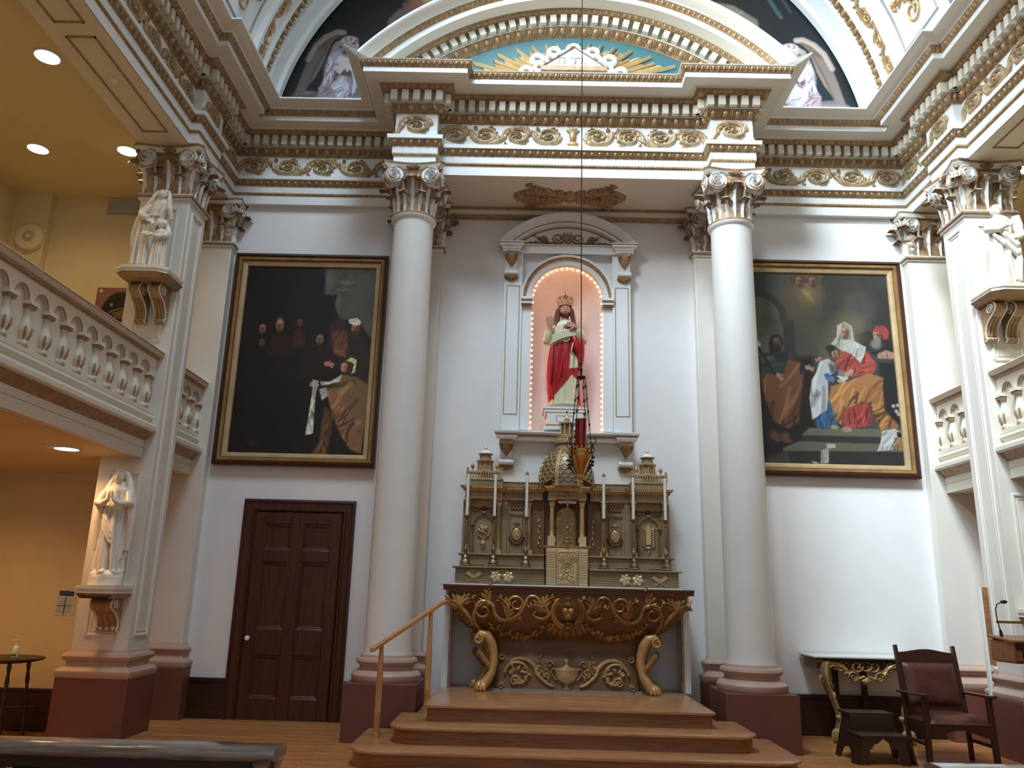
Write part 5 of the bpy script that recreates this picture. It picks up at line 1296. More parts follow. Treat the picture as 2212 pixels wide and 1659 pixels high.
# candlesticks
def candlestick(x,label):
    y=-.395; z0=1.866; r=empty('candlestick',(x,y,z0),label,'candlestick','tall candlesticks on the altar'); c=(x,y)
    d=MB(); lathe(d,[(.062,z0),(.066,z0+.012),(.045,z0+.03),(.05,z0+.05),(.028,z0+.085),(.034,z0+.11),(.018,z0+.135),(.022,z0+.15),(.014,z0+.165)],'bronze',c,6)
    for k in range(3):
        a=-PI/2+2*PI*k/3; q=(x+.06*math.cos(a),y+.06*math.sin(a)); ell(d,(*q,z0+.014),(.02,.02,.013),'bronze',8,6); tube(d,[(*q,z0+.02),(x+.05*math.cos(a),y+.05*math.sin(a),z0+.06),(x+.02*math.cos(a),y+.02*math.sin(a),z0+.10)],[.010,.012,.006],'bronze',6)
    d.build('foot',r)
    d=MB(); lathe(d,[(.012,z0+.16),(.026,z0+.175),(.030,z0+.20),(.024,z0+.225),(.012,z0+.24),(.018,z0+.25),(.011,z0+.262),(.018,z0+.28),(.017,z0+.50),(.014,z0+.52),(.022,z0+.54),(.012,z0+.555),(.016,z0+.575)],'bronze',c,14); d.build('stem',r)
    d=MB(); lathe(d,[(.012,z0+.57),(.030,z0+.588),(.046,z0+.60),(.048,z0+.606),(.02,z0+.606),(.02,z0+.615)],'bronze',c,16); d.build('drip_pan',r)
    cn=MB(); lathe(cn,[(.0185,z0+.607),(.0185,z0+1.135),(.015,z0+1.138)],'candle',c,16); co=cn.build('candle',r)
    cn=MB(); lathe(cn,[(.0195,z0+1.13),(.0195,z0+1.155),(.012,z0+1.165),(.006,z0+1.175)],'bronze',c,12); cn.build('candle_cap',co)
for x,l in ((-1.235,'outermost candlestick at the left end of the altar'),(-.895,'second candlestick from the left end of the altar'),(-.50,'candlestick with white candle just left of the tabernacle'),(.455,'candlestick with white candle just right of the tabernacle'),(.82,'second candlestick from the right end of the altar'),(1.215,'outermost candlestick at the right end of the altar')): candlestick(x,'bronze '+l if l[0]!='s' else l+', white candle')
# handrail
hr=empty('handrail',(-1.7,-1.6,.16),'light wooden handrail with two turned posts on the left of the steps','handrail')
def post(x,y,z0,z1):
    d=MB(); lathe(d,[(.032,z0),(.032,z0+.22),(.036,z0+.235),(.030,z0+.26),(.034,z0+.45),(.028,z0+.65),(.022,z1-.05),(.022,z1)],'railwood',(x,y),14); d.build('post',hr)
post(-1.94,-1.95,.16,1.03); post(-1.52,-1.38,.32,1.36)
d=MB()
A=Vector((-2.02,-2.06,.98)); B=Vector((-1.42,-1.24,1.44)); C_=Vector((-1.36,-1.10,1.445))
for p,q in ((A,B),(B,C_)):
    dd=(q-p).normalized(); s_=dd.cross(Vector((0,0,1))).normalized()*.028; u=Vector((0,0,.022))
    d.add([tuple(w) for w in (p-s_-u,p+s_-u,p+s_+u,p-s_+u,q-s_-u,q+s_-u,q+s_+u,q-s_+u)],[(0,3,2,1),(4,5,6,7),(0,1,5,4),(1,2,6,5),(2,3,7,6),(3,0,4,7)],'railwood')
d.build('rail',hr,bevel=.008)
# ================================================================ PAINTED CANVASES (vertex-coloured flat artworks)
def s2l(c): return np.where(c<=.04045,c/12.92,((c+.055)/1.055)**2.4)
class Canvas:
    def __init__(s,w,h,base): s.w,s.h=w,h; s.a=np.zeros((h,w,3))+np.array(base)/255.; yy,xx=np.mgrid[0:h,0:w]; s.X=(xx+.5)/w; s.Y=(yy+.5)/h; s.asp=h/w; s.rng=np.random.RandomState(4)
    def blend(s,m,c,al=1): m=(np.clip(m,0,1)*al)[...,None]; s.a=s.a*(1-m)+np.array(c)/255.*m
    def noise(s,n,seed=0):
        r=np.random.RandomState(seed); out=np.zeros((s.h,s.w)); amp=1;tot=0
        for o in range(4):
            k=n*2**o; g=r.rand(int(k*s.asp)+2,k+2); y=s.Y*(g.shape[0]-1.001); x=s.X*(g.shape[1]-1.001); i=y.astype(int); j=x.astype(int); fy=y-i; fx=x-j; fy=fy*fy*(3-2*fy); fx=fx*fx*(3-2*fx)
            out+=amp*((g[i,j]*(1-fx)+g[i,j+1]*fx)*(1-fy)+(g[i+1,j]*(1-fx)+g[i+1,j+1]*fx)*fy); tot+=amp; amp*=.5
        return out/tot
    def blur(s,m,r):
        r=max(0,int(r)); 
        if r==0: return m
        for ax in (0,1):
            c=np.cumsum(np.concatenate([np.repeat(np.take(m,[0],ax),r+1,ax),m,np.repeat(np.take(m,[-1],ax),r,ax)],ax),ax)
            n=m.shape[ax]; m=(np.take(c,range(2*r+1,2*r+1+n),ax)-np.take(c,range(0,n),ax))/(2*r+1)
        return m
    def poly(s,P,c,soft=1,al=1,shade=None):
        m=np.zeros((s.h,s.w),bool); n=len(P); j=n-1
        for i in range(n):
            xi,yi=P[i];xj,yj=P[j]
            if yi!=yj:
                cond=((yi>s.Y)!=(yj>s.Y))&(s.X<(xj-xi)*(s.Y-yi)/(yj-yi)+xi); m^=cond
            j=i
        m=s.blur(m.astype(float),soft)
        if shade: s.blend(m,c,al); s.fold(m,P,c,*shade)
        else: s.blend(m,c,al)
    def fold(s,m,P,c,ang,freq,amp,seed=0):
        # cloth folds painted as soft light and dark brush strokes following the garment
        r=np.random.RandomState(seed+int(freq)); xs=[p[0] for p in P]; ys=[p[1] for p in P]; W_=max(xs)-min(xs); H_=(max(ys)-min(ys))*s.asp; S=max(W_,H_); keep=s.a.copy(); n=int(10+freq*.35)
        dk=(c[0]*.38,c[1]*.34,c[2]*.34); lt=(min(255,c[0]*1.28+18),min(255,c[1]*1.28+18),min(255,c[2]*1.25+16)); d=ang+PI/2
        for k in range(n):
            x=min(xs)+W_*r.rand(); y=min(ys)*s.asp+H_*r.rand(); a=d+r.uniform(-.35,.35); cv_=r.uniform(-1.2,1.2); L=S*r.uniform(.35,.8); pts=[]
            for q in range(8): pts.append((x,y/s.asp)); x+=math.cos(a)*L/8; y+=math.sin(a)*L/8; a+=cv_/8
            s.line(pts,S*r.uniform(.012,.035),dk if k%2 else lt,amp*r.uniform(.5,.95),2.6)
        new=s.a; mm_=np.clip(m,0,1)[...,None]; s.a=keep*(1-mm_)+new*mm_
    def ell(s,cx,cy,rx,ry,c,soft=.25,al=1,rot=0):
        dx,dy=s.X-cx,(s.Y-cy)*s.asp; u=dx*math.cos(rot)+dy*math.sin(rot); v=-dx*math.sin(rot)+dy*math.cos(rot)
        d=np.sqrt((u/rx)**2+(v/(ry*s.asp))**2); s.blend(np.clip((1+soft-d)/(2*soft)+0*d,0,1) if soft else d<1,c,al)
    def line(s,P,w,c,al=1,soft=1.5):
        m=np.zeros((s.h,s.w))
        for (x0,y0),(x1,y1) in zip(P,P[1:]):
            dx,dy=x1-x0,(y1-y0)*s.asp; L=dx*dx+dy*dy+1e-12; t=np.clip(((s.X-x0)*dx+(s.Y-y0)*s.asp*dy)/L,0,1)
            d=np.hypot(s.X-x0-t*dx,(s.Y-y0)*s.asp-t*dy); m=np.maximum(m,np.clip((w-d)/(w*soft*.35)+.5,0,1)*(d<w*1.6))
        s.blend(m,c,al)
    def face(s,cx,cy,r,c=(190,150,120),look=0,hair=None,beard=None,dark=.5):
        if hair: s.ell(cx-look*r*.25,cy-r*.25/s.asp,r*1.10,r*1.20/s.asp,hair,.2)
        s.ell(cx,cy,r*.74,r*1.04/s.asp,c,.15); s.ell(cx-look*r*.45+r*.30,cy+r*.1,r*.50,r*1.0/s.asp,(c[0]*.42,c[1]*.34,c[2]*.30),.9,.75); s.ell(cx,cy+r*.95/s.asp,r*.42,r*.3/s.asp,(c[0]*.5,c[1]*.42,c[2]*.38),.6,.7); s.ell(cx+look*r*.2-r*.1,cy-r*.55/s.asp,r*.42,r*.28/s.asp,(min(255,c[0]*1.12),min(255,c[1]*1.1),min(255,c[2]*1.05)),.9,.6)
        for k in (-1,1): s.ell(cx+look*r*.3+k*r*.28,cy-r*.12/s.asp,r*.13,r*.07/s.asp,(40,25,20),.4,.8); s.line([(cx+look*r*.3+k*r*.42,cy-r*.27/s.asp),(cx+look*r*.3+k*r*.15,cy-r*.25/s.asp)],r*.04,(60,40,30),.8)
        s.line([(cx+look*r*.33,cy-r*.1/s.asp),(cx+look*r*.42,cy+r*.25/s.asp)],r*.06,(min(255,c[0]*1.15),c[1]*1.05,c[2]),.6)
        s.line([(cx+look*r*.3-r*.2,cy+r*.5/s.asp),(cx+look*r*.3+r*.2,cy+r*.5/s.asp)],r*.06,(140,60,50),.7)
        if beard: s.ell(cx+look*r*.2,cy+r*.85/s.asp,r*.6,r*.6/s.asp,beard,.3,.95); s.line([(cx+look*r*.3-r*.25,cy+r*.42/s.asp),(cx+look*r*.3+r*.25,cy+r*.42/s.asp)],r*.07,beard,.8)
    def hand(s,x,y,r,a,c=(190,145,115)):
        s.ell(x,y,r*.6,r*.45/s.asp,c,.2,1,a)
        for k in range(4):
            b=a+(k-1.5)*.22; s.line([(x+r*.3*math.cos(b),y+r*.3*math.sin(b)/s.asp),(x+r*1.25*math.cos(b),y+r*1.25*math.sin(b)/s.asp)],r*.12,c); 
        b=a-1.0; s.line([(x,y),(x+r*.8*math.cos(b),y+r*.8*math.sin(b)/s.asp)],r*.13,c)
def paint_mat(name,rough=.45):
    m=bpy.data.materials.new(name); m.use_nodes=True; N=m.node_tree.nodes; a=N.new('ShaderNodeVertexColor'); a.layer_name='paint'; b=N['Principled BSDF']; b.inputs['Roughness'].default_value=rough
    m.node_tree.links.new(a.outputs[0],b.inputs['Base Color']); MT[name]=m
paint_mat('oil_paint',.42); paint_mat('mural_paint',.75)
def canvas_obj(name,cv,P,parent,m='oil_paint',gain=1.0,mask=None):
    # P(u,v)->xyz with v downwards; one quad per dab of paint
    h,w=cv.h,cv.w; yy,xx=np.mgrid[0:h+1,0:w+1]; V=np.array([P(x/w,y/h) for y,x in zip(yy.ravel(),xx.ravel())],dtype=np.float32)
    idx=(np.arange(h)[:,None]*(w+1)+np.arange(w)[None,:]); keep=np.ones((h,w),bool) if mask is None else mask(cv.X,cv.Y)
    q=idx[keep]; F=np.stack([q,q+w+1,q+w+2,q+1],-1)
    me=bpy.data.meshes.new(name); me.vertices.add(len(V)); me.vertices.foreach_set('co',V.ravel())
    nf=len(F); me.loops.add(nf*4); me.loops.foreach_set('vertex_index',F.ravel().astype(np.int32)); me.polygons.add(nf); me.polygons.foreach_set('loop_start',np.arange(nf,dtype=np.int32)*4)
    try: me.polygons.foreach_set('loop_total',np.full(nf,4,dtype=np.int32))
    except Exception: pass
    me.update(calc_edges=True)
    col=s2l(np.clip(cv.a,0,1))*gain; lum=col.mean(-1,keepdims=True); col=col*.82+lum*.18; col=col[keep]; ca=me.color_attributes.new('paint','FLOAT_COLOR','CORNER')
    C4=np.ones((nf,4,4),dtype=np.float32); C4[:,:,:3]=col[:,None,:]; ca.data.foreach_set('color',C4.ravel()); me.materials.append(MT[m])
    o=bpy.data.objects.new(name,me); COL.objects.link(o)
    if parent: o.parent=parent; o.matrix_parent_inverse=Matrix.Translation(-parent.location)
    return o
def frame_ring(mb,x0,x1,z0,z1,prof,y=0):
    v=[];K=len(prof)
    for d,p,m in prof: v+=[(x0+d,y-p,z0+d),(x1-d,y-p,z0+d),(x1-d,y-p,z1-d),(x0+d,y-p,z1-d)]
    f=[(k*4+i,k*4+(i+1)%4,(k+1)*4+(i+1)%4,(k+1)*4+i) for k in range(K-1) for i in range(4)]; mm=[prof[k][2] for k in range(K-1) for i in range(4)]
    mb.addm(v,f,mm)
FP_=[(0,.002,'darkwood_frame'),(0,.10,'darkwood_frame'),(.035,.115,'darkwood_frame'),(.045,.09,'gold2'),(.065,.105,'gold2'),(.09,.10,'gold2'),(.10,.075,'darkwood_frame'),(.108,.075,'pale_gold'),(.165,.055,'pale_gold'),(.172,.03,'darkwood_frame'),(.18,.03,'darkwood_frame')]
# ---- left, dark painting
def mapper(tl,tr,br,bl):
    def f(x,y):
        v=(y-tl[1])/(bl[1]-tl[1]); 
        for _ in range(3):
            xl=tl[0]+(bl[0]-tl[0])*v; xr=tr[0]+(br[0]-tr[0])*v; u=(x-xl)/(xr-xl); yt=tl[1]+(tr[1]-tl[1])*u; yb=bl[1]+(br[1]-bl[1])*u; v=(y-yt)/(yb-yt)
        return (u,v)
    return f
m_=mapper((302,168),(1195,200),(1100,1475),(162,1465)); M_=lambda L:[m_(*p) for p in L]; sc=1/930.
c=Canvas(330,470,(17,15,14))
n=c.noise(4,1); c.blend(n*.5,(32,26,22),.6)
sky=[(835,190),(1200,195),(1180,720),(1050,560),(960,560),(880,620),(900,450),(830,400)]
c.poly(M_(sky),(74,70,60),3); c.blend(np.where(c.X>.62,1,0)*np.where(c.Y<.34,1,0)*np.clip(c.noise(5,7)-.5,0,1)*3*((c.a[...,0]>.15)),(120,114,98),.7); 
c.blend(np.where(c.a[...,0]>.15,1,0)*np.clip(.5-c.noise(6,9),0,1)*3,(45,45,42),.7)
c.ell(*m_(985,295),40*sc,14*sc/c.asp,(140,130,80),.8,.6); c.ell(*m_(960,345),40*sc,10*sc/c.asp,(130,122,95),.8,.5)
c.poly(M_([(640,200),(835,200),(830,390),(920,380),(905,470),(900,560),(870,610),(640,620)]),(16,18,22),3)
for k in range(14): c.ell(*m_(850+7*k*.8+8*math.sin(k*2.1),395+14*k),22*sc,16*sc/c.asp,(17,20,18),.5)
c.poly(M_([(870,590),(960,545),(1010,640),(1000,900),(860,780)]),(52,28,18),4); 
for (x,y,r,l) in ((398,620,32,.8),(395,720,28,.6),(520,600,40,.7),(660,580,28,.3),(800,700,36,.6)):
    c.face(*m_(x,y),r*sc,(150,105,80) if r>30 else (110,70,50),l,hair=(22,14,12)); 
c.ell(*m_(520,565),18*sc,22*sc/c.asp,(190,150,110),.8,.6)
c.poly(M_([(620,640),(680,620),(700,740),(600,760)]),(74,24,18),4,.9,shade=(.3,50,.5)); c.poly(M_([(460,660),(590,670),(600,820),(430,820)]),(50,18,16),5,.8)
c.poly(M_([(700,740),(880,740),(960,920),(820,930),(640,1000)]),(38,22,20),5,.8)
c.poly(M_([(880,640),(990,640),(1000,780),(950,800),(900,770)]),(96,52,32),4,1,shade=(.5,40,.6)); c.poly(M_([(890,760),(960,770),(1000,830),(900,800)]),(120,66,38),3)
c.poly(M_([(1000,650),(1140,680),(1160,900),(1130,1060),(980,960),(1000,780)]),(44,28,22),5)
c.face(*m_(1050,625),40*sc,(150,92,68),-.4,hair=(38,24,18),beard=(60,36,24)); c.poly(M_([(1003,560),(1060,550),(1090,575),(1085,600),(1040,600),(1003,585)]),(205,195,170),1,1,shade=(1.4,70,.4))
c.line(M_([(960,550),(1055,455)]),3*sc,(90,80,60))
c.hand(*m_(850,870),38*sc,.2,(170,108,80))
c.face(*m_(972,895),34*sc,(185,125,95),-.8,hair=(60,36,24)); c.poly(M_([(980,850),(1020,822),(1058,840),(1050,920),(1020,945),(1040,870),(1000,850)]),(190,180,130),1,1,shade=(1,60,.5))
c.poly(M_([(950,940),(1060,960),(1140,1010),(1120,1240),(1090,1470),(1010,1440),(930,1320),(880,1180),(850,1060),(800,1050),(870,1010)]),(112,80,40),2,1,shade=(.9,36,.75,3))
c.poly(M_([(860,1050),(900,1040),(1000,1160),(1080,1340),(1090,1440),(980,1380),(920,1260)]),(128,80,48),3,.9,shade=(.6,30,.7,5))
c.poly(M_([(830,1160),(900,1200),(880,1330),(850,1475),(740,1470),(800,1400)]),(92,60,30),4,.9,shade=(.1,40,.6))
c.poly(M_([(800,990),(870,990),(960,940),(940,990),(860,1010),(810,1020)]),(170,165,150),1.5,1,shade=(1.2,60,.5))
c.poly(M_([(795,1040),(850,1030),(855,1090),(815,1120)]),(150,150,145),1,1,shade=(.8,60,.5)); c.hand(*m_(775,1015),34*sc,3.3,(190,140,105))
c.poly(M_([(750,975),(790,985),(770,1100),(760,1250),(752,1340),(700,1350),(725,1220),(748,1060)]),(190,185,165),1,1,shade=(.1,70,.55))
c.ell(*m_(560,900),160*sc,200*sc/c.asp,(24,22,22),1,.4); c.ell(*m_(330,1400),30*sc,20*sc/c.asp,(70,40,25),.8,.6)
FP=[(d,p,{'gold2':'frame_gold','pale_gold':'frame_pale'}.get(m,m)) for d,p,m in FP_]
pl=empty('framed_painting',(-3.54,0,3.08),'large very dark framed painting with kneeling woman, on the wall left of the altar','painting')
X0,X1,Z0,Z1=-4.60,-2.48,3.085,6.04
mb=MB(); frame_ring(mb,X0,X1,Z0,Z1,FP); mb.build('frame',pl,angle=25)
mb=MB(); mb.box(X0+.005,X1-.005,-.025,-.002,Z0+.005,Z1-.005,'darkwood_frame'); mb.build('backing',pl)
canvas_obj('canvas',c,lambda u,v:(X0+.175+(X1-X0-.35)*u,-.034,Z1-.175-(Z1-Z0-.35)*v),pl,gain=1.35)
# ---- right, lighter painting
m_=mapper((103,165),(995,180),(1110,1480),(160,1470)); M_=lambda L:[m_(*p) for p in L]; sc=1/925.
c=Canvas(380,530,(70,68,60))
n=c.noise(3,12); c.blend(np.clip(n-.35,0,1)*2,(98,92,76),.8); c.blend(np.clip(c.noise(4,14)-.5,0,1)*2.5*(c.X>.45),(104,114,116),.7); c.blend(np.clip(.55-c.noise(4,15),0,1)*2*(c.X>.5),(48,50,50),.7)
c.ell(*m_(430,330),110*sc,150*sc/c.asp,(150,112,62),1,.5); c.ell(*m_(480,300),60*sc,70*sc/c.asp,(190,140,74),1,.6); c.poly(M_([(420,270),(470,300),(520,390),(500,370),(440,320)]),(200,160,90),4,.6)
for x in (412,500): c.face(*m_(x,225),34*sc,(170,120,92),.1,hair=(110,80,50)); c.poly(M_([(x-70,190),(x-20,230),(x-60,235)]),(90,60,45),2,.8); c.poly(M_([(x+40,170),(x+70,200),(x+30,230)]),(120,90,60),2,.8)
c.poly(M_([(103,300),(160,300),(240,350),(285,430),(300,500),(300,800),(110,800)]),(116,110,96),3,.9)
c.poly(M_([(103,500),(300,480),(300,800),(120,800)]),(92,84,70),12,.5); 
for k in range(16):
    t=PI/2*k/15; p=(110+190*math.sin(t),500-185*math.cos(t)); c.ell(*m_(*p),24*sc,24*sc/c.asp,(74,60,52),.2)
c.poly(M_([(280,490),(375,500),(375,530),(280,530)]),(84,70,60),1); c.poly(M_([(298,520),(368,520),(390,800),(310,800)]),(66,56,50),2)
c.poly(M_([(120,790),(500,760),(520,1280),(160,1460)]),(40,30,26),8)
c.poly(M_([(120,740),(300,720),(370,770),(330,900),(150,900)]),(54,70,64),3,1,shade=(1.2,34,.6)); c.poly(M_([(240,740),(330,730),(340,800),(250,800)]),(34,36,44),3,.8)
c.face(*m_(255,670),42*sc,(150,108,84),.2,hair=(38,26,22),beard=(46,32,26)); c.ell(*m_(222,700),20*sc,50*sc/c.asp,(38,26,22),.4)
c.poly(M_([(140,880),(300,880),(330,780),(420,800),(440,860),(420,1000),(400,1200),(330,1250),(230,1200),(170,1050)]),(128,78,40),3,1,shade=(.5,30,.7,6))
c.line(M_([(130,700),(240,880)]),8*sc,(38,36,28)); c.hand(*m_(265,890),32*sc,.9,(180,140,112)); c.hand(*m_(460,835),34*sc,.25,(186,142,112)); c.poly(M_([(410,810),(445,820),(440,880),(410,880)]),(40,38,60),2)
for (x,y) in ((235,1290),(305,1300)): c.ell(*m_(x,y),32*sc,26*sc/c.asp,(120,76,54),.4); c.ell(*m_(x+20,y+30),34*sc,14*sc/c.asp,(110,70,50),.4)
# stone steps
c.poly(M_([(415,1290),(470,1240),(1105,1245),(1105,1300)]),(116,114,92),1); c.poly(M_([(415,1290),(1105,1300),(1105,1345),(450,1340)]),(58,58,52),2); c.poly(M_([(290,1375),(400,1330),(1110,1345),(1110,1390),(290,1395)]),(112,110,90),1); c.poly(M_([(320,1395),(1110,1395),(1112,1480),(340,1475)]),(50,52,48),2)
# old man in dark robe with red cap leaning at right
c.poly(M_([(790,610),(860,575),(920,590),(1040,650),(1050,760),(900,740),(830,680)]),(42,48,46),2,1,shade=(.9,30,.5)); c.face(*m_(935,610),40*sc,(196,150,118),-.5,beard=(150,146,136)); c.poly(M_([(905,570),(930,540),(985,540),(1015,580),(1008,630),(975,640),(965,590),(910,580)]),(196,56,48),1.5,1,shade=(1,40,.4)); c.ell(*m_(925,670),38*sc,34*sc/c.asp,(140,138,130),.4)
c.poly(M_([(935,735),(990,710),(1045,725),(1045,770),(935,770)]),(196,142,116),1.5,1,shade=(.1,90,.4)); c.poly(M_([(930,775),(1050,775),(1060,800),(930,795)]),(70,72,70),1); c.poly(M_([(940,795),(1060,800),(1090,1230),(980,1200)]),(40,42,42),2)
# seated woman
c.ell(*m_(735,590),95*sc,95*sc/c.asp,(176,146,80),.9,.6)
c.poly(M_([(650,720),(760,700),(880,730),(930,820),(900,880),(700,900),(650,820)]),(186,60,46),2,1,shade=(.9,30,.6,8)); c.poly(M_([(860,730),(920,790),(915,860),(790,860),(780,830),(850,800)]),(198,74,54),1.5,1,shade=(1.4,34,.5))
c.poly(M_([(620,960),(720,930),(880,870),(975,900),(970,960),(900,980),(940,1080),(880,1090),(830,1060),(700,1140),(690,1220),(640,1190),(600,1060)]),(190,124,52),2,1,shade=(.6,26,.75,9))
c.poly(M_([(880,980),(970,960),(980,1120),(1080,1220),(1060,1245),(960,1255),(900,1150)]),(176,112,48),3,1,shade=(.8,30,.7,2))
c.poly(M_([(700,1130),(800,1080),(870,1070),(900,1180),(880,1225),(780,1240),(700,1225)]),(178,52,44),2,1,shade=(.2,34,.6,4))
c.poly(M_([(620,670),(660,620),(664,540),(715,512),(765,545),(780,650),(860,690),(840,760),(820,800),(760,740),(700,715),(650,700)]),(196,194,182),1.5,1,shade=(.5,40,.5,5)); c.face(*m_(715,590),42*sc,(204,158,126),-.1); c.poly(M_([(680,640),(760,640),(770,710),(690,715)]),(206,202,190),2,1,shade=(1.4,60,.4))
c.ell(*m_(725,1248),34*sc,20*sc/c.asp,(190,140,110),.3)
# girl in white and blue
c.poly(M_([(500,1210),(560,1100),(610,1060),(650,1200),(660,1235),(540,1250)]),(46,92,140),2,1,shade=(.2,40,.7,3)); c.ell(*m_(640,1235),28*sc,14*sc/c.asp,(190,150,120),.3)
c.poly(M_([(545,790),(600,770),(640,800),(665,850),(600,900),(600,1040),(590,1120),(490,1190),(472,1040),(490,920),(520,870)]),(202,202,198),1.5,1,shade=(.3,34,.55,7)); c.poly(M_([(600,800),(665,820),(665,870),(620,870)]),(80,84,90),3,.8)
c.poly(M_([(570,880),(600,870),(650,905),(640,935),(590,920)]),(70,120,170),1.5,1,shade=(1,50,.5)); c.hand(*m_(680,925),30*sc,.05,(206,166,140))
c.ell(*m_(640,730),60*sc,60*sc/c.asp,(180,156,90),.9,.3); c.face(*m_(648,738),32*sc,(212,170,142),.5,hair=(56,38,28)); c.ell(*m_(620,700),36*sc,22*sc/c.asp,(54,36,28),.3)
c.poly(M_([(655,890),(720,880),(740,910),(700,925)]),(216,210,196),1); c.poly(M_([(672,850),(715,860),(712,900),(668,885)]),(130,134,136),1); c.hand(*m_(755,860),36*sc,2.5,(204,158,130)); c.hand(*m_(545,770),26*sc,2.6,(190,120,96))
# cloth, basket, scroll, flowers
c.poly(M_([(960,1255),(1050,1240),(1085,1265),(1060,1300),(1030,1380),(925,1390),(950,1330)]),(206,208,206),1.5,1,shade=(.7,50,.5,2)); c.poly(M_([(1040,1300),(1100,1290),(1105,1385),(1045,1380)]),(176,138,76),1,1,shade=(0,90,.4)); c.poly(M_([(1060,1260),(1095,1270),(1090,1300),(1065,1290)]),(40,34,30),1.5)
c.poly(M_([(545,1390),(600,1370),(600,1470),(545,1475)]),(180,178,166),1,1,shade=(0,60,.3)); c.poly(M_([(580,1345),(640,1345),(650,1370),(590,1375)]),(196,194,182),1); c.poly(M_([(475,1455),(545,1470),(500,1475)]),(190,188,176),1)
for (x,y) in ((1040,1090),(1070,1085),(1060,1125),(1075,1145),(135,680),(128,665)): c.ell(*m_(x,y),12*sc,12*sc/c.asp,(200,208,196),.5)
pr=empty('framed_painting',(3.55,0,3.1),'large framed painting of seated woman in red and gold, right of the altar','painting')
X0r,X1r,Z0r,Z1r=2.40,4.565,3.115,6.105
mb=MB(); frame_ring(mb,X0r,X1r,Z0r,Z1r,FP); mb.build('frame',pr,angle=25)
mb=MB(); mb.box(X0r+.005,X1r-.005,-.025,-.002,Z0r+.005,Z1r-.005,'darkwood_frame'); mb.build('backing',pr)
canvas_obj('canvas',c,lambda u,v:(X0r+.175+(X1r-X0r-.35)*u,-.034,Z1r-.175-(Z1r-Z0r-.35)*v),pr,gain=.52)
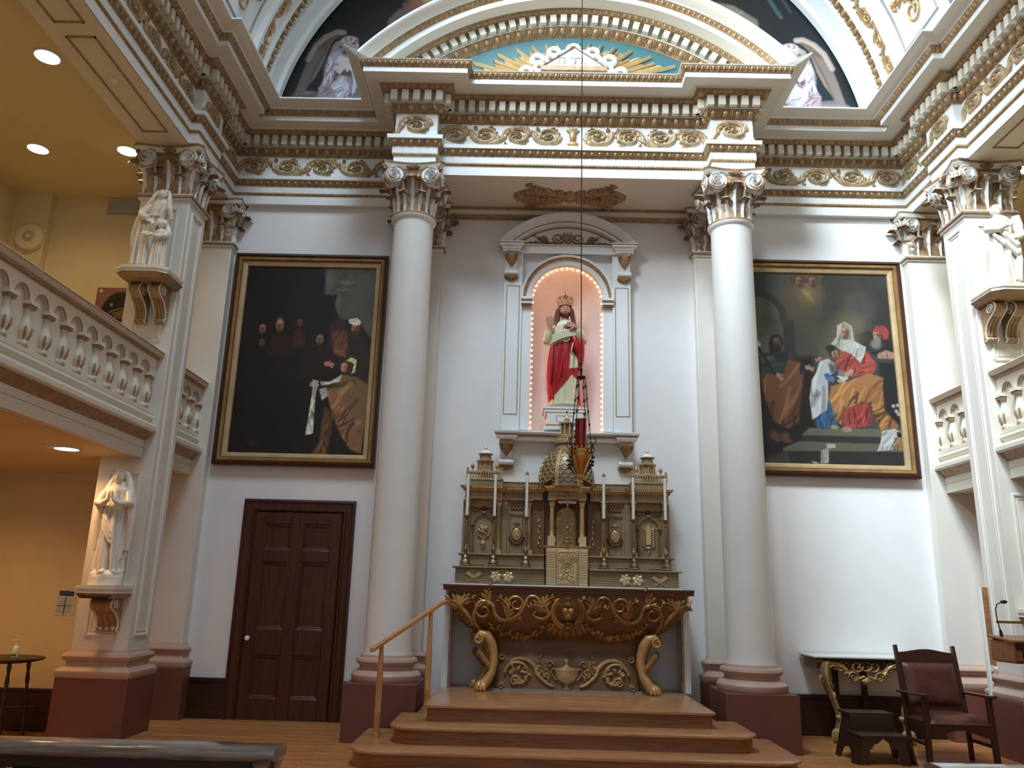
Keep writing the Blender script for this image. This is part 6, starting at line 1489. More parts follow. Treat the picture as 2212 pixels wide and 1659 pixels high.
# ---- lunette mural with two kneeling angels
LX0,LX1,LZ0,LZ1=-4.43,4.43,8.2,10.9
c=Canvas(920,280,(20,18,18))
def mm(x,z): return ((x-LX0)/(LX1-LX0),(LZ1-z)/(LZ1-LZ0))
c.blend(np.clip(c.noise(7,3)-.4,0,1)*1.4,(42,34,28),.7); c.blend(np.clip((c.X-.74)*6,0,1)*np.clip(c.noise(8,5)-.3,0,1)*1.8,(26,56,74),.8)
for s_ in (-1,1):
    # points traced in a 100-unit box round each angel: u rightwards from the wing side, w upwards
    def A(u,w,s_=s_): return mm(s_*(4.06-.0115*u),8.50+.0128*w)
    L=lambda P:[A(*p) for p in P]; g=.95 if s_<0 else 1.25
    K=lambda r,gg,b,g=g:(min(255,r*g),min(255,gg*g),min(255,b*g)); sc=.00125; fl=lambda a:a if s_<0 else PI-a
    c.poly(L([(-8,0),(-4,8),(10,15),(34,13),(60,16),(78,26),(96,34),(112,20),(112,-6),(-8,-6)]),K(104,92,98),2,.95,shade=(1.5,40,.5,3)); c.poly(L([(30,0),(38,10),(58,12),(72,8),(74,-4),(30,-4)]),K(150,146,160),2,.8)
    for k in range(7): c.line(L([(74+3*k,30-6*k*.4),(86+3*k,32-3*k),(98,26-4*k)]),5*sc,K(150,140,148),.5,2)
    # great wing
    c.poly(L([(0,6),(4,22),(10,45),(14,60),(22,76),(34,88),(48,95),(58,95),(60,91),(50,88),(42,80),(38,66),(34,52),(26,34),(14,16)]),K(122,104,92),1,1)
    c.poly(L([(8,32),(16,58),(28,78),(46,92),(56,92),(44,84),(34,66),(24,44),(12,22)]),K(86,68,58),3,.7)
    for k in range(11): t_=k/10; c.line(L([(0+14*t_,6+11*t_),(8+16*t_,36+10*t_),(18+18*t_,64+8*t_)]),2.2*sc,K(146,132,122) if k%2 else K(76,62,56),.55,2)
    c.line(L([(13,56),(22,76),(34,88),(48,95),(57,94)]),4*sc,K(168,152,138),.8,2)
    c.poly(L([(42,72),(46,80),(54,84),(58,80),(52,74),(46,68)]),K(150,140,136),1,.9)
    # robe: back, sleeve, knee and train
    c.poly(L([(42,70),(50,74),(60,72),(66,66),(72,62),(76,52),(76,36),(74,24),(76,10),(64,4),(44,6),(34,10),(30,18),(36,30),(34,44),(38,58)]),K(140,126,138),1,1,shade=(.1,46,.75,6))
    c.poly(L([(46,24),(58,32),(70,26),(72,12),(62,5),(50,8)]),K(176,176,196),2,.95,shade=(.8,30,.5,2)); c.poly(L([(50,44),(66,46),(74,40),(70,34),(56,36),(50,34)]),K(84,56,58),2,.9)
    c.poly(L([(40,62),(46,58),(48,40),(42,22),(36,16),(36,30),(38,46)]),K(188,184,198),1.5,.9,shade=(.1,30,.5,8)); c.poly(L([(30,18),(40,26),(46,20),(54,10),(40,4),(32,8)]),K(150,132,140),1.5,.9,shade=(1.2,30,.7,5))
    c.poly(L([(70,58),(76,50),(78,30),(78,14),(74,10),(74,30),(70,46)]),K(192,190,204),1,.9)
    # arms crossed on the breast, shoulder
    c.poly(L([(44,66),(52,70),(58,62),(60,52),(66,48),(62,42),(50,46),(44,54)]),K(166,156,170),1,1,shade=(.4,24,.5,4)); c.poly(L([(64,62),(72,60),(76,48),(70,44),(64,50)]),K(170,160,172),1,.9)
    c.hand(*A(59,55),15*sc,fl(.5),K(206,190,190)); c.hand(*A(64,52),14*sc,fl(2.4),K(198,182,184))
    # neck and head bowed, curled hair with band
    c.poly(L([(56,66),(62,74),(70,72),(68,62)]),K(70,56,56),1.5,.9); fx,fy=A(68,76); c.ell(fx,fy,9*sc*1.15,10.5*sc/c.asp,K(196,176,172),.12); c.ell(*A(63.5,80),11*sc,11*sc/c.asp,K(160,146,142),.2); c.ell(*A(67,84),10*sc,6*sc/c.asp,K(176,162,156),.25)
    for q in range(6): c.ell(*A(58+3.2*q,83+2.4*math.sin(q*.7)),3*sc,3*sc/c.asp,K(128,112,108) if q%2 else K(190,176,170),.4)
    c.line(L([(70,79),(73,79)]),1.2*sc,(50,40,40),.9); c.line(L([(73.5,78),(74.5,74.5),(73,73.5)]),1.1*sc,K(150,124,120),.9); c.line(L([(70.5,70.5),(73,70.8)]),1.1*sc,(120,70,66),.8); c.ell(*A(66,71),5*sc,3*sc/c.asp,K(110,90,88),.6,.7)
c.poly([mm(*p) for p in ((-2.85,9.4),(-2.75,9.95),(-2.6,10.15),(-1.6,10.2),(-1.2,9.2))],(100,94,84),2,.9,shade=(.1,50,.4)); c.ell(*mm(-2.3,10.32),.022,.025/c.asp,(140,88,72),.4); c.line([mm(-2.5,10.2),mm(-2.1,10.1)],.006,(130,80,66),.8)
c.poly([mm(*p) for p in ((1.5,9.2),(1.5,10.5),(2.5,10.3),(2.85,10.05),(2.9,9.5))],(126,118,98),2,.9,shade=(.8,30,.3)); c.line([mm(3.0,10.8),mm(3.05,10.4),mm(3.2,10.1)],.004,(70,110,130),.6); c.line([mm(3.2,10.5),mm(3.35,10.2)],.003,(60,96,116),.5)
for k in range(14): c.ell(*mm(-2.2+.05*k,10.32+.03*math.sin(k*1.7)),.006,.008/c.asp,(170,146,90),.5)
lun=canvas_obj('lunette_mural',c,lambda u,v:(LX0+(LX1-LX0)*u,-.012,LZ1-(LZ1-LZ0)*v),None,m='mural_paint',gain=1.0,mask=lambda X,Y:((LX0+(LX1-LX0)*X)**2+(LZ1-(LZ1-LZ0)*Y-VZ)**2)<(VR+.02)**2)
tag(lun,'dark half-round mural with a kneeling winged angel in each corner, above the cornice','mural')
# ---- small icon picture in the left gallery
c=Canvas(60,60,(150,84,62)); c.blend(c.noise(5,2),(176,130,90),.5); c.ell(.72,.75,.52,.62,(14,12,12),.05); c.line([(.35,.82),(.55,.66),(.8,.6),(1,.68)],.02,(150,120,70)); c.line([(.4,.92),(.6,.74),(.85,.68),(1,.75)],.02,(150,120,70)); c.ell(.78,.98,.22,.3,(140,80,60),.1); c.ell(.48,.5,.05,.05,(170,150,100),.3); c.ell(.12,.1,.05,.05,(220,210,200),.3); c.line([(.65,.92),(.95,.95)],.03,(40,24,20))
ip=canvas_obj('icon_picture',c,lambda u,v:(-6.49+.47*u,-.03,5.51-.50*v),None,gain=.8); ip.modifiers.new('solid','SOLIDIFY').thickness=.02; tag(ip,'small square picture of a dark hooded figure on the left gallery wall','picture')
c=Canvas(40,56,(196,198,204)); c.poly([(.15,.05),(.9,.07),(.9,.27),(.15,.25)],(40,58,96),0); 
for k in range(9): c.line([(.12,.34+.07*k),(.88,.35+.07*k)],.012,(70,74,84),.8)
c.line([(.5,.3),(.5,.97)],.02,(40,60,80)); c.line([(.1,.62),(.9,.63)],.02,(40,60,80))
ip=canvas_obj('wall_notice',c,lambda u,v:(-6.385+.25*u,-.006,1.466-.315*v),None); tag(ip,'white printed notice with blue heading taped to the left aisle wall','notice')
# ---------------------------------------------------------------- door
dr=empty('door_1',(-3.4,0,0)); struct(dr)
mb=MB(); CP=[(0,.002,'doorwood'),(0,.05,'doorwood'),(.03,.06,'doorwood'),(.045,.045,'doorwood'),(.11,.04,'doorwood'),(.12,.055,'doorwood'),(.14,.055,'doorwood'),(.155,.03,'doorwood'),(.17,.02,'doorwood')]
v=[];K=len(CP); x0,x1,z1=-4.125,-2.69,2.655
for d,p,m in CP: v+=[(x0+d,-p,0),(x0+d,-p,z1-d),(x1-d,-p,z1-d),(x1-d,-p,0)]
mb.add(v,[(k*4+i,k*4+i+1,(k+1)*4+i+1,(k+1)*4+i) for k in range(K-1) for i in range(3)],'doorwood'); mb.build('door_frame',dr,angle=25)
mb=MB(); mb.box(-3.96,-2.855,-.018,-.002,.01,2.49,'doorwood')
dl=mb.build('door_leaf',dr)
mb=MB()
# stiles and rails standing proud of the panels
xs=[(-3.955,-3.83),(-3.49,-3.335),(-2.99,-2.86)]
for a,b in xs: mb.box(a,b,-.040,-.018,.01,2.49,'doorwood')
for a,b in ((.01,.25),(.75,1.06),(1.87,2.02),(2.345,2.49)):
    for c0,c1 in ((-3.83,-3.49),(-3.335,-2.99)): mb.box(c0,c1,-.040,-.018,a,b,'doorwood')
mb.build('stiles_and_rails',dl,bevel=.006)
for c0,c1 in ((-3.83,-3.49),(-3.335,-2.99)):
    for a,b in ((.25,.75),(1.06,1.87),(2.02,2.345)):
        mb=MB(); frame_ring(mb,c0,c1,a,b,[(0,.038,'doorwood'),(.012,.030,'doorwood'),(.022,.033,'doorwood'),(.035,.022,'doorwood')]); mb.build('panel_moulding',dl)
mb=MB(); mb.add([(x,-.0-y,z) for x,y,z in []],[],'porcelain'); 
def axis_lathe(mb,prof,m,c,ax,n=18):
    # prof [(r,d)] revolved about direction ax starting from c
    c=Vector(c);ax=Vector(ax).normalized();u=ax.orthogonal().normalized();w=ax.cross(u);v=[]
    for r,d in prof:
        for i in range(n): a=2*PI*i/n; v.append(tuple(c+ax*d+u*(r*math.cos(a))+w*(r*math.sin(a))))
    k=len(prof); f=[(j*n+i,j*n+(i+1)%n,(j+1)*n+(i+1)%n,(j+1)*n+i) for j in range(k-1) for i in range(n)]+[tuple(reversed(range(n))),tuple((k-1)*n+i for i in range(n))]
    mb.add(v,f,m)
axis_lathe(mb,[(.012,0),(.012,.02),(.025,.03),(.032,.045),(.028,.062),(.012,.07)],'porcelain',(-3.90,-.038,.945),(0,-1,0)); o=mb.build('door_knob',dl); tag(o,'white porcelain knob')
# ================================================================ GALLERIES
def gallery(sx,name,ys,y0,y1,label):
    X=lambda p:sx*(4.84-p)
    r=empty('balustrade',(sx*4.84,(y0+y1)/2,3.30),label,'balustrade','gallery balustrades')
    def ext(mb,prof,a,b):
        v=[];K=len(prof)
        for y in (a,b):
            for p,z,m in prof: v.append((X(p),y,z))
        mb.addm(v,[(k,k+1,K+k+1,K+k) for k in range(K-1)]+[tuple(range(K)),tuple(reversed(range(K,2*K)))],[prof[k][2] for k in range(K-1)]+['cream','cream'])
    mb=MB(); ext(mb,[(-.03,3.30,'cream'),(.055,3.365,'cream'),(.065,3.38,'cream'),(.06,3.41,'tan'),(.05,3.42,'cream'),(.05,3.465,'cream'),(-.03,3.47,'cream')],y0,y1); mb.build('base_moulding',r)
    mb=MB(); ext(mb,[(-.05,4.06,'cream'),(.03,4.06,'tan'),(.05,4.075,'tan'),(.055,4.10,'cream'),(.085,4.11,'cream'),(.10,4.125,'tan'),(.10,4.15,'cream'),(.08,4.165,'cream'),(-.08,4.165,'cream'),(-.08,4.10,'cream')],y0,y1); mb.build('hand_rail',r)
    mb=MB(); a,b=sorted((X(-.035),X(-.015))); mb.box(a,b,y0,y1,3.46,4.06,'cream'); mb.build('backing_panel',r)
    # arcade
    mb=MB(); yb=sorted(ys); R=(yb[1]-yb[0])/2-.045; zs=3.875
    edges=[y0]+[(q) for q in yb]+[y1]
    for a,b in zip(yb,yb[1:]):
        c=(a+b)/2; n=14; A=[]
        for i in range(n+1): t=PI-PI*i/n; A.append((c+R*math.cos(t),zs+R*1.15*math.sin(t)))
        for p0,p1 in zip(A,A[1:]):
            mb.add([(X(.02),p0[0],p0[1]),(X(.02),p1[0],p1[1]),(X(.02),p1[0],4.06),(X(.02),p0[0],4.06)],[(0,1,2,3)],'cream')
            mb.add([(X(.02),p0[0],p0[1]),(X(.02),p1[0],p1[1]),(X(-.016),p1[0],p1[1]),(X(-.016),p0[0],p0[1])],[(0,1,2,3)],'cream')
        tube(mb,[(X(.022),y,z) for y,z in A],.007,'tan',6)
        for q0,q1 in ((a,c-R),(c+R,b)): mb.add([(X(.02),q0,zs),(X(.02),q1,zs),(X(.02),q1,4.06),(X(.02),q0,4.06)],[(0,1,2,3)],'cream')
    for q0,q1 in ((y0,yb[0]),(yb[-1],y1)):
        if q1-q0>.01: mb.add([(X(.02),q0,zs),(X(.02),q1,zs),(X(.02),q1,4.06),(X(.02),q0,4.06)],[(0,1,2,3)],'cream')
    mb.build('arcade_panel',r)
    # one baluster, then copies
    b=MB(); z=3.468
    lathe(b,[(.052,z),(.052,z+.02),(.044,z+.03),(.046,z+.045),(.036,z+.055),(.030,z+.07),(.048,z+.12),(.056,z+.16),(.050,z+.20),(.034,z+.26),(.026,z+.30),(.026,z+.335),(.034,z+.345)],'cream',(0,0),18,ms=['tan','tan']+['cream']*10)
    for k in range(4):
        a=PI/2*k+PI/4; d=(math.cos(a),math.sin(a))
        tube(b,[(.040*d[0],.040*d[1],z+.075),(.057*d[0],.057*d[1],z+.12),(.062*d[0],.062*d[1],z+.17),(.060*d[0],.060*d[1],z+.185)],[.010,.014,.012,.003],'tan',6)
    b.box(-.05,.05,-.05,.05,z+.345,z+.375,'tan'); b.box(-.062,.062,-.062,.062,z+.375,z+.41,'cream')
    b0=b.build('baluster',r); b0.matrix_parent_inverse=Matrix.Identity(4)
    for i,y in enumerate(ys):
        o=b0 if i==0 else b0.copy()
        if i: COL.objects.link(o)
        o.parent=r; o.location=(sx*.005-sx*.0,y-(y0+y1)/2,-3.30)
    return r
fr=[-1.63-.288*k for k in range(20)]; inn=[-.15,-.44,-.73]
gallery(-1,'l',fr,-7.3,-1.505,'long cream gallery balustrade on the left, in front of the left pier')
gallery(-1,'l',inn,-.985,-.142,'short cream gallery balustrade between the left pier and the left corner pilaster')
gallery(1,'r',[-1.55-.288*k for k in range(14)],-5.5,-1.505,'sunlit gallery balustrade at the right edge, in front of the right pier')
gallery(1,'r',inn,-.985,-.142,'short sunlit gallery balustrade between the right pier and the right corner pilaster')
for sx,nm in ((-1,'left'),(1,'right')):
    mb=MB()
    for a,b in ((-12,-1.505),(-.985,-.142)):
        P=[(-.10,2.93,'cream'),(0,2.93,'cream'),(.0,3.04,'tan'),(.004,3.044,'cream'),(.004,3.12,'tan'),(.03,3.14,'tan'),(.06,3.17,'tan'),(.085,3.21,'cream'),(.115,3.215,'cream'),(.125,3.23,'cream'),(.125,3.27,'cream'),(.11,3.30,'cream'),(-.10,3.30,'cream')]
        K=len(P); v=[(sx*(4.84-p),y,z) for y in (a,b) for p,z,m in P]
        mb.addm(v,[(k,k+1,K+k+1,K+k) for k in range(K-1)]+[tuple(range(K)),tuple(reversed(range(K,2*K)))],[P[k][2] for k in range(K-1)]+['cream']*2)
    struct(mb.build('trim_gallery_front_'+nm,angle=25))
# ================================================================ BRACKETS AND STATUES ON THE PIERS
def scroll_console(mb,cx,y0,z0,z1,w,depth,m='tan'):
    H=z1-z0; KP=[(0,.10),(.04,.26),(.10,.20),(.16,.17),(.28,.20),(.42,.30),(.55,.50),(.66,.78),(.76,.97),(.86,1.0),(.95,.92),(1,.80)]; prof=[]
    for i in range(33):
        t=i/32
        for (a0,b0),(a1,b1) in zip(KP,KP[1:]):
            if t<=a1+1e-9: prof.append((z0+H*t,depth*(b0+(b1-b0)*(t-a0)/(a1-a0)))); break
    v=[]
    for z,d in prof: v+=[(cx-w/2,y0,z),(cx-w/2,y0-d,z),(cx+w/2,y0-d,z),(cx+w/2,y0,z)]
    n=len(prof); mb.add(v,[(j*4+i,j*4+i+1,(j+1)*4+i+1,(j+1)*4+i) for j in range(n-1) for i in range(3)]+[(0,3,2,1),tuple((n-1)*4+i for i in range(4))],m)
    for k in (-1,0,1): tube(mb,[(cx+k*w*.30,y0-d-.004,z) for z,d in prof[5:20]],.012,m,6)
    for k in (-1,1):
        tube(mb,[(cx+k*(w/2+.004),y0-a,b) for a,b in spiral(depth*.62,z0+H*.82,H*.15,H*.03,0,1.6,22)],.010,'cream',6)
        tube(mb,[(cx+k*w/2,y0-d,z) for z,d in prof],.009,'cream',6)
    for k in range(3): ell(mb,(cx+(k-1)*w*.3,y0-.05,z0+.03),(.02,.02,.022),'cream',8,6)
def shelf(mb,x0,x1,y0,y1,z,ch):
    # chamfered shelf: white top, moulded tan underside
    P=lambda g:[(x0-g,y1),(x0-g,y0+ch*.6),(x0+ch*.8-g*.4,y0-g),(x1-ch*.8+g*.4,y0-g),(x1+g,y0+ch*.6),(x1+g,y1)]
    rows=[(-.06,z-.13,'tan'),(-.03,z-.10,'tan'),(-.0,z-.075,'cream'),(-.015,z-.07,'cream'),(-.015,z-.04,'cream'),(.0,z-.035,'cream'),(.0,z,'cream')]
    v=[];
    for g,zz,m in rows: v+=[(x,y,zz) for x,y in P(g)]
    n=6;K=len(rows); f=[(j*n+i,j*n+(i+1)%n,(j+1)*n+(i+1)%n,(j+1)*n+i) for j in range(K-1) for i in range(n)]; mm=[rows[j][2] for j in range(K-1) for i in range(n)]
    mb.addm(v,f+[tuple(reversed(range(n))),tuple((K-1)*n+i for i in range(n))],mm+['tan','cream'])
for sx,lb in ((-1,'double scroll bracket shelf on the left pier under the statue of woman and child'),(1,'double scroll bracket shelf on the right pier under the sunlit statue')):
    r=empty('statue_bracket',(sx*4.94,-1.51,4.9),lb,'bracket','double scroll statue brackets')
    mb=MB(); a,b=sorted((sx*5.24,sx*4.64)); shelf(mb,a,b,-2.0,-1.502,5.05,.14); mb.build('shelf',r)
    for q in (-.13,.10): mb=MB(); scroll_console(mb,sx*4.94+q,-1.502,4.50,4.92,.13,.30); mb.build('console',r)
for sx,lb in ((-1,'single tan scroll bracket low on the left pier under the praying statue'),(1,'single scroll bracket low on the right pier')):
    r=empty('statue_bracket',(sx*4.94,-1.51,1.3),lb,'bracket','single scroll statue brackets')
    mb=MB(); a,b=sorted((sx*5.14,sx*4.73)); shelf(mb,a,b,-1.93,-1.502,1.53,.03); mb.build('shelf',r)
    mb=MB(); scroll_console(mb,sx*4.93,-1.502,1.06,1.40,.22,.26); mb.build('console',r)
def sculpt(name,mb,parent,voxel=.009):
    o=mb.build(name,parent,angle=180); rm=o.modifiers.new('fuse','REMESH'); rm.mode='VOXEL'; rm.voxel_size=voxel; rm.use_smooth_shade=True
    sm=o.modifiers.new('smooth','SMOOTH'); sm.factor=.5; sm.iterations=2; return o
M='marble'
FO=((7,.9,.4,3),(11,.8,1.3,-4),(17,.5,.2,5))
def robe(mb,x,y,z,H,w,d,lean=0,amp=.010,hold=1):
    R=[(0,0,0,w*1.05,d*1.1,1.3),(.10,0,0,w*.98,d*1.05,1.3),(.35,lean*.3,0,w*.88,d,1.2),(.52,lean*.5,0,w*.86,d*.95,.9),(.62,lean*.7,0,w*.74,d*.82,.6),(.72,lean*.8,0,w*.82,d*.86,.4),(.80,lean,0,w*.86,d*.78,.2),(.835,lean,0,w*.60,d*.62,.1),(.86,lean,0,w*.32,d*.45,0)]
    loft(mb,[(z+H*a,x+b,y+c,p,q,e*amp) for a,b,c,p,q,e in interp_rings(R,6)],M,96,folds=FO)
def veil(mb,x,y,z,H,hr,drops,lean=0):
    # cap over the head and folds falling down both sides
    ell(mb,(x+lean,y+hr*.55,z+H*.950),(hr*1.02,hr*.95,hr*1.10),M,20,12); tube(mb,[(x+lean+hr*1.0*math.cos(a),y+hr*.05,z+H*.945+hr*1.02*math.sin(a)) for a in [-.5+(PI+1.0)*i/14 for i in range(15)]],hr*.20,M,8)
    for P,r in drops: tube(mb,[(x+a,y+b,z+H*c) for a,b,c in P],r,M,12)
# woman with child
bx,by,bz=-4.95,-1.74,5.05
st=empty('marble_statue',(bx,by,bz),'white statue of veiled woman teaching a small child, high on the left pier','statue')
mb=MB(); H=1.05; mb.box(bx-.25,bx+.22,by-.16,by+.14,bz+.001,bz+.03,M)
ln=.085
# inner robe, then the long cloak sweeping down to the left
RR_=[(0,-.07,0,.15,.13,1.4),(.12,-.07,0,.14,.125,1.4),(.38,-.055,0,.13,.12,1.2),(.56,-.02,0,.115,.105,.9),(.64,0,0,.10,.09,.5),(.72,.02,0,.115,.095,.4),(.80,.035,0,.125,.085,.2),(.835,.04,0,.09,.07,.1),(.87,.045,0,.045,.05,0)]
loft(mb,[(bz+.02+H*a,bx+b,by+c,p,q,e*.011) for a,b,c,p,q,e in interp_rings(RR_,6)],M,96,folds=FO)
CL=[(.14,-.17,.04,.085,.07,1.2),(.30,-.165,.04,.10,.075,1.2),(.5,-.13,.045,.125,.075,1),(.68,-.07,.045,.135,.075,.8),(.80,-.01,.04,.135,.075,.5),(.88,.03,.035,.105,.07,.3),(.95,.045,.03,.078,.062,.2),(1.0,.048,.025,.055,.05,.1),(1.02,.05,.025,.02,.02,0)]
loft(mb,[(bz+H*a,bx+b,by+c,p,q,e*.010) for a,b,c,p,q,e in interp_rings(CL,6)],M,96,folds=FO)
for P,r in (([(-.02,-.02,.99),(-.035,-.045,.93),(-.06,-.06,.86),(-.12,-.05,.76),(-.20,-.03,.62),(-.245,-.01,.46),(-.245,0,.34),(-.225,.01,.24)],[.016,.020,.026,.034,.036,.034,.028,.010]),([(.105,-.015,.99),(.125,-.03,.93),(.13,-.04,.86),(.15,-.035,.76),(.175,-.01,.64)],[.016,.020,.026,.034,.02]),
            ([(-.10,-.08,.74),(-.16,-.06,.55),(-.19,-.05,.32),(-.19,-.03,.14)],[.02,.028,.028,.01])): tube(mb,[(bx+a,by+b_,bz+c*H) for a,b_,c in P],r,M,10)
head(mb,(bx+.045,by-.045,bz+H*.925),.138,yaw=.30,tilt=.35,m=M)
tube(mb,[(bx+.04,by-.01,bz+.83*H),(bx+.045,by-.02,bz+.89*H)],.036,M)
tube(mb,[(bx-.08,by-.03,bz+.79*H),(bx-.14,by-.08,bz+.68*H),(bx-.12,by-.12,bz+.63*H),(bx-.02,by-.155,bz+.585*H)],[.045,.052,.05,.032],M,12)
hand(mb,(bx-.02,by-.155,bz+.58*H),(.85,-.15,-.55),(0,.6,-.8),.11,M,curl=.2)
for a in (-.13,-.07,-.01): tube(mb,[(bx+a,by-.115,bz+.52*H),(bx+a-.015,by-.128,bz+.3*H),(bx+a-.02,by-.135,bz+.05*H)],[.010,.015,.018],M,8)
tube(mb,[(bx-.08,by-.10,bz+.655*H),(bx+.0,by-.11,bz+.645*H),(bx+.08,by-.09,bz+.66*H)],[.012,.014,.012],M,8)
cx,cy=bx+.115,by-.075
robe(mb,cx,cy,bz+.02,.575,.088,.078,lean=.0,amp=.008)
head(mb,(cx-.012,cy-.035,bz+.575),.108,yaw=-.55,tilt=.35,m=M); ell(mb,(cx+.008,cy+.008,bz+.592),(.050,.050,.052),M,16,10)
tube(mb,[(cx+.015,cy+.03,bz+.60),(cx+.055,cy+.03,bz+.53),(cx+.085,cy+.01,bz+.46),(cx+.095,cy-.01,bz+.40)],[.035,.036,.034,.015],M,10)
tube(mb,[(cx+.07,cy-.01,bz+.475),(cx+.085,cy-.07,bz+.40),(cx+.02,cy-.105,bz+.38),(cx-.07,cy-.10,bz+.41)],[.032,.036,.030,.020],M,10); hand(mb,(cx-.07,cy-.10,bz+.41),(-1,-.1,.25),(0,.2,1),.075,M,curl=.2)
V8=[(cx-.17,cy-.13,bz+.40),(cx-.06,cy-.14,bz+.375),(cx-.06,cy-.09,bz+.43),(cx-.17,cy-.08,bz+.455)]; V8+=[(a,b_,c+.016) for a,b_,c in V8]
mb.add(V8,[(0,3,2,1),(4,5,6,7),(0,1,5,4),(1,2,6,5),(2,3,7,6),(3,0,4,7)],M)
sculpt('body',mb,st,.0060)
# praying women
def praying(bx,by,bz,label,mir=1):
    st=empty('marble_statue',(bx,by,bz),label,'statue','praying statues low on the piers'); del st['group']
    ml=mir; mb=MB(); rr=random.Random(2)
    loft(mb,[(bz+.001,bx,by,.175,.15,0),(bz+.09,bx,by,.175,.15,.2),(bz+.12,bx,by,.165,.14,.6),(bz+.16,bx,by,.13,.11,.5)],M,40,folds=((5,.02,0,0),(9,.012,1,0)))
    for k in range(26): a=rr.uniform(0,6.28); ell(mb,(bx+.14*math.cos(a),by+.12*math.sin(a),bz+.10+rr.uniform(0,.05)),(rr.uniform(.02,.045),rr.uniform(.02,.04),rr.uniform(.015,.03)),M,8,6)
    z=bz+.15; H=1.06
    loft(mb,[(z+H*a_,bx+b_,by+c_,p_,q_,e_*.013) for a_,b_,c_,p_,q_,e_ in interp_rings([(0,0,0,.135,.115,1.4),(.10,0,0,.128,.112,1.4),(.3,0,0,.118,.108,1.3),(.45,0,-.005,.112,.105,1.0),(.60,0,-.005,.095,.09,.6),(.72,0,-.005,.105,.09,.4),(.80,0,0,.115,.085,.2),(.86,0,0,.05,.05,0)],7)],M,110,folds=((6,1.0,.4*ml,6*ml),(10,.8,1.3,8*ml),(15,.4,.2,5)))
    ml=mir
    # mantle: wide shoulders, drape ending diagonally
    R=[(.12,0,.03,.15,.08,1.2),(.4,0,.035,.17,.085,1.2),(.62,0,.03,.18,.09,.9),(.72,0,.02,.178,.095,.6),(.80,0,.01,.145,.09,.3),(.86,0,.01,.085,.07,.1),(.89,0,.015,.06,.06,0)]
    loft(mb,[(z+H*a,bx+b,by+c,p,q,e*.009) for a,b,c,p,q,e in interp_rings(R,5)],M,80,folds=FO)
    for k in range(3): tube(mb,[(bx-ml*.10,by-.07,z+(.60-.05*k)*H),(bx-ml*.04,by-.098,z+(.50-.06*k)*H),(bx+ml*.03,by-.105,z+(.38-.05*k)*H),(bx+ml*.075,by-.095,z+(.28-.02*k)*H)],[.012,.020,.020,.010],M,10)
    hr=.07; veil(mb,bx,by,z,H,hr,[([(-.05,.02,.98),(-.085,.02,.90),(-.12,.0,.80),(-.165,-.01,.68),(-.175,.0,.5),(-.165,.02,.2)],[.03,.04,.045,.05,.045,.03]),([(.05,.02,.98),(.085,.02,.90),(.12,.0,.80),(.165,-.01,.68),(.175,.0,.5),(.165,.02,.2)],[.03,.04,.045,.05,.045,.03])])
    head(mb,(bx,by-.045,z+H*.93),.142,yaw=.15*ml,tilt=-.05,m=M); tube(mb,[(bx,by,z+.84*H),(bx,by-.01,z+.9*H)],.038,M)
    for s_ in (-1,1):
        tube(mb,[(bx+s_*.13,by-.02,z+.78*H),(bx+s_*.165,by-.07,z+.66*H),(bx+s_*.09,by-.13,z+.66*H),(bx+s_*.025,by-.155,z+.70*H)],[.045,.05,.038,.024],M,12)
        hand(mb,(bx+s_*.022,by-.155,z+.70*H),(-s_*.08,-.25,1),(s_*-1,0,0),.10,M,curl=.04,side=s_,spread=.02)
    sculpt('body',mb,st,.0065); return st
praying(-4.93,-1.72,1.53,'white statue of a veiled praying woman, low on the left pier',1)
praying(5.0,-1.72,1.53,'white veiled statue at the right edge, low on the right pier',-1)
# bearded saint on the right pier
bx,by,bz=4.95,-1.74,5.05
st=empty('marble_statue',(bx,by,bz),'overexposed white statue of a standing man, high on the sunlit right pier','statue')
mb=MB(); mb.box(bx-.20,bx+.22,by-.16,by+.14,bz+.001,bz+.03,M); H=1.08; robe(mb,bx,by,bz+.02,H-.02,.16,.12)
head(mb,(bx-.01,by-.03,bz+H*.93),.14,yaw=-.3,m=M,beard=True); ell(mb,(bx-.01,by+.01,bz+H*.945),(.066,.07,.07),M,18,12); tube(mb,[(bx,by,bz+.84*H),(bx-.01,by-.01,bz+.9*H)],.042,M)
tube(mb,[(bx-.12,by,bz+.8*H),(bx-.17,by-.06,bz+.68*H),(bx-.09,by-.14,bz+.66*H),(bx-.01,by-.16,bz+.70*H)],[.05,.052,.042,.028],M,12); hand(mb,(bx-.01,by-.16,bz+.70*H),(.9,-.1,.4),(0,.9,0),.11,M)
tube(mb,[(bx+.12,by,bz+.8*H),(bx+.19,by-.04,bz+.68*H),(bx+.17,by-.12,bz+.60*H),(bx+.12,by-.16,bz+.56*H)],[.05,.055,.045,.03],M,12); hand(mb,(bx+.12,by-.16,bz+.56*H),(-.9,-.2,.1),(0,.9,0),.11,M)
tube(mb,[(bx+.19,by-.02,bz+.86*H),(bx+.21,by-.02,bz+.74*H),(bx+.19,by-.06,bz+.6*H)],[.05,.055,.03],M,12)
for P in ([(-.12,-.08,.72),(-.02,-.13,.6),(.10,-.13,.48),(.15,-.09,.42)],[(-.13,-.08,.62),(-.04,-.14,.5),(.08,-.14,.38),(.15,-.1,.3)],[(.13,-.1,.55),(.10,-.13,.3),(.06,-.14,.08)],[(-.08,-.1,.45),(-.07,-.12,.25),(-.06,-.13,.05)]): tube(mb,[(bx+a,by+b,bz+c*H) for a,b,c in P],[.02,.035,.035,.02][:len(P)],M,10)
sculpt('body',mb,st,.0075)
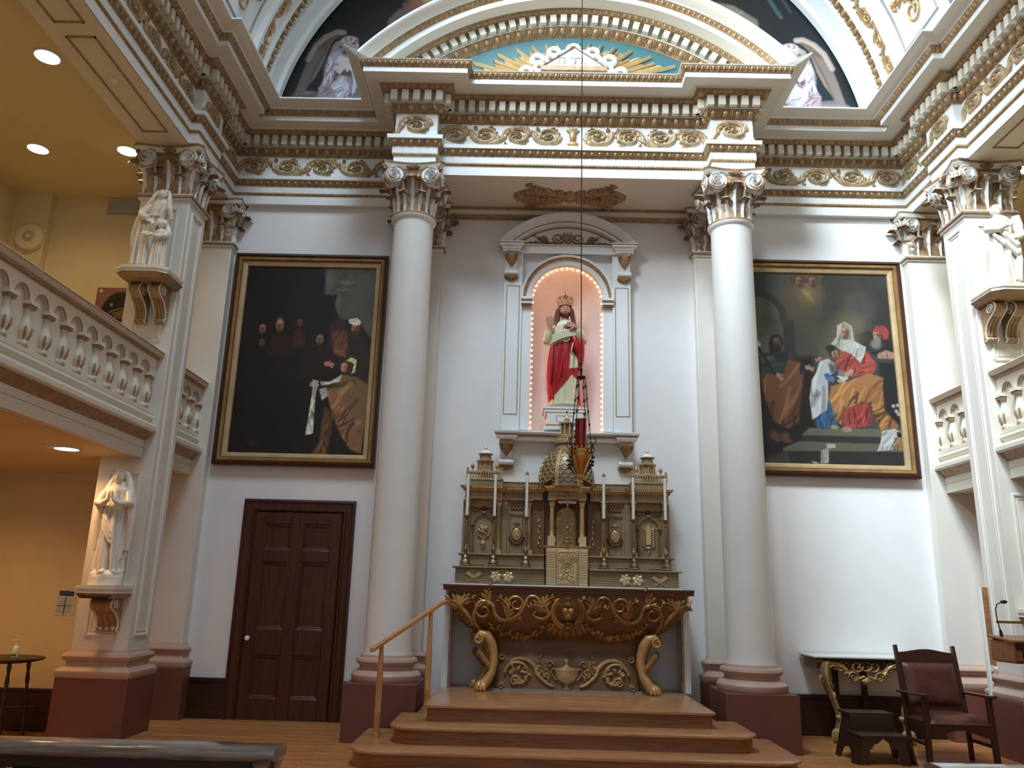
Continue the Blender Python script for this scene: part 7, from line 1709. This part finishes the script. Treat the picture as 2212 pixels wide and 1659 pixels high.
# ================================================================ AISLE FITTINGS
def dup_tree(o,parent=None):
    c=o.copy(); COL.objects.link(c); c.parent=parent
    for ch in o.children: dup_tree(ch,c)
    return c
def downlight(x,y,z,label,group):
    r=empty('downlight',(x,y,z),label,'ceiling light',group)
    mb=MB(); lathe(mb,[(.10,z-.001),(.135,z-.001),(.135,z-.012),(.12,z-.014),(.115,z-.004)],'white',(x,y),28); mb.build('trim_ring',r)
    mb=MB(); lathe(mb,[(.115,z-.010),(.0001,z-.016)],'led',(x,y),28); mb.build('lamp_disc',r)
    ld=bpy.data.lights.new('downlight_glow','SPOT'); l=bpy.data.objects.new('downlight_glow',ld); COL.objects.link(l); l.location=(x,y,z-.03); ld.energy=55 if z>5 else 80; ld.color=(1.0,.70,.36) if z>5 else (1.0,.56,.22); ld.energy*=1.05 if x<-6.5 and z<5 else (.45 if abs(x)<5.7 and y>-2 and z>5 else 1); ld.spot_size=math.radians(150); ld.spot_blend=.8; ld.shadow_soft_size=.1
for x,y,l in ((-5.63,-3.18,'bright round recessed light in the left aisle ceiling, nearest the camera'),(-6.80,-1.34,'round recessed light in the left aisle ceiling, the one farther from the pier'),(-5.66,-1.33,'round recessed light in the left aisle ceiling, touching the pier capital')): downlight(x,y,6.869,l,'upper aisle downlights')
downlight(-5.40,-2.03,2.929,'round recessed light under the left gallery','lower aisle downlights')
downlight(5.68,-1.33,6.869,'round recessed light in the right aisle ceiling, behind the right pier capital','upper aisle downlights')
downlight(5.70,-3.2,6.869,'recessed light in the right aisle ceiling, outside the right edge','upper aisle downlights')
downlight(5.70,-2.0,2.929,'added unseen fill light under the right gallery, outside the right edge','lower aisle downlights')  # unseen lamp added to light the right aisle below the gallery
downlight(-6.9,-3.9,2.929,'added unseen fill light under the left gallery, beyond the left edge of view','lower aisle downlights')  # lamp added out of view to brighten the lower left aisle
downlight(-7.0,-1.6,2.929,'added unseen fill light under the left gallery near the far wall, beyond the left edge of view','lower aisle downlights')  # another added off-view lamp, fills the wall under the left gallery
downlight(-6.9,-4.6,6.869,'recessed light in the left aisle ceiling, beyond the left edge of view','upper aisle downlights')
for x,y,z,l in ((-5.06,-2.90,6.80,'small white dome detector on the left beam soffit'),(-5.46,-2.24,2.93,'small white detector under the left gallery')):
    mb=MB(); lathe(mb,[(.055,z-.001),(.055,z-.02),(.04,z-.035),(.015,z-.045)],'plastic_white',(x,y),20); o=mb.build('smoke_detector'); tag(o,l,'detector','smoke detectors')
mb=MB(); axis_lathe(mb,[(.20,0),(.20,.05),(.185,.075),(.16,.08)],'speaker_cream',(-7.48,-.121,6.18),(0,-1,0),32); axis_lathe(mb,[(.085,.081),(.08,.084)],'speaker_grey',(-7.48,-.121,6.18),(0,-1,0),24); axis_lathe(mb,[(.03,.085),(.025,.10)],'speaker_cream',(-7.48,-.121,6.18),(0,-1,0),16)
o=mb.build('round_speaker'); tag(o,'round cream wall speaker with grey centre, up in the left aisle corner','speaker')
mb=MB(); mb.box(-6.53,-6.09,-.05,-.002,6.63,6.81,'greybox'); mb.box(-6.56,-6.53,-.052,-.002,6.62,6.82,'aisle'); o=mb.build('grey_vent',bevel=.004); tag(o,'grey rectangular panel high on the left gallery wall beside the pier','vent')
# little table with bottle
tb=empty('side_table',(-6.45,-.75,-.2),'small dark round table with thin legs against the left aisle wall','table')
c=(-6.45,-.75); mb=MB(); lathe(mb,[(.30,.655),(.40,.675),(.42,.69),(.42,.70),(.40,.705)],'darkstool',c,32); mb.build('tabletop',tb)
for k in range(4):
    a=PI/4+PI/2*k; mb=MB(); x,y=c[0]+.26*math.cos(a),c[1]+.26*math.sin(a); x2,y2=c[0]+.32*math.cos(a),c[1]+.32*math.sin(a)
    tube(mb,[(x+(x2-x)*t,y+(y2-y)*t,.66-.858*t) for t in [i/16 for i in range(17)]],[.020+.006*math.sin(i*2.1) for i in range(17)],'darkstool',10); mb.build('leg',tb)
mb=MB(); tube(mb,[(c[0]-.28,c[1]-.28,.15),(c[0]+.28,c[1]+.28,.15)],.014,'darkstool'); tube(mb,[(c[0]-.28,c[1]+.28,.15),(c[0]+.28,c[1]-.28,.15)],.014,'darkstool'); mb.build('stretcher',tb)
bt=empty('pump_bottle',(-6.33,-.75,.705),'white pump bottle standing on the small dark table','bottle')
c=(-6.33,-.75); mb=MB(); lathe(mb,[(.036,.706),(.040,.715),(.040,.80),(.032,.825),(.014,.838)],'plastic_white',c,20); bb=mb.build('bottle_body',bt)
mb=MB(); mb.box(c[0]-.025,c[0]+.03,c[1]-.042,c[1]-.038,.725,.745,'green'); mb.build('green_label',bb)
mb=MB(); lathe(mb,[(.017,.838),(.017,.855),(.006,.86),(.006,.885),(.022,.888),(.022,.90),(.01,.903)],'plastic_white',c,14); mb.box(c[0]-.05,c[0],c[1]-.007,c[1]+.007,.889,.90,'plastic_white'); mb.build('pump',bt)
# ================================================================ RIGHT SIDE FURNITURE
ct=empty('console_table',(3.50,-.35,0),'carved gilt console table with white top against the right wall behind the chair','table')
mb=MB(); mb.box(2.87,4.14,-.56,-.03,.925,.945,'linen'); mb.box(2.89,4.12,-.55,-.03,.905,.925,'darkstool'); mb.build('tabletop',ct,bevel=.004)
mb=MB(); mb.box(2.93,4.08,-.46,-.05,.80,.905,'altar_body'); ap=mb.build('apron',ct)
g=MB(); fn=planeY(3.48,.60,-.48); G='gold2'
for s_ in (-1,1):
    ff=lambda u,v,h,s_=s_:fn(s_*u,v,h)
    stroke(g,[(.02,.13),(.12,.10),(.20,.15),(.28,.24),(.36,.27),(.44,.26),(.48,.20)],[.03,.04,.045,.05,.05,.05,.04],.05,ff,G)
    stroke(g,spiral(.15,.12,.06,.02,0,1.3,18),tap(18,.03,.018),.06,ff,G)
    stroke(g,spiral(.10,.24,.07,.02,PI,1.2,18),.022,.05,ff,G)
    acanthus(g,.22,.20,.5,.20,.07,.05,ff,G,curl=-.8,lobes=4); acanthus(g,.10,.12,-.2,.14,.06,.05,ff,G,curl=1.2,lobes=3)
    rr=random.Random(6)
    for k in range(14): blob(g,.20+rr.uniform(0,.24),.25+rr.uniform(-.03,.04),.016,.012,.05,ff,G,rot=rr.uniform(0,3))
    for k in range(5): leafstroke(g,.52,.27,PI*.2+k*.5,.07,.03,.04,ff,'antique')
for k in range(5): leafstroke(g,0,.11,-PI/2+(k-2)*.5,.08,.035,.05,fn,G)
ring(g,(0,.24),.07,.05,.02,.05,fn,G); g.build('carved_swags',ap)
# left return of the apron
for (x,y,sgn,hid) in ((3.06,-.46,-1,0),(3.98,-.46,1,0)):
    mb=MB(); P=[(x,y,.90),(x+sgn*.045,y-.04,.86),(x+sgn*.06,y-.05,.76),(x+sgn*.03,y-.03,.62),(x-sgn*.03,y,.48),(x-sgn*.075,y+.0,.36),(x-sgn*.085,y,.24),(x-sgn*.06,y,.13)]
    Q=[(x+ (p[0]-x),p[1],p[2]) for p in P]; tube(mb,Q,[.03,.055,.06,.05,.042,.038,.032,.034],'tablegold',12)
    tube(mb,[(a-sgn*.0,b-.05,c) for a,b,c in Q],[.012,.018,.018,.014,.012,.012,.01,.01],G,6)
    for q in range(6): leafstroke(mb,sgn*.05,.80-.02*q,-PI/2+(q-2.5)*.25,.14,.03,.06,lambda u,v,h:(x+u,y-.03-h,v),G,curl=.2)
    leafstroke(mb,-sgn*.03,.47,PI/2 if sgn<0 else PI/2,.09,.05,.05,lambda u,v,h:(x+u,y-.02-h,v),G); leafstroke(mb,-sgn*.10,.27,PI*.9,.06,.04,.05,lambda u,v,h:(x+u,y-.02-h,v),G)
    o=mb.build('leg',ct); mb=MB(); cx=x-sgn*.06
    for k in range(5): a=-PI/2+(k-2)*.55; tube(mb,[(cx+.015*math.cos(a),y+.015*math.sin(a),.14),(cx+.055*math.cos(a),y+.055*math.sin(a),.12),(cx+.072*math.cos(a),y+.072*math.sin(a),.07),(cx+.06*math.cos(a),y+.06*math.sin(a),.015)],[.022,.024,.022,.012],G,8)
    ell(mb,(cx,y,.063),(.062,.062,.06),'tablegold',16,10); mb.build('claw_and_ball',o)
for x in (3.28,3.62): mb=MB(); mb.box(x-.03,x+.03,-.10,-.05,.001,.80,'darkstool'); mb.build('back_leg',ct)
# armchair
ch=empty('armchair',(3.87,-1.5,0),'dark wooden armchair with studded brown leather back and seat, right side','chair')
def bar(mb,p,q,w,d,m,side=(1,0,0)):
    p=Vector(p);q=Vector(q); t=(q-p).normalized(); s_=Vector(side); s_=(s_-t*s_.dot(t)).normalized(); n_=t.cross(s_)
    v=[tuple(c+s_*(a*w/2)+n_*(b*d/2)) for c in (p,q) for a,b in ((-1,-1),(1,-1),(1,1),(-1,1))]
    mb.add(v,[(0,3,2,1),(4,5,6,7),(0,1,5,4),(1,2,6,5),(2,3,7,6),(3,0,4,7)],m)
cx=3.87; yf,yb=-1.74,-1.26
for s_ in (-1,1):
    mb=MB(); bar(mb,(cx+s_*.335,yf,.001),(cx+s_*.32,yf+.02,.66),.05,.05,'chairwood'); mb.build('leg',ch,bevel=.004)
    mb=MB(); bar(mb,(cx+s_*.315,yb-.04,.001),(cx+s_*.315,yb-.02,.42),.04,.045,'chairwood'); bar(mb,(cx+s_*.315,yb-.02,.41),(cx+s_*.312,yb+.12,1.12),.035,.045,'chairwood'); mb.build('leg',ch,bevel=.004)
    mb=MB(); v=[]
    bar(mb,(cx+s_*.335,yf-.06,.672),(cx+s_*.335,yb+.06,.655),.075,.025,'chairwood'); mb.build('armrest',ch,bevel=.008)
    mb=MB(); bar(mb,(cx+s_*.325,yf,.20),(cx+s_*.315,yb-.03,.20),.02,.035,'chairwood'); bar(mb,(cx+s_*.325,yf,.37),(cx+s_*.315,yb-.03,.37),.025,.08,'chairwood'); mb.build('side_rail',ch)
mb=MB(); fn=planeY(cx,0,yf+.0); 
P=[(-.315,.40)]+[(.315,.40)]+[(.315-.63*i/16,.31+.035*math.cos(2*PI*i/16*1.0)*-1-.0+ .0) for i in range(17)]
poly_extrude(mb,P,fn,-.02,.012,'chairwood'); mb.build('seat_rail',ch); mb=MB(); bar(mb,(cx-.31,yb-.03,.36),(cx+.31,yb-.03,.36),.08,.025,'chairwood',side=(0,0,1)); mb.build('seat_rail',ch)
mb=MB(); n=16; v=[];f=[]
for j in range(n+1):
    for i in range(n+1):
        u,w=i/n,j/n; x=cx+(-.305+.61*u)*(1-.03*w); y=yf-.015+(yb-yf+.02)*w; e=min(u,1-u,w,1-w); v.append((x,y,.40+.075*min(1,e*7)**.5+.02*math.sin(PI*u)*math.sin(PI*w)))
f=[(j*(n+1)+i,j*(n+1)+i+1,(j+1)*(n+1)+i+1,(j+1)*(n+1)+i) for j in range(n) for i in range(n)]; mb.add(v,f,'leather'); mb.box(cx-.30,cx+.30,yf,yb,.37,.405,'chairwood'); se=mb.build('seat',ch)
# back: frame boards and padded leather, leaning back
bt0=Vector((0,yb-.015,.50)); bt1=Vector((0,yb+.115,1.10)); bdv=(bt1-bt0).normalized(); bn=Vector((0,-bdv.z,bdv.y))
bf=lambda u,v,h:tuple(Vector((cx+u,0,0))+bt0+bdv*v+bn*h)
mb=MB(); P=[(-.30,-.03),(.30,-.03),(.30,.56)]+[(.30-.60*i/20,.56+.035*(math.sin(PI*i/20)**2)*1.0) for i in range(21)]+[(-.30,.56)]
poly_extrude(mb,P,bf,-.015,.015,'chairwood'); mb.build('back_frame',ch)
mb=MB(); v=[];n=18
for j in range(n+1):
    for i in range(n+1):
        u,w=i/n,j/n; e=min(u,1-u,w,1-w); v.append(bf(-.275+.55*u,.02+.43*w,.017+.045*min(1,e*6)**.5))
mb.add(v,[(j*(n+1)+i,j*(n+1)+i+1,(j+1)*(n+1)+i+1,(j+1)*(n+1)+i) for j in range(n) for i in range(n)],'leather'); bk=mb.build('backrest',ch)
mb=MB()
for k in range(26):
    for q in (0,1): p=(-.272+.544*k/25,.022+.426*q); blob(mb,*p,.006,.006,.024,bf,'brass',nu=6,nv=2)
for k in range(18):
    for q in (-1,1): blob(mb,q*.272,.022+.426*k/17,.006,.006,.024,bf,'brass',nu=6,nv=2)
mb.build('upholstery_studs',bk)['kind']='stuff'
mb=MB(); f2=planeY(cx,0,yf-.013)
for k in range(30): blob(mb,-.30+.60*k/29,.405-.0,.006,.006,.006,f2,'brass',nu=6,nv=2)
mb.build('upholstery_studs',se)['kind']='stuff'
# step stool
so_=empty('step_stool',(3.1,-1.45,0),'dark wooden two level step stool with cut-out legs, left of the armchair','stool')
def slab(name,x0,x1,y0,y1,z0,z1,par,m='darkstool',hole=False):
    mb=MB(); mb.box(x0,x1,y0,y1,z0,z1,m); return mb.build(name,par,bevel=.005)
t_=slab('top',2.88,3.36,-1.42,-1.16,.425,.45,so_)
mb=MB(); poly_extrude(mb,[(3.08,-1.31),(3.11,-1.295),(3.15,-1.29),(3.17,-1.295),(3.15,-1.275),(3.11,-1.28)],lambda u,v,h:(u,v,.4505+h),0,.0015,'black'); mb.build('hand_hole_dark',t_)  # flat black sheet painting the dark inside of the hole
slab('step',2.86,3.34,-1.74,-1.42,.255,.28,so_)
slab('riser',2.90,3.34,-1.43,-1.41,.28,.425,so_)
for s_ in (-1,1):
    x=3.11+s_*.20
    mb=MB(); L=[(-1.72,.256),(-1.70,.0),(-1.60,.0),(-1.55,.10),(-1.50,.13),(-1.40,.12),(-1.33,.10),(-1.28,.0),(-1.18,.0),(-1.20,.425),(-1.41,.425),(-1.42,.256)]
    poly_extrude(mb,L,lambda u,v,h:(x+s_*(.05*(.43-v)/.43*2.0)+h,u,v+.001),0,.022,'darkstool'); mb.build('side_panel',so_)
    mb=MB(); ff=lambda u,v,h:(3.10+s_*u,-1.705-h,v)
    poly_extrude(mb,[(.02,.256),(.21,.256),(.26,.001),(.17,.001),(.16,.07),(.14,.11),(.145,.14),(.12,.15),(.10,.19),(.06,.20),(.02,.235)],ff,0,.022,'darkstool'); mb.build('front_leg',so_)
# lectern with microphone at the right edge
le=empty('lectern',(4.02,-3.0,0),'wooden lectern with slanted desk and brass bar at the right edge','lectern')
mb=MB(); mb.box(3.95,4.09,-3.05,-2.90,.05,1.13,'lectwood'); mb.box(3.80,4.25,-3.18,-2.80,.001,.05,'lectwood'); mb.build('stand',le,bevel=.006)
mb=MB(); v=[(3.615,-3.24,1.262),(4.44,-3.24,1.262),(4.44,-2.86,1.292),(3.615,-2.86,1.292)]; v+=[(a,b,c+.018) for a,b,c in v]
mb.add(v,[(0,3,2,1),(4,5,6,7),(0,1,5,4),(1,2,6,5),(2,3,7,6),(3,0,4,7)],'lectwood')
mb.box(3.63,3.65,-3.22,-2.88,1.10,1.27,'lectwood'); mb.box(4.40,4.42,-3.22,-2.88,1.10,1.27,'lectwood'); mb.box(3.65,4.40,-2.90,-2.88,1.10,1.285,'lectwood'); mb.box(3.65,4.40,-3.20,-2.90,1.09,1.11,'altar_red'); mb.box(3.65,3.71,-3.21,-3.19,1.11,1.20,'lectwood'); mb.box(3.86,4.36,-3.20,-3.0,1.112,1.15,'lectwood'); mb.build('desk',le,bevel=.003)
mb=MB(); mb.box(3.74,4.42,-2.835,-2.815,1.41,1.432,'brass'); mb.box(4.36,4.38,-2.835,-2.815,1.26,1.41,'brass'); mb.build('brass_bar',le)
mi=empty('microphone',(3.70,-2.95,1.30),'black gooseneck microphone on the lectern at the right edge','microphone')
mb=MB(); tube(mb,[(3.70,-2.95,1.295),(3.695,-2.95,1.33),(3.692,-2.95,1.36)],[.014,.013,.008],'black',12); tube(mb,[(3.692,-2.95,1.35),(3.675,-2.95,1.45),(3.672,-2.95,1.53),(3.69,-2.95,1.575),(3.72,-2.96,1.59)],[.005]*5,'black',8); mb.build('gooseneck',mi)
mb=MB(); ell(mb,(3.745,-2.965,1.597),(.032,.02,.016),'black',14,9); mb.build('capsule',mi)
gt=empty('wooden_leaf',(4.66,-1.03,.84),'narrow upright brown wooden board with white edge at the foot of the right pier','board')
mb=MB(); mb.box(4.625,4.692,-1.05,-1.01,.93,1.76,'lectwood'); mb.build('board',gt,bevel=.003)
mb=MB(); mb.box(4.60,4.625,-1.055,-1.005,.60,1.76,'white'); mb.build('white_edge',gt)
mb=MB(); axis_lathe(mb,[(.008,0),(.008,.02),(.018,.03),(.018,.045),(.006,.05)],'porcelain',(4.665,-1.05,.90),(0,-1,0)); mb.build('knob',gt)
# ================================================================ COMMUNION RAILS IN THE FOREGROUND
def comm(x0,x1,label,endx,wrap=True):
    r=empty('communion_rail',((x0+x1)/2,-6.0,0),label,'rail','communion rails in the foreground')
    mb=MB(); prof=[(-.115,.722),(-.125,.738),(-.125,.752),(-.105,.772),(-.05,.780),(.05,.780),(.105,.772),(.125,.752),(.125,.738),(.115,.722)]
    v=[];N=80; rr=random.Random(8)
    for i in range(N+1):
        x=x0+(x1-x0)*i/N
        for a,b in prof:
            e=.0015*rr.random() if wrap else 0
            v.append((x,-6+a*(1+e*2),b+e))
    K=len(prof); mb.add(v,[(i*K+k,(i+1)*K+k,(i+1)*K+k+1,i*K+k+1) for i in range(N) for k in range(K-1)]+[(i*K+K-1,(i+1)*K+K-1,(i+1)*K,i*K) for i in range(N)]+[tuple(range(K)),tuple(reversed(range(N*K,N*K+K)))],'wrap' if wrap else 'chairwood'); mb.build('rail_cap',r,angle=60)
    mb=MB(); mb.box(x0+.03,x1-.03,-6.06,-5.94,.655,.722,'basewood'); mb.build('under_rail',r)
    mb=MB(); mb.box(x0+.03,x1-.03,-6.06,-5.94,.02,.10,'basewood'); mb.build('bottom_rail',r)
    n=int((x1-x0-.1)/.2); b0=None
    for k in range(n):
        x=x0+.08+.2*k if endx>0 else x0+.14+.2*k
        if b0 is None:
            mb=MB(); fn=lambda u,v,h:(u,-.03-h,v)
            poly_extrude(mb,[(-.07,.66),(-.07,.62),(-.03,.60),(-.025,.50),(-.05,.35),(-.03,.15),(-.06,.10),(.06,.10),(.03,.15),(.05,.35),(.025,.50),(.03,.60),(.045,.61),(.07,.66)],fn,-.03,.03,'basewood'); b0=mb.build('baluster',r); b0.matrix_parent_inverse=Matrix.Identity(4); o=b0
        else: o=b0.copy(); COL.objects.link(o); o.parent=r
        o.location=(x-(x0+x1)/2,0,0)
    for x in ((x1-.07,) if endx>0 else (x0+.07,)):
        mb=MB(); mb.box(x-.06,x+.06,-6.07,-5.93,.001,.722,'basewood'); p=mb.build('end_post',r,bevel=.006)
        if wrap: mb=MB(); lathe(mb,[(.075,.60),(.078,.64),(.07,.66),(.082,.70),(.085,.723)],'wrap',(x,-6),12); mb.build('plastic_wrap',p)
    return r
comm(-5.3,-1.775,'foreground communion rail at lower left, its top wrapped in shiny clear plastic',1)
comm(1.53,4.6,'foreground communion rail at lower right corner, only its grey top edge showing',-1)
# ================================================================ SANCTUARY LAMP
lx,ly=-.105,-4.0
sl=empty('sanctuary_lamp',(lx,ly,2.38),'hanging brass sanctuary lamp with red glass, chains and long rod, before the altar','hanging lamp')
mb=MB(); tube(mb,[(lx,ly,3.36),(lx-.004,ly,10.5)],.0045,'iron',6); tube(mb,[(lx,ly,3.30),(lx,ly,3.36)],[.008,.012],'iron',8); ell(mb,(lx,ly,3.37),(.014,.014,.014),'iron',10,7); ell(mb,(lx,ly,3.42),(.010,.010,.02),'iron',8,6); mb.build('rod',sl)
mb=MB(); lathe(mb,[(.004,3.275),(.012,3.285),(.035,3.295),(.038,3.305),(.020,3.31),(.01,3.32)],'iron',(lx,ly),20)
for k in range(4): a=PI/4+PI/2*k; ell(mb,(lx+.037*math.cos(a),ly+.037*math.sin(a),3.298),(.010,.010,.010),'iron',8,6)
mb.build('chain_hub',sl)
for k in range(4):
    a=PI/4+PI/2*k+.2; c,s_=math.cos(a),math.sin(a); mb=MB(); N=22
    for i in range(N):
        t=(i+.5)/N; r=.037+(.098-.037)*t; z=3.29-(3.29-2.69)*t; p=Vector((lx+r*c,ly+r*s_,z)); h=.0135
        if i%4==2:
            for q in range(4):
                b=PI/2*q; tube(mb,[tuple(p+Vector((.012*math.cos(b+.0)*-s_,.012*math.cos(b)*c,.016*math.sin(b)))),tuple(p+Vector((.012*math.cos(b+PI/2)*-s_,.012*math.cos(b+PI/2)*c,.016*math.sin(b+PI/2))))],.0032,'iron',5)
            ell(mb,tuple(p),(.004,.004,.010),'iron',6,4); ell(mb,tuple(p),(.008,.008,.003),'iron',6,4)
        else:
            w=.006; sd=Vector((-s_,c,0)) if i%2 else Vector((c,s_,0)); L=[tuple(p+sd*(w*math.cos(q))+Vector((0,0,h*1.15*math.sin(q)))) for q in [2*PI*j/8 for j in range(9)]]; tube(mb,L,.0022,'iron',5,cap=False)
    mb.build('chain',sl)
mb=MB(); lathe(mb,[(.030,2.69),(.040,2.70),(.044,2.74),(.046,2.925),(.050,2.935),(.050,2.945),(.044,2.942),(.042,2.925),(.040,2.72)],'ruby',(lx,ly),28); mb.build('red_glass',sl)
mb=MB(); lathe(mb,[(.004,2.385),(.010,2.40),(.006,2.415),(.016,2.43),(.010,2.445),(.022,2.46),(.026,2.475),(.020,2.49),(.030,2.51),(.060,2.58),(.085,2.635),(.092,2.64),(.094,2.69),(.100,2.695),(.092,2.70),(.03,2.692)],'brass',(lx,ly),28)
bw=mb.build('brass_bowl',sl)
mb=MB(); cf=lambda u,v,h:(lx+(.095+h)*math.sin(u/.095),ly-(.095+h)*math.cos(u/.095),v)
for k in range(16):
    u=2*PI*.095*k/16; ring(mb,(u,2.665),.013,.015,.005,.006,cf,'brass',10); leafstroke(mb,u,2.695,PI/2,.022,.014,.004,cf,'brass')
mb.build('pierced_gallery',bw)
for k in range(4):
    a=PI/4+PI/2*k+.05; c,s_=math.cos(a),math.sin(a); mb=MB()
    R=lambda L:[(lx+r*c,ly+r*s_,z) for r,z in L]
    tube(mb,R([(.05,2.50),(.085,2.53),(.11,2.58),(.115,2.64),(.105,2.68),(.125,2.72),(.15,2.745),(.155,2.765),(.14,2.775),(.13,2.76)]),[.004,.005,.005,.005,.005,.005,.004,.004,.004,.003],'iron',6)
    tube(mb,R([(.105,2.66),(.125,2.66),(.135,2.68),(.125,2.70),(.11,2.69)]),.004,'iron',6)
    for (r,z) in ((.10,2.555),(.125,2.585),(.13,2.62),(.12,2.56)): ell(mb,(lx+r*c,ly+r*s_,z),(.010,.006,.013),'iron',6,5)
    mb.build('scroll_arm',sl)
mb=MB(); lathe(mb,[(.003,2.34),(.010,2.352),(.003,2.37),(.004,2.39)],'brass',(lx,ly),12); mb.build('drop_finial',sl)
